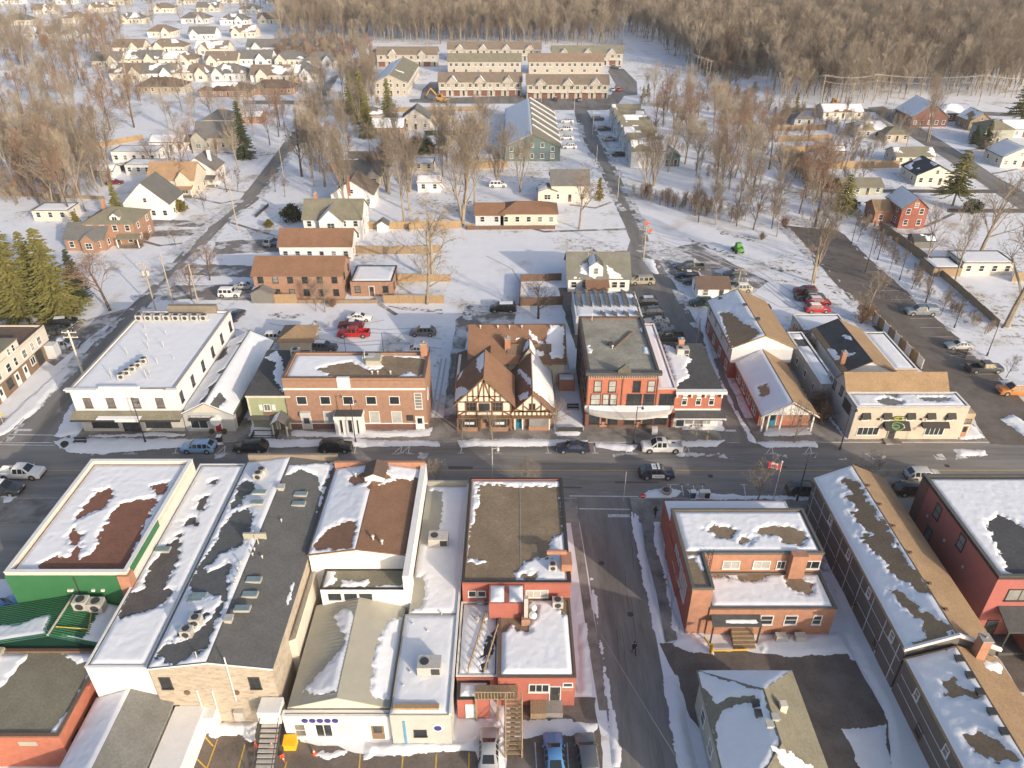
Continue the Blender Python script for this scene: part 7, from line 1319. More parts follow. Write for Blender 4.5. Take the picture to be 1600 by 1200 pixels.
# brushy undergrowth: nobody could count it
def scatter(name, label, cat, pts, kinds, mats_):
    """one object of kind stuff: many copies of a few tree shapes set on points"""
    col = bpy.data.collections.new(name+'_kinds')
    for i, (tr, cr) in enumerate(kinds):
        n = bpy.data.meshes.new(name); v = []; f = []; mi = []
        for mnum, me in enumerate((tr, cr)):
            o = len(v); v += [tuple(q.co) for q in me.vertices]; f += [tuple(o+k for k in q.vertices) for q in me.polygons]; mi += [mnum]*len(me.polygons)
        n.from_pydata(v, [], f); q_ = mats_[i % len(mats_)]; n.materials.append(q_[0]); n.materials.append(q_[1]); n.polygons.foreach_set('material_index', mi)
        col.objects.link(bpy.data.objects.new('%s_kind_%02d' % (name, i), n))
    me = bpy.data.meshes.new(name); me.from_pydata([(p[0], p[1], 0) for p in pts], [], [])
    for nm, ty, data in (('idx', 'INT', [rt.randrange(len(kinds)) for _ in pts]), ('scl', 'FLOAT', [p[2] for p in pts])):
        at = me.attributes.new(nm, ty, 'POINT'); at.data.foreach_set('value', data)
    at = me.attributes.new('rot', 'FLOAT_VECTOR', 'POINT'); fl = []
    for _ in pts: fl += [rt.uniform(-.05, .05), rt.uniform(-.05, .05), rt.uniform(0, 6.28)]
    at.data.foreach_set('vector', fl)
    o = put(name, me); tag(o, label, cat, None, 'stuff')
    ng = bpy.data.node_groups.new(name, 'GeometryNodeTree'); ng.interface.new_socket('Geometry', in_out='INPUT', socket_type='NodeSocketGeometry'); ng.interface.new_socket('Geometry', in_out='OUTPUT', socket_type='NodeSocketGeometry')
    N = ng.nodes; L = ng.links; gi = N.new('NodeGroupInput'); go = N.new('NodeGroupOutput'); ip = N.new('GeometryNodeInstanceOnPoints'); ci = N.new('GeometryNodeCollectionInfo'); ci.inputs['Collection'].default_value = col; ci.inputs['Separate Children'].default_value = True; ci.inputs['Reset Children'].default_value = True
    def attr(n_, ty): a = N.new('GeometryNodeInputNamedAttribute'); a.data_type = ty; a.inputs['Name'].default_value = n_; return a.outputs['Attribute']
    L.new(gi.outputs[0], ip.inputs['Points']); L.new(ci.outputs[0], ip.inputs['Instance']); ip.inputs['Pick Instance'].default_value = True
    L.new(attr('idx', 'INT'), ip.inputs['Instance Index']); L.new(attr('rot', 'FLOAT_VECTOR'), ip.inputs['Rotation']); L.new(attr('scl', 'FLOAT'), ip.inputs['Scale']); L.new(ip.outputs[0], go.inputs[0])
    md = o.modifiers.new('scatter', 'NODES'); md.node_group = ng
    return o
def fill(poly, n, s0, s1):
    W0 = [P(*q) for q in poly]; wp = [(p.x, p.y) for p in W0]; bx = (min(p.x for p in W0), max(p.x for p in W0), min(p.y for p in W0), max(p.y for p in W0)); out = []
    for _ in range(n*8):
        x = rt.uniform(bx[0], bx[1]); y = rt.uniform(bx[2], bx[3])
        if inpoly(x, y, wp): out.append((x, y, rt.uniform(s0, s1)))
        if len(out) >= n: break
    return out
FOR = [gen_bare(130+i, 17, .40, .36, 13, 6, 5, 2, .24, .026, .22) for i in range(5)]
def qpix(x, y):
    zc = y*CT+CAMH*ST; return 800+F_PX*x/zc, 600+F_PX*(CAMH*CT-y*ST)/zc
EDGE = [(-200, -40), (425, -30), (440, 62), (590, 66), (690, 70), (980, 72), (1000, 58), (1100, 118), (1190, 118), (1215, 165), (1360, 163), (1480, 150), (1700, 158)]
def edge(x):
    for (a, b), (c, d) in zip(EDGE, EDGE[1:]):
        if a <= x <= c: return b+(d-b)*(x-a)/(c-a)
    return -99
pts = []
yy = 290.0
while yy < 800:
    st = 4.9+max(0, (yy-430))*.006; half = (yy*CT+CAMH*ST)*820/F_PX; x = -half
    while x < half:
        X = x+rt.uniform(-.5, .5)*st; Y = yy+rt.uniform(-.5, .5)*st; px, py = qpix(X, Y)
        trail = abs(px-(955+(py-40)*1.12)) < 12+(py-40)*.16 and py > 38
        if py < edge(px) and not trail: pts.append((X, Y, rt.uniform(.55, 1.2)))
        x += st
    yy += st
pts += [(q[0], q[1], q[2]*.8) for q in fill([(-60, -30), (430, -30), (430, 30), (180, 60), (-60, 90)], 420, .5, .9)]
scatter('forest', 'dense leafless brown wood filling the distance', 'forest', pts, FOR, ((BARK, TWIG), (BARK, TWIGP), (BARKD, TWIGD), (BARK, TWIGP), (BARK, TWIG)))
br = fill([(1000, 140), (1060, 140), (1140, 200), (1230, 265), (1320, 340), (1300, 352), (1230, 350), (1130, 318), (1020, 265), (985, 180)], 130, .5, 1.3)+fill([(1130, 120), (1210, 165), (1240, 190), (1180, 240), (1120, 190), (1085, 150)], 90, 1.0, 2.2)+fill([(0, 230), (140, 220), (180, 290), (100, 330), (0, 320)], 160, .8, 1.8)+fill([(430, 70), (580, 70), (590, 100), (560, 140), (520, 110), (430, 95)], 200, 1.2, 2.6)
br += fill([(0, 60), (180, 40), (230, 150), (150, 215), (0, 215)], 260, .8, 1.8)+fill([(415, 170), (480, 165), (600, 150), (560, 230), (490, 300)], 90, .7, 1.4)+fill([(1200, 170), (1420, 190), (1340, 300), (1230, 260)], 120, .5, 1.2)
br += fill([(1310, 320), (1340, 330), (1480, 470), (1560, 520), (1550, 530), (1440, 460)], 90, .35, .8)+fill([(1210, 250), (1240, 250), (1330, 330), (1300, 330)], 80, .8, 1.6)+fill([(985, 300), (1120, 325), (1200, 345), (1150, 350), (1010, 320)], 60, .6, 1.2)+fill([(600, 225), (690, 230), (690, 245), (600, 245)], 40, .8, 1.5)+fill([(1085, 90), (1200, 105), (1190, 125), (1090, 120)], 120, 1.5, 3)
BRU = [gen_bare(160+i, 3.2, .55, .3, 7, 6, 4, 0, .1, .014, .09, 3) for i in range(3)]
scatter('undergrowth', 'tangle of reddish leafless brush under the bare trees', 'brush', br, BRU, ((BARK, TWIG), (BARK, TWIGP), (BARKD, TWIGR)))
# ------------------------------------------------------------------ vehicles
CAR = {
 'sedan': ([(2.35, .60, .66, .78), (2.2, .70, .80, .84), (1.05, .90, .99, .86), (.35, .94, 1.40, .70), (-.8, .94, 1.43, .70), (-1.55, .94, 1.06, .80), (-2.2, .88, 1.0, .82), (-2.35, .6, .72, .8)], .90, (2, 3, 4), .33, (1.42, -1.38)),
 'suv': ([(2.35, .72, .82, .80), (2.2, .86, .98, .86), (1.2, 1.0, 1.10, .88), (.55, 1.02, 1.64, .76), (-1.6, 1.02, 1.70, .76), (-2.2, 1.0, 1.16, .82), (-2.36, .7, .84, .85)], .95, (2, 3, 4), .37, (1.45, -1.40)),
 'jeep': ([(2.2, .8, .9, .85), (2.1, .95, 1.02, .9), (.95, 1.05, 1.12, .92), (.75, 1.08, 1.80, .86), (-1.9, 1.08, 1.82, .86), (-2.1, 1.05, 1.2, .9), (-2.2, .7, .85, .88)], .95, (2, 3, 4), .40, (1.4, -1.35)),
 'van': ([(2.55, .7, .8, .8), (2.4, .85, .98, .85), (1.75, .98, 1.12, .88), (.85, 1.02, 1.72, .78), (-2.1, 1.02, 1.78, .80), (-2.45, 1.0, 1.2, .84), (-2.55, .7, .85, .86)], 1.0, (2, 3, 4), .36, (1.6, -1.5)),
 'pickup': ([(2.9, .80, .92, .84), (2.72, .96, 1.10, .88), (1.55, 1.08, 1.19, .90), (.85, 1.1, 1.84, .76), (-.55, 1.1, 1.86, .76), (-.8, 1.1, 1.16, .94), (-2.85, 1.1, 1.16, .94), (-2.92, .8, 1.1, .94)], 1.0, (2, 3, 4), .40, (1.85, -1.85)),
}
TYRE = mat('tyre_rubber', (.02, .02, .02), .85, .1, 2); RIM = mat('rim_metal', (.45, .45, .46), .35, .1, 3, metal=.6); LAMPW = mat('headlight', (.7, .7, .68), .2, .05, 1); LAMPR = mat('taillight', (.35, .02, .015), .25, .05, 1)
CGLASS = mat('car_glass', (.025, .03, .035), .05, .1, 1, spec=.7)
_cm = {}
def car_meshes(ty):
    if ty in _cm: return _cm[ty]
    st, hw, gl, wr, ax = CAR[ty]; B = MB(); sec = []
    for i, (x, z1, z2, t) in enumerate(st):
        h_ = hw*(.90 if i in (0, len(st)-1) else 1.0); z0 = .30 if i in (0, len(st)-1) else .24
        sec.append([(x, -h_*.9, z0), (x, -h_, z0+.22), (x, -h_*.985, z1), (x, -hw*t, z2-.05), (x, -hw*t*.88, z2), (x, hw*t*.88, z2), (x, hw*t, z2-.05), (x, h_*.985, z1), (x, h_, z0+.22), (x, h_*.9, z0)])
    open_bed = ty == 'pickup'
    for i in range(len(sec)-1):
        a, b = sec[i], sec[i+1]
        for k in range(10):
            j = (k+1) % 10
            if open_bed and i == 5 and k in (4,): continue
            B.face([a[k], a[j], b[j], b[k]][::-1])
    B.face(sec[0][::-1] if False else sec[0]); B.face(sec[-1][::-1])
    if open_bed: x0, x1 = -.85, -2.82; w_ = hw*.82; B.face([(x0, -w_, .62), (x0, w_, .62), (x1, w_, .62), (x1, -w_, .62)]); B.face([(x0, -w_, .62), (x1, -w_, .62), (x1, -w_, 1.15), (x0, -w_, 1.15)]); B.face([(x0, w_, .62), (x1, w_, .62), (x1, w_, 1.15), (x0, w_, 1.15)]); B.face([(x0, -w_, .62), (x0, w_, .62), (x0, w_, 1.15), (x0, -w_, 1.15)]); B.face([(x1, -w_, .62), (x1, w_, .62), (x1, w_, 1.15), (x1, -w_, 1.15)])
    def panel(q, ins=.08, off=.015, flip=False):
        q = [Vector(v) for v in q]; c = sum(q, Vector())/len(q); n = (q[1]-q[0]).cross(q[2]-q[0]).normalized()
        if n.dot(c-Vector((c.x, 0, .8))) < 0: n = -n
        mb = MB(); mb.face([c+(v-c)*(1-ins)+n*off for v in q]); return mb
    import bmesh
    bm_ = bmesh.new(); bme = B.mesh('body'); bm_.from_mesh(bme); bmesh.ops.remove_doubles(bm_, verts=bm_.verts, dist=.002); bmesh.ops.recalc_face_normals(bm_, faces=bm_.faces); bm_.to_mesh(bme); bm_.free(); bme.polygons.foreach_set('use_smooth', [True]*len(bme.polygons)); bme.set_sharp_from_angle(angle=math.radians(38))
    out = {'body': bme}; g = []
    w0, w1 = gl[0], gl[1]; g.append(('windshield', panel([sec[w0][4], sec[w0][5], sec[w1][5], sec[w1][4]]).mesh('windshield')))
    e0, e1 = gl[2], gl[2]+1; g.append(('rear_window', panel([sec[e0][4], sec[e0][5], sec[e1][5], sec[e1][4]], .12).mesh('rear_window')))
    for s, (k0, k1) in enumerate(((2, 3), (7, 6))):
        A, Bq = sec[w1], sec[e0]; n = 3 if ty in ('suv', 'van', 'jeep') else 2
        for i in range(n):
            f0, f1 = i/n+.02, (i+1)/n-.02; L = lambda u, v, f: tuple(Vector(u).lerp(Vector(v), f))
            g.append(('side_window', panel([L(A[k0], Bq[k0], f0), L(A[k0], Bq[k0], f1), L(A[k1], Bq[k1], f1), L(A[k1], Bq[k1], f0)], .10).mesh('side_window')))
        g.append(('quarter_window', panel([sec[w0][k0], sec[w1][k0], sec[w1][k1]], .18).mesh('quarter_window')))
        if ty != 'pickup': g.append(('quarter_window', panel([sec[e0][k0], sec[e1][k0], sec[e0][k1]], .2).mesh('quarter_window')))
    a4, b4 = sec[gl[1]], sec[gl[2]]; cap = [Vector(q) for q in (a4[4], a4[5], b4[5], b4[4])]; cc = sum(cap, Vector())/4; out['cap'] = MB().prism([cc+(q-cc)*.86+Vector((0, 0, .004)) for q in cap], (0, 0, .07)).mesh('roof_snow')
    out['glass'] = g; f, r_ = st[0], st[-1]
    out['lamps'] = [(nm, MB().box(xx-.05, xx+.06 if nm == 'headlight' else xx+.03, s*hw*.62-.17, s*hw*.62+.17, zz, zz+.14).mesh(nm)) for nm, xx, zz in (('headlight', f[0]-.02, f[1]-.1), ('taillight', r_[0]-.01, r_[1]+.02)) for s in (-1, 1)]
    out['bumper'] = [MB().box(f[0]-.12, f[0]+.07, -hw*.82, hw*.82, .3, .48).mesh('bumper'), MB().box(r_[0]-.07, r_[0]+.12, -hw*.82, hw*.82, .32, .5).mesh('bumper')]
    out['tyre'] = MB().tube((0, -.12, 0), (0, .12, 0), wr, wr, 14).mesh('wheel'); out['rim'] = MB().tube((0, -.135, 0), (0, .135, 0), wr*.62, wr*.62, 10).mesh('rim')
    out['arch'] = MB().tube((0, -.02, 0), (0, .02, 0), wr*1.18, wr*1.18, 14).mesh('wheel_arch'); out['wheels'] = [(a_, s*(hw-.11), wr) for a_ in ax for s in (-1, 1)]
    out['mirror'] = [MB().box(st[w0][0]-.35, st[w0][0]-.2, s*(hw+.02)-.02, s*(hw+.16)+.02, st[w0][1]+.0, st[w0][1]+.16).mesh('mirror') for s in (-1, 1)] if True else []
    _cm[ty] = out; return out
cr_ = random.Random(8)
def paint(nm, c): return mat('paint_'+nm, c, .32, .04, 1.5, spec=.5, coat=.5)
PAINT = {k: paint(k, c) for k, c in dict(white=(.72, .72, .71), black=(.018, .018, .02), navy=(.02, .028, .055), blue=(.10, .26, .52), sky=(.24, .42, .66), grey=(.15, .155, .16), dgrey=(.06, .063, .068), silver=(.42, .43, .44), red=(.42, .018, .02), maroon=(.16, .015, .022), orange=(.55, .2, .05), beige=(.4, .36, .28), green=(.03, .07, .05), steel=(.20, .23, .27)).items()}
def car(nm, label, ty, col, px, py, hd, group=None, z=.014, at=None):
    m = car_meshes(ty); p = at or P(px, py); t = thing(nm, label, {'pickup': 'pickup truck', 'van': 'van'}.get(ty, 'car'), (p.x, p.y, z), math.radians(hd), group); pm = PAINT[col]
    b = put('body', m['body'], pm, t)
    for n_, me in m['glass']: put(n_, me, CGLASS, t)
    for n_, me in m['lamps']: put(n_, me, LAMPW if n_ == 'headlight' else LAMPR, t)
    for me in m['bumper']: put('bumper', me, TRIMB, t)
    for me in m['mirror']: put('mirror', me, pm, t)
    if cr_.random() < .45 and py > 0 and nm != 'police_car' and not (690 < py < 760): o_ = put('snow_cap', m['cap'], SNOW, t)
    for (x, y, zz) in m['wheels']:
        w_ = put('wheel', m['tyre'], TYRE, t, (x, y, zz)); put('rim', m['rim'], RIM, w_); put('wheel_arch', m['arch'], TRIMB, t, (x, y*1.105, zz+.02))
    return t
ME_ = 'parked_car'
car(ME_, 'sky blue crossover parked before the grey gabled office', 'suv', 'sky', 312, 704, 180)
car(ME_, 'black crossover parked before the green clapboard shop', 'suv', 'black', 393, 703, 180); car(ME_, 'large black vehicle parked before the brick bank', 'suv', 'black', 525, 703, 0)
car(ME_, 'navy sedan parked beside the fenced yard', 'sedan', 'navy', 895, 704, 180)
t = car('parked_pickup', 'white crew cab pickup parked before the orange brick block', 'pickup', 'white', 1033, 703, 180); MB().box(.05, .75, -.45, .45, 1.865, 1.885).build('sunroof', CGLASS, t)
t = car('police_car', 'police patrol car with white doors and numbered roof on the main street', 'suv', 'navy', 1025, 744, 0)
for s in (-1, 1): MB().box(-.75, .95, s*.955-.012, s*.955+.012, .42, 1.0).build('white_door', PAINT['white'], t); text(t, 'POLICE', .1, s*.972, .72, .3, PAINT['navy'], 'S' if s < 0 else 'N', ext=.004)
MB().box(-.75, -.15, -.6, .6, 1.69, 1.712).build('roof_panel', PAINT['white'], t); text(t, '453', -.45, 0, 1.718, .42, PAINT['navy'], flat=True, rz=-math.pi/2, ext=.003); MB().box(.0, .28, -.6, .6, 1.68, 1.82).build('light_bar', mat('light_bar_plastic', (.55, .6, .65), .2, .1, 1), t)
car('old_pickup', 'old white pickup with long bed driving on the main street', 'pickup', 'white', 36, 744, 0); car('dark_pickup', 'dark pickup waiting behind the old white pickup', 'pickup', 'dgrey', 2, 770, 0)
car(ME_, 'silver crossover driving before the red stucco building', 'suv', 'silver', 1440, 748, 0); car(ME_, 'black crossover parked behind the red stucco building front', 'suv', 'black', 1424, 770, 0); car(ME_, 'dark hatchback parked at the north end of the taupe building', 'suv', 'dgrey', 1256, 770, 0)
car(ME_, 'white crossover in the snowy lot behind the green shop', 'suv', 'white', 432, 531, 0); car(ME_, 'dark crossover beside the tan pyramid hut', 'suv', 'dgrey', 506, 547, 0); car('parked_pickup', 'bright red pickup on the snowy lot behind the bank', 'pickup', 'red', 553, 525, 180); car(ME_, 'maroon sedan between the red pickup and the white sedan', 'sedan', 'maroon', 549, 511, 180); car(ME_, 'white sedan behind the maroon sedan', 'sedan', 'white', 562, 500, 0); car(ME_, 'grey crossover alone on the snowy lot', 'suv', 'grey', 661, 523, 180); car(ME_, 'white sedan close behind the bank chimney', 'sedan', 'white', 650, 551, 180)
car(ME_, 'black crossover on the slushy drive of the corner building', 'suv', 'black', 102, 508, 15); car(ME_, 'charcoal car parked next to the black crossover on the slushy drive', 'suv', 'dgrey', 92, 522, 15); car('parked_pickup', 'steel blue pickup on the slushy drive beside the corner building', 'pickup', 'steel', 98, 545, 10)
car('parked_jeep', 'boxy white off-roader on the duplex driveway', 'jeep', 'white', 360, 463, 0); car(ME_, 'silver sedan parked beyond the white off-roader', 'sedan', 'silver', 384, 451, 0); car(ME_, 'silver crossover on the drive of the brown roofed house', 'suv', 'silver', 424, 382, 75); car(ME_, 'blue car beside the silver crossover on the drive', 'sedan', 'blue', 440, 380, 75); car(ME_, 'navy sedan behind the white two-storey building', 'sedan', 'navy', 370, 497, 80)
car('parked_van', 'black van on the bare asphalt behind the half-timbered shop', 'van', 'black', 786, 486, 180)
for (x, y, ty, c, l) in ((1003, 443, 'van', 'beige', 'beige van beside the grey roofed house'), (1008, 476, 'suv', 'dgrey', 'dark crossover beside the solar annex'), (1016, 492, 'suv', 'grey', 'grey crossover behind the orange block'), (1026, 506, 'sedan', 'silver', 'silver sedan behind the orange block'), (1034, 518, 'sedan', 'steel', 'steel blue sedan behind the orange block'), (1043, 531, 'pickup', 'dgrey', 'charcoal pickup by the rooftop chimney')):
    car(ME_ if ty != 'pickup' else 'parked_pickup', l, ty, c, x, y, 182)
for (x, y, ty, c, l) in ((1078, 421, 'pickup', 'dgrey', 'dark pickup at the rear of the brown shed'), (1074, 433, 'sedan', 'navy', 'navy sedan beside the brown shed'), (1084, 443, 'sedan', 'dgrey', 'charcoal sedan touching the brown shed'), (1148, 433, 'suv', 'dgrey', 'dark crossover east of the brown shed'), (1150, 443, 'suv', 'grey', 'grey crossover east of the brown shed'), (1156, 455, 'suv', 'beige', 'beige crossover east of the brown shed'), (1096, 477, 'suv', 'green', 'dark green crossover before the brick hall gable'), (1184, 484, 'sedan', 'black', 'black car behind the tan roof slope of the brick hall')):
    car(ME_ if ty != 'pickup' else 'parked_pickup', l, ty, c, x, y, 180)
for (x, y, ty, c, l, hd) in ((1258, 459, 'suv', 'maroon', 'maroon crossover on the snowy yard', 170), (1264, 468, 'pickup', 'dgrey', 'black pickup next to the maroon crossover', 0), (1277, 476, 'suv', 'red', 'red crossover on the snowy yard', 0), (1276, 487, 'suv', 'red', 'red snow topped car behind the low grey shed', 0)): car(ME_, l, ty, c, x, y, hd)
t = car('parked_pickup', 'grey pickup with bed cap in the long lamp-lined lot', 'pickup', 'steel', 1438, 491, 178); MB().prism([(-.85, -.9, 1.16), (-.85, .9, 1.16), (-.85, .78, 1.78), (-.85, -.78, 1.78)], (-1.98, 0, 0)).build('bed_cap', PAINT['steel'], t)
car(ME_, 'silver sedan in the long lamp-lined lot', 'sedan', 'silver', 1498, 544, 178); car('parked_pickup', 'charcoal pickup with snow in its bed in the long lamp-lined lot', 'pickup', 'dgrey', 1536, 580, 2); car('parked_pickup', 'orange pickup at the lot entrance', 'pickup', 'orange', 1586, 615, 178)
car(ME_, 'bright blue car parked in the back lot', 'sedan', 'blue', 866, 1188, 92); car(ME_, 'grey crossover with dark stripes in the back lot', 'suv', 'grey', 917, 1190, 93); car(ME_, 'silver car parked by the wooden back stairs', 'sedan', 'silver', 764, 1180, 90); car('parked_pickup', 'blue pickup behind the green clad building', 'pickup', 'blue', 0, 965, 60)
car(ME_, 'dark car half hidden in the yard beside the pine', 'sedan', 'black', 1418, 182, 60); car(ME_, 'black car beside the sage house', 'suv', 'black', 1562, 222, 10)
for i, (x, y, c) in enumerate(((934, 188, 'grey'), (944, 204, 'dgrey'), (952, 220, 'silver'), (968, 244, 'navy'))): car(ME_, 'car parked on a driveway of the gabled townhouse row', 'suv', c, x, y, 5, 'cars of the gabled townhouse row')
for i, (x, y) in enumerate(((886, 192), (884, 204), (885, 218), (890, 232))): car(ME_, 'snow topped car on a driveway of the teal townhouse row', 'suv', 'white', x, y, 180, 'cars of the teal townhouse row')
for i, (x, y, c) in enumerate(((957, 142, 'silver'), (966, 142, 'red'), (868, 157, 'black'), (700, 156, 'silver'), (958, 106, 'dgrey'), (968, 108, 'silver'), (905, 158, 'grey'))): car(ME_, 'small car parked in the townhouse court', 'sedan', c, x, y, 90, 'cars in the townhouse court')
car(ME_, 'snowy car behind the cream veranda house', 'suv', 'steel', 852, 298, 0); car(ME_, 'white camper beside the garden fence', 'van', 'white', 778, 292, 0); car(ME_, 'dark car behind the flat grey garage', 'suv', 'dgrey', 192, 266, 0); car(ME_, 'maroon car by the side of the tall white house', 'sedan', 'maroon', 180, 288, 10)
# machines
def machine(nm, label, cat, px, py, m, s=1.0, hd=0, arm=False):
    p = P(px, py); t = thing(nm, label, cat, (p.x, p.y, 0), math.radians(hd)); t.scale = (s, s, s)
    MB().box(-1.3, 1.0, -.8, .8, .5, 1.3).build('body', m, t); MB().prism([(-.3, -.6, 1.3), (.9, -.6, 1.3), (.7, -.6, 2.3), (-.2, -.6, 2.3)], (0, 1.2, 0)).build('cab', m, t); MB().prism([(-.15, -.62, 1.45), (.75, -.62, 1.45), (.62, -.62, 2.15), (-.1, -.62, 2.15)], (0, 1.24, 0)).build('cab_glass', CGLASS, t)
    for x in (-.8, .7):
        for sy in (-.85, .85): MB().tube((x, sy-.16, .42), (x, sy+.16, .42), .42, .42, 12).build('wheel', TYRE, t)
    if arm: MB().bar((.9, 0, 1.4), (3.0, 0, 3.6), .35).build('boom', m, t); MB().bar((3.0, 0, 3.6), (4.4, 0, 1.6), .28).build('stick', m, t); MB().prism([(4.1, -.5, 1.7), (4.9, -.5, 1.5), (4.6, -.5, .8), (4.0, -.5, .9)], (0, 1.0, 0)).build('bucket', DMETAL, t)
    else:
        for sy in (-.7, .7): MB().bar((-.9, sy, 1.6), (1.6, sy, .8), .16).build('lift_arm', m, t)
        MB().prism([(1.5, -.95, .1), (2.3, -.95, .1), (1.7, -.95, .85), (1.5, -.95, .85)], (0, 1.9, 0)).build('bucket', DMETAL, t)
machine('skid_loader', 'bright green skid loader on the snowy yard', 'loader', 1153, 394, mat('loader_green', (.10, .30, .06), .5, .1, 1), .95, 100)
machine('excavator', 'orange excavator by the court lane', 'excavator', 690, 160, mat('machine_orange', (.48, .25, .05), .5, .1, 1), 1.5, 170, True); machine('loader', 'yellow loader beside the wood edge road', 'loader', 1303, 168, mat('machine_orange', (.48, .25, .05)), 1.5, 180)
# ------------------------------------------------------------------ poles, lamps, wires, fences, street furniture, people
def pole(nm, label, px, py, ptop, group=None, m=POLEW, r=.16, arms=1, trans=0, rz=0, cat='utility pole', hmax=None):
    p = P(px, py); h = hgt(p.y, ptop); t = thing(nm, label, cat, (p.x, p.y, 0), rz, group); MB().tube((0, 0, -.2), (0, 0, h), r, r*.7, 8).build('shaft', m, t)
    for i in range(arms):
        c = MB().bar((-1.2, .15, h-.5-i*.9), (1.2, .15, h-.5-i*.9), .13).build('crossarm', m, t)
        for x in (-1.1, -.4, .4, 1.1): MB().tube((x, .15, h-.43-i*.9), (x, .15, h-.22-i*.9), .06, .04, 6).build('insulator', METAL, c)
    for i in range(trans): MB().tube(((-.45, .45)[i % 2], -.1, h-2.6), ((-.45, .45)[i % 2], -.1, h-1.5), .28, .28, 10).build('transformer', METAL, t)
    return p.x, p.y, h
U = 'utility poles along the side street'
pA = pole('utility_pole', 'utility pole with transformers beside the side street', 244, 486, 410, None, trans=2); pB = pole('utility_pole', 'utility pole with cream sleeve beside the corner building', 130, 585, 516, None, CREAM, .2, 2)
pole('utility_pole', 'plain utility pole along the side street', 311, 480, 412, U, arms=0); pole('utility_pole', 'plain utility pole along the side street', 270, 473, 397, U, arms=0); pC = pole('utility_pole', 'plain utility pole along the side street', 372, 360, 290, U); pD = pole('utility_pole', 'plain utility pole along the side street', 447, 300, 222, U, r=.1, arms=0); pE = pole('utility_pole', 'utility pole in front of the golden spruces', 20, 486, 425, None)
a = pole('sign_pole', 'wooden pole with orange warning boards at the street bend', 1005, 406, 345, None, arms=0, cat='pole'); pole('sign_pole', 'second wooden pole leaning by the orange warning boards', 1001, 404, 350, None, arms=0, r=.1, cat='pole')
t = thing('warning_sign', 'pair of orange warning boards fixed on the wooden pole', 'sign', (a[0], a[1]-.25, 0)); ORS = mat('warning_orange', (.75, .12, .04), .6, .1, 1)
for dx, dz in ((0, -.5), (.9, -2.1)): MB().prism([(dx, 0, a[2]+dz-.55), (dx+.55, 0, a[2]+dz), (dx, 0, a[2]+dz+.55), (dx-.55, 0, a[2]+dz)], (0, .05, 0)).build('board', ORS, t)
pole('concrete_pole', 'pale concrete pole beside the brick hall', 1089, 535, 498, None, KERB, .2, 0, cat='pole'); pole('utility_pole', 'thin utility pole between the parked cars and the brick hall', 1152, 453, 419, None, r=.11); pole('utility_pole', 'wooden utility pole at the yard edge by red cars', 1268, 446, 398, None, arms=0)
for x, y, tp in ((926, 210, 172), (932, 254, 226), (965, 310, 268), (896, 200, 152), (846, 160, 130), (1005, 155, 125)): pole('lamp_pole', 'thin pale lamp pole along the townhouse street', x, y, tp, 'pale lamp poles', METAL, .08, 0, cat='lamp post')
pw = [pole('power_pole', 'tall power line pole at the wood edge', x, y, tp, 'power line poles', POLEW, .2, 1) for x, y, tp in ((1220, 142, 112), (1280, 167, 116), (1362, 163, 115), (1528, 166, 116), (1640, 170, 118))]
for i in range(9): pole('transmission_pole', 'one of the clustered tall poles beyond the trail', 1068+i*5, 104+i*2.4, 78+i*2.0, 'clustered poles', METAL, .16, 1, cat='utility pole')
pole('street_light', 'curved street light at the wood edge road', 1391, 186, 156, None, METAL, .09, 0, cat='street lamp')
def lamp(px, py, ptop, label, group=None, m=DMETAL, two=False):
    p = P(px, py); h = hgt(p.y, ptop); t = thing('street_lamp', label, 'street lamp', (p.x, p.y, .1 if py > 640 else 0), 0, group); MB().tube((0, 0, -.15), (0, 0, h), .09, .055, 8).build('post', m, t); MB().tube((0, 0, 0), (0, 0, .7), .16, .13, 8).build('base', m, t)
    MB().bar((0, 0, h-.3), (.75, 0, h-.05), .06).build('arm', m, t); o = MB().tube((.75, 0, h-.05), (.75, 0, h-.4), .1, .22, 8).build('lantern', m, t); MB().ball((.75, 0, h-.45), .13, 8, 5).build('globe', LAMPW, o)
LG = 'black street lamps along the main street'
for x, y, tp in ((228, 693, 628), (556, 693, 626), (990, 693, 636), (1245, 783, 710), (1598, 772, 706), (1312, 703, 640)): lamp(x, y, tp, 'black street lamp on the main street pavement', LG)
for x, y, tp in ((1352, 425, 370), (1371, 406, 352), (1405, 438, 393), (1446, 473, 426), (1491, 512, 468), (1542, 556, 509), (1330, 382, 335)): lamp(x, y, tp, 'slim black lamp beside the long lamp-lined parking lot', 'lamps along the lot')
lamp(770, 770, 700, 'pale slim pole on the south pavement before the half-timbered shop', None, METAL)
for x, y, tp in ((974, 783, 737), (1104, 690, 672)): pole('sign_post', 'thin pale sign post at the kerb', x, y, tp, 'thin sign posts', METAL, .05, 0, cat='sign post')
def wire(label, A, Bq, sag=1.0, r=.022):
    mb = MB(); A = Vector(A); Bq = Vector(Bq); n = 12; pts = [A.lerp(Bq, i/n)-Vector((0, 0, sag*4*(i/n)*(1-i/n))) for i in range(n+1)]
    for i in range(n): mb.tube(pts[i], pts[i+1], r, r, 4, False)
    tag(mb.build('power_line', METAL), label, 'wire', 'overhead wires')
def top(q, dx=0, dz=-.25): return (q[0]+dx, q[1], q[2]+dz)
for q, s in (((pE, pA), 1.0), ((pA, pC), 1.2), ((pC, pD), .8), ((pB, pA), 1.2)):
    for dx in (-1, 1): wire('thin overhead wire strung between the side street poles', top(q[0], dx), top(q[1], dx), s)
for i in range(len(pw)-1):
    for dx, dz in ((-1.1, -.3), (1.1, -.3), (0, -2.6)): wire('pale power line strung along the wood edge', top(pw[i], dx, dz), top(pw[i+1], dx, dz), 1.2, .05)
wire('long power line crossing to the clustered poles', top(pw[0]), (P(1068, 104).x, P(1068, 104).y, 9), 1.5, .05)
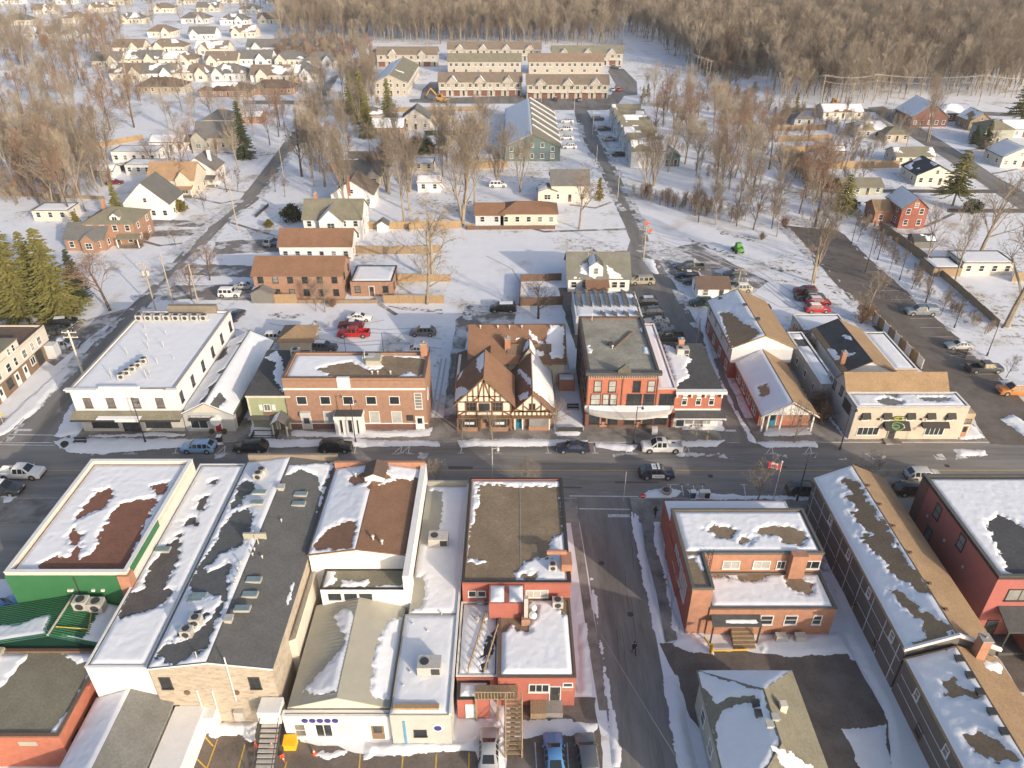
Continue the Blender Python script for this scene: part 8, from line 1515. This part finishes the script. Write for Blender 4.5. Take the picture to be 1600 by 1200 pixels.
w1 = P(938, 995); wire('slack white cable crossing the side street by the corner brick building', (w1.x, w1.y, .5), (P(1080, 1300).x, P(1080, 1300).y, 5.5), .1, .02)
def fence(pts, label, h=1.75, m=WOOD, group=None):
    Wp = [P(*q) for q in pts]; t = thing('fence', label, 'fence', Wp[0], 0, group)
    for a, b in zip(Wp, Wp[1:]):
        n = max(1, int((b-a).length/2.6)); d = (b-a)/n; nr = Vector((-d.y, d.x, 0)).normalized()*.03
        for i in range(n):
            p = a-Wp[0]+d*i; q = p+d*.965; k = 7; mb = MB()
            MB().box(p.x-.07, p.x+.07, p.y-.07, p.y+.07, 0, h+.12).build('post', m, t)
            c = [p+(q-p)*.03, q]
            mb.prism([c[0]-nr, c[1]-nr, c[1]+nr, c[0]+nr], (0, 0, h*rt.uniform(.96, 1.03))).build('panel', m, t)
for pts, l, m, h in (([(560, 358), (640, 358), (722, 356)], 'long board fence behind the playhouse shed', WOODN, 1.9), ([(556, 396), (620, 397), (690, 395)], 'grey board fence beside the brown roofed white house', WOOD, 1.9), ([(612, 440), (705, 440)], 'board fence behind the flat roofed cottage', WOODN, 1.7), ([(600, 474), (695, 474)], 'low board fence along the snowy lot', WOODN, 1.8), ([(429, 474), (466, 474)], 'short new board fence beside the grey garden shed', WOODN, 2.0), ([(466, 474), (592, 474)], 'low grey fence along the north rim of the bank lot', WOOD, .8),
    ([(812, 478), (880, 476)], 'brown fence enclosing the small back yard', TRIMBR, 1.8), ([(812, 478), (814, 440), (878, 438)], 'brown fence at the far side of the small back yard', TRIMBR, 1.6), ([(735, 264), (794, 262)], 'honey coloured fence by the camper', WOODN, 2.2), ([(640, 362), (655, 348)], 'short side fence near the playhouse', WOOD, 1.8), ([(728, 358), (742, 358)], 'stub fence by the empty lot corner', WOOD, 1.5),
    ([(1372, 358), (1410, 385), (1452, 418)], 'tall brown fence climbing beside the lot', WOOD, 2.2), ([(1452, 418), (1492, 414)], 'orange tinted cross fence behind the lot', WOODN, 2.0), ([(1465, 428), (1500, 458), (1560, 512)], 'weathered fence along the overgrown lot edge', WOOD, 1.5), ([(1225, 238), (1320, 236)], 'upper honey coloured garden fence', WOODN, 2.0), ([(1215, 222), (1300, 219)], 'faded garden fence beyond the honey fence', WOOD, 2.0), ([(1278, 264), (1405, 262)], 'orange garden fence across the white yards', WOODN, 2.2), ([(1205, 205), (1290, 203)], 'pale garden fence farthest up the gardens', WOOD, 2.0), ([(1580, 440), (1640, 436)], 'brown fence behind the cream garage', WOOD, 2), ([(400, 340), (420, 322)], 'low post fence on the open snow', TRIMB, .8),
    ([(598, 242), (690, 240)], 'dark slat fence below the snow roofed cottage', TRIMBR, 1.8), ([(1010, 165), (1075, 172)], 'wire fence by the trail end', METAL, 1.2), ([(150, 232), (225, 218)], 'tan fence by the overgrown gardens', WOODN, 1.8), ([(0, 305), (165, 312)], 'thin rail fence across the overgrown gardens', WOOD, 1.0), ([(0, 205), (100, 210)], 'red brown fence behind the overgrown gardens', BRICKT, 1.6), ([(445, 132), (510, 120)], 'tan fence at the far end of the side street', WOODN, 1.8), ([(870, 676), (912, 676)], 'black iron rail before the fenced yard', TRIMB, 1.0), ([(664, 212), (745, 210)], 'dark hedge-like fence by the long garden shed', NEEDLED, 1.7), ([(730, 359), (868, 358)], 'brown hedge line at the back of the empty lot', TRIMBR, 1.0), ([(620, 175), (760, 173)], 'grey fence along the court lane', WOOD, 1.8)):
    fence(pts, l, h, m)
# bins, benches, planters, cones, boxes
def bench(px, py, label, z=.12, rz=0):
    p = P(px, py, z); t = thing('bench', label, 'bench', p, rz)
    for i in range(3): MB().box(-.9, .9, -.25+i*.17, -.12+i*.17, .42, .46).build('seat_slat', DMETAL, t)
    for i in range(3): MB().box(-.9, .9, .27, .31, .55+i*.14, .66+i*.14).build('back_slat', DMETAL, t)
    for x in (-.8, .8): MB().box(x-.04, x+.04, -.25, .31, 0, .42).box(x-.04, x+.04, .24, .31, .42, .95).build('leg', DMETAL, t)
bench(126, 693, 'dark bench on the snowy kerb before the white building'); bench(1088, 667, 'dark bench on the terrace of the white shopfront'); bench(1500, 557, 'bench facing the long lamp-lined lot', 0, -.7); bench(895, 640, 'bench in the fenced yard beside the half-timbered shop')
def bins(px, py, label, m, z=.12, n=None):
    p = P(px, py, z); t = thing('bin', label, 'bin', p); MB().prism([(-.28, -.3, 0), (.28, -.3, 0), (.32, -.34, 1.0), (-.32, -.34, 1.0)], (0, .6, 0)).build('body', m, t); MB().box(-.35, .35, -.38, .32, 1.0, 1.1).build('lid', TRIMW, t)
BLUEB = mat('bin_blue', (.05, .09, .16), .5, .1, 1); bins(1082, 777, 'blue recycling bin next to the kerb island', BLUEB); bins(1096, 777, 'pale waste bin between two recycling bins', LGREY); bins(1104, 777, 'black bin at the end of the row', TRIMB); bins(344, 690, 'black bin by the red door', TRIMB)
p = P(1041, 770, .12); t = thing('planter', 'round stone planter on the kerb island', 'planter', p); MB().tube((0, 0, 0), (0, 0, .5), .6, .75, 14).build('bowl', KERB, t); MB().ball((0, 0, .55), .5, 8, 5, .5).build('soil', BARKD, t)
p = P(102, 697, .12); t = thing('planter', 'dark planter beside the kerb bench', 'planter', p); MB().tube((0, 0, 0), (0, 0, .5), .45, .55, 12).build('bowl', DMETAL, t); MB().ball((0, 0, .55), .45, 8, 5, .6).build('plant', NEEDLED, t)
def cone(px, py, label, g=None, tip=False):
    t = thing('traffic_cone', label, 'traffic cone', P(px, py, .01), rt.uniform(0, 3), g); 
    if tip: t.rotation_euler = (math.pi/2, 0, .6); t.location.z = .22
    MB().box(-.2, .2, -.2, .2, 0, .04).build('base', ORS, t); MB().tube((0, 0, .04), (0, 0, .35), .15, .1, 8).tube((0, 0, .5), (0, 0, .75), .07, .03, 8).build('cone', ORS, t); MB().tube((0, 0, .35), (0, 0, .5), .1, .07, 8).build('reflective_band', TRIMW, t)
for x, y in ((425, 1166), (433, 1152), (400, 1165), (491, 1178)): cone(x, y, 'orange traffic cone by the grey back stairs', 'traffic cones')
cone(441, 1183, 'toppled orange traffic cone on the back lot', None, True)
YB = mat('yellow_box', (.7, .42, .02), .6, .1, 1); t = thing('salt_box', 'yellow salt box beside the rear shopfront', 'box', P(455, 1166)); MB().prism([(-.55, -.45, 0), (.55, -.45, 0), (.5, -.45, .8), (-.5, -.45, .8)], (0, .9, 0)).build('body', YB, t); MB().prism([(-.6, -.5, .8), (.6, -.5, .8), (.6, .5, 1.0), (-.6, .5, 1.0)], (0, 0, .06)).build('lid', YB, t)
t = thing('bollard', 'yellow bollard with low yellow rail behind the corner brick building', 'bollard', P(1110, 1020)); MB().tube((0, 0, -.1), (0, 0, 1.3), .16, .16, 10).build('post', YB, t); MB().bar((.2, 0, .35), (3.9, .1, .35), .16).build('rail', YB, t); MB().bar((-.4, 1.5, .6), (0, .2, .6), .14).build('rail', YB, t)
t = thing('road_sign', 'round red no-entry sign at the corner of the side street by the corner brick building', 'sign', P(1002, 795, .12)); MB().tube((0, 0, 0), (0, 0, 2.2), .04, .04, 6).build('post', METAL, t); MB().tube((0, -.05, 2.2), (0, -.08, 2.2), .38, .38, 18).build('disc', mat('sign_red', (.6, .02, .03), .5, .05, 1), t); MB().box(-.26, .26, -.1, -.085, 2.14, 2.26).build('bar', TRIMW, t)
t = thing('hydrant', 'yellow fire hydrant on the pavement before the white shopfront', 'hydrant', P(1104, 687, .12)); MB().tube((0, 0, 0), (0, 0, .6), .14, .14, 8).ball((0, 0, .62), .15, 8, 5).build('barrel', YB, t); MB().tube((-.25, 0, .42), (.25, 0, .42), .08, .08, 8).build('nozzle', YB, t)
t = thing('newspaper_box', 'pale blue box under the rounded canopy', 'box', P(1022, 678, .12)); MB().box(-.4, .4, -.3, .3, 0, 1.1).build('body', LGREY, t); MB().box(-.42, .42, -.32, .32, 1.1, 1.16).build('lid', TRIMW, t)
t = thing('pedestrian_sign', 'yellow diamond sign at the corner of the side street', 'sign', P(8, 668, 0)); MB().tube((0, 0, 0), (0, 0, 2.4), .04, .04, 6).build('post', METAL, t); MB().prism([(0, -.05, 1.9), (.45, -.05, 2.35), (0, -.05, 2.8), (-.45, -.05, 2.35)], (0, .03, 0)).build('board', mat('sign_yellow', (.7, .5, .02), .5, .1, 1), t)
# flag
p = P(1208, 781); h = hgt(p.y, 723); t = thing('flagpole', 'white flagpole flying a red and white maple leaf flag', 'flagpole', (p.x, p.y, .1)); MB().tube((0, 0, 0), (0, 0, h), .07, .05, 8).build('pole', TRIMW, t); MB().ball((0, 0, h+.08), .12, 8, 6).build('finial', TRIMW, t)
FR = mat('flag_red', (.62, .02, .04), .7, .05, 1)
def cloth(x0, x1, nm, m, z0, z1, off=0):
    mb = MB(); n = 6
    for i in range(n):
        a, b = x0+(x1-x0)*i/n, x0+(x1-x0)*(i+1)/n; f = lambda x: .12*math.sin(x*4.0)-off; mb.face([(a, f(a), z0+.08*math.sin(a*3)), (b, f(b), z0+.08*math.sin(b*3)), (b, f(b), z1+.08*math.sin(b*3)), (a, f(a), z1+.08*math.sin(a*3))])
    return mb.build(nm, m, t)
cloth(-.45, -.06, 'flag_band', FR, h-1.05, h-.1); cloth(-1.25, -.45, 'flag_field', TRIMW, h-1.05, h-.1); cloth(-1.65, -1.25, 'flag_band', FR, h-1.05, h-.1)
leaf = [(0, .38), (.09, .2), (.2, .25), (.17, .08), (.33, .12), (.28, .0), (.36, -.05), (.15, -.2), (.17, -.28), (.02, -.25), (.02, -.4), (-.02, -.4), (-.02, -.25), (-.17, -.28), (-.15, -.2), (-.36, -.05), (-.28, .0), (-.33, .12), (-.17, .08), (-.2, .25), (-.09, .2)]
MB().prism([(-.85+x*.85, -.17+.05*x, h-.58+z*.85) for x, z in leaf], (0, .02, 0)).build('maple_leaf', FR, t)
# people
def person(px, py, label, hd=0, z=.12, stride=.28, coat=None):
    p = P(px, py, z); t = thing('person', label, 'person', p, math.radians(hd)); s = stride
    V = [(0, 0, .95), (0, 0, 1.15), (0, .02, 1.38), (0, .03, 1.5), (.09, 0, .92), (.10, -s*.5, .5), (.10, -s, .09), (.10, -s-.16, .04), (-.09, 0, .92), (-.10, s*.35, .5), (-.10, s*.9, .1), (-.10, s*.9-.16, .04), (.2, .02, 1.4), (.26, .10, 1.13), (.25, .0, .9), (-.2, .02, 1.4), (-.26, -.08, 1.13), (-.24, -.2, .93), (0, .02, 1.56)]
    E_ = [(0, 1), (1, 2), (2, 3), (0, 4), (4, 5), (5, 6), (6, 7), (0, 8), (8, 9), (9, 10), (10, 11), (2, 12), (12, 13), (13, 14), (2, 15), (15, 16), (16, 17), (3, 18)]
    R = [.15, .16, .17, .07, .10, .075, .05, .05, .10, .075, .05, .05, .085, .06, .045, .085, .06, .045, .06]
    me = bpy.data.meshes.new('body'); me.from_pydata(V, E_, []); o = bpy.data.objects.new('body_', me); COL.objects.link(o); md = o.modifiers.new('s', 'SKIN'); o.modifiers.new('d', 'SUBSURF').levels = 1
    for i, q in enumerate(me.skin_vertices[0].data): q.radius = (R[i], R[i]*.85); q.use_root = (i == 0)
    dg = bpy.context.evaluated_depsgraph_get(); m2 = bpy.data.meshes.new_from_object(o.evaluated_get(dg)); bpy.data.objects.remove(o); m2.materials.clear(); m2.polygons.foreach_set('use_smooth', [True]*len(m2.polygons)); put('body', m2, coat, t)
    hd_ = MB().ball((0, -.01, 1.66), .105, 12, 9, 1.2).build('head', mat('skin', (.42, .26, .19), .6, .05, 1), t, True); MB().ball((0, .02, 1.70), .115, 12, 8, 1.05).build('hat', mat('dark_cloth', (.02, .02, .024), .9, .2, 3), hd_, True)
    MB().ball((0, -.12, 1.65), .018, 6, 4).build('nose', mat('skin', (.42, .26, .19)), hd_)
    for s_, (hx, hy, hz) in enumerate(((.25, -.02, .86), (-.24, -.24, .89))):
        hh = MB().ball((hx, hy, hz), .045, 8, 6, 1.3)
        for k in range(4): hh.tube((hx-.03+k*.02, hy-.01, hz-.03), (hx-.03+k*.02, hy-.03, hz-.10), .009, .007, 5)
        hh.tube((hx+.03, hy-.03, hz), (hx+.04, hy-.06, hz-.05), .01, .008, 5).build('hand', mat('skin', (.42, .26, .19)), t, True)
DC = mat('dark_cloth', (.02, .02, .024))
person(1023, 808, 'person in dark clothes walking on the pavement beside the corner building', 150, .13, .3, DC); person(990, 1021, 'person in dark clothes crossing the side street by the corner brick building', 20, .02, .25, DC)
# slush at the road edges and thin snow over the drives
def verge(pts, w, label, cover=.55):
    c = [P(*q) for q in pts]; Lp = []; Rp = []
    for i, p in enumerate(c):
        d = (c[min(i+1, len(c)-1)]-c[max(0, i-1)]).normalized(); n = Vector((-d.y, d.x, 0)); Lp.append(p+n*w/2); Rp.append(p-n*w/2)
    poly = [qpix(p.x, p.y) for p in Lp+Rp[::-1]]; gsnow('slush', poly, label, .05, .35, .5, SLUSH, .016, cat='slush', cover=cover, cs=.35, round_=1.2, rough=.02)
verge([(2, 691), (40, 645), (102, 585), (176, 504), (226, 458), (318, 357), (375, 312)], 2.6, 'dirty slush along the west edge of the side street'); verge([(216, 495), (262, 445), (352, 350), (404, 312), (460, 232), (500, 165)], 2.4, 'dirty slush along the east edge of the side street')
verge([(437, 232), (466, 190), (484, 150), (520, 118)], 2.2, 'slush at the top bend of the side street'); verge([(975, 330), (952, 300), (936, 262), (912, 220), (905, 188)], 2.0, 'slush on the west edge of the townhouse street'); verge([(1122, 560), (1085, 500), (1052, 440), (1022, 398), (1008, 360), (990, 325), (962, 262), (930, 195)], 2.4, 'slush on the east edge of the townhouse street')
verge([(1222, 352), (1276, 410), (1330, 470), (1372, 520)], 2.5, 'slush on the west edge of the long lamp-lined lot'); verge([(1320, 367), (1372, 417), (1425, 462), (1500, 530), (1552, 576), (1610, 640)], 1.4, 'slush on the east edge of the long lamp-lined lot', .45)
verge([(140, 712), (420, 712), (800, 712), (1120, 712), (1540, 714)], 1.2, 'thin slush in the parking lane of the main street', .3); verge([(1000, 380), (1050, 400), (1120, 430)], 8, 'churned slush across the open yard', .5)
for a, b, y, w in ((335, 450, 385, 3), (290, 410, 423, 3), (255, 410, 457, 3.2), (215, 325, 349, 1.6), (222, 312, 364, 1.6)): verge([(a, y), ((a+b)/2, y), (b, y)], w, 'thin melting snow over the drive at the side street', .42)
# shovelled paths from the houses to the street, ruts and footprints on the lots
for pts, w in (([(268, 344), (300, 350), (330, 345)], 1.0), ([(300, 308), (345, 318), (372, 312)], 1.0), ([(330, 292), (380, 300), (392, 300)], .9), ([(350, 238), (400, 244), (430, 240)], 1.0), ([(205, 372), (250, 384), (285, 380)], 1.0), ([(480, 377), (440, 372), (352, 345)], .9), ([(890, 320), (930, 325), (955, 316)], 1.0), ([(826, 355), (850, 362), (980, 358)], 1.2), ([(582, 466), (600, 480), (620, 492)], .9), ([(1422, 360), (1450, 352), (1500, 329)], 1.0), ([(1452, 292), (1475, 297), (1500, 299)], 1.2), ([(1556, 228), (1520, 234), (1500, 236)], 1.0), ([(1590, 264), (1560, 270), (1545, 272)], 1.0), ([(470, 126), (500, 130), (515, 128)], 1.2)):
    strip('footpath', pts, w, WORN, .010)
for pts in ([(760, 400), (800, 420), (830, 470)], [(1030, 372), (1090, 392), (1180, 430), (1230, 470)], [(1040, 380), (1100, 402), (1190, 445), (1235, 480)], [(1000, 360), (1060, 375), (1130, 382)], [(430, 545), (470, 520), (540, 512)], [(420, 520), (500, 530), (560, 540), (640, 535)], [(600, 545), (630, 520), (690, 510)], [(170, 500), (130, 515), (110, 540)], [(160, 492), (120, 505), (90, 530)], [(1180, 460), (1220, 480), (1300, 480)]):
    strip('tyre_track', pts, .35, TRACK, .0065)
# ------------------------------------------------------------------ winter haze
hz = MB().box(-880, 880, -30, 1480, -1.0, 68).build('haze', None); tag(hz, 'thin pale winter haze over the whole town', 'haze', None, 'stuff')
hm = bpy.data.materials.new('haze'); hm.use_nodes = True; hn = hm.node_tree; hn.nodes.clear(); ho = hn.nodes.new('ShaderNodeOutputMaterial'); pv = hn.nodes.new('ShaderNodeVolumePrincipled')
pv.inputs['Color'].default_value = (.92, .93, .96, 1); pv.inputs['Density'].default_value = 0.00012; hn.links.new(pv.outputs[0], ho.inputs['Volume']); hz.data.materials.append(hm)
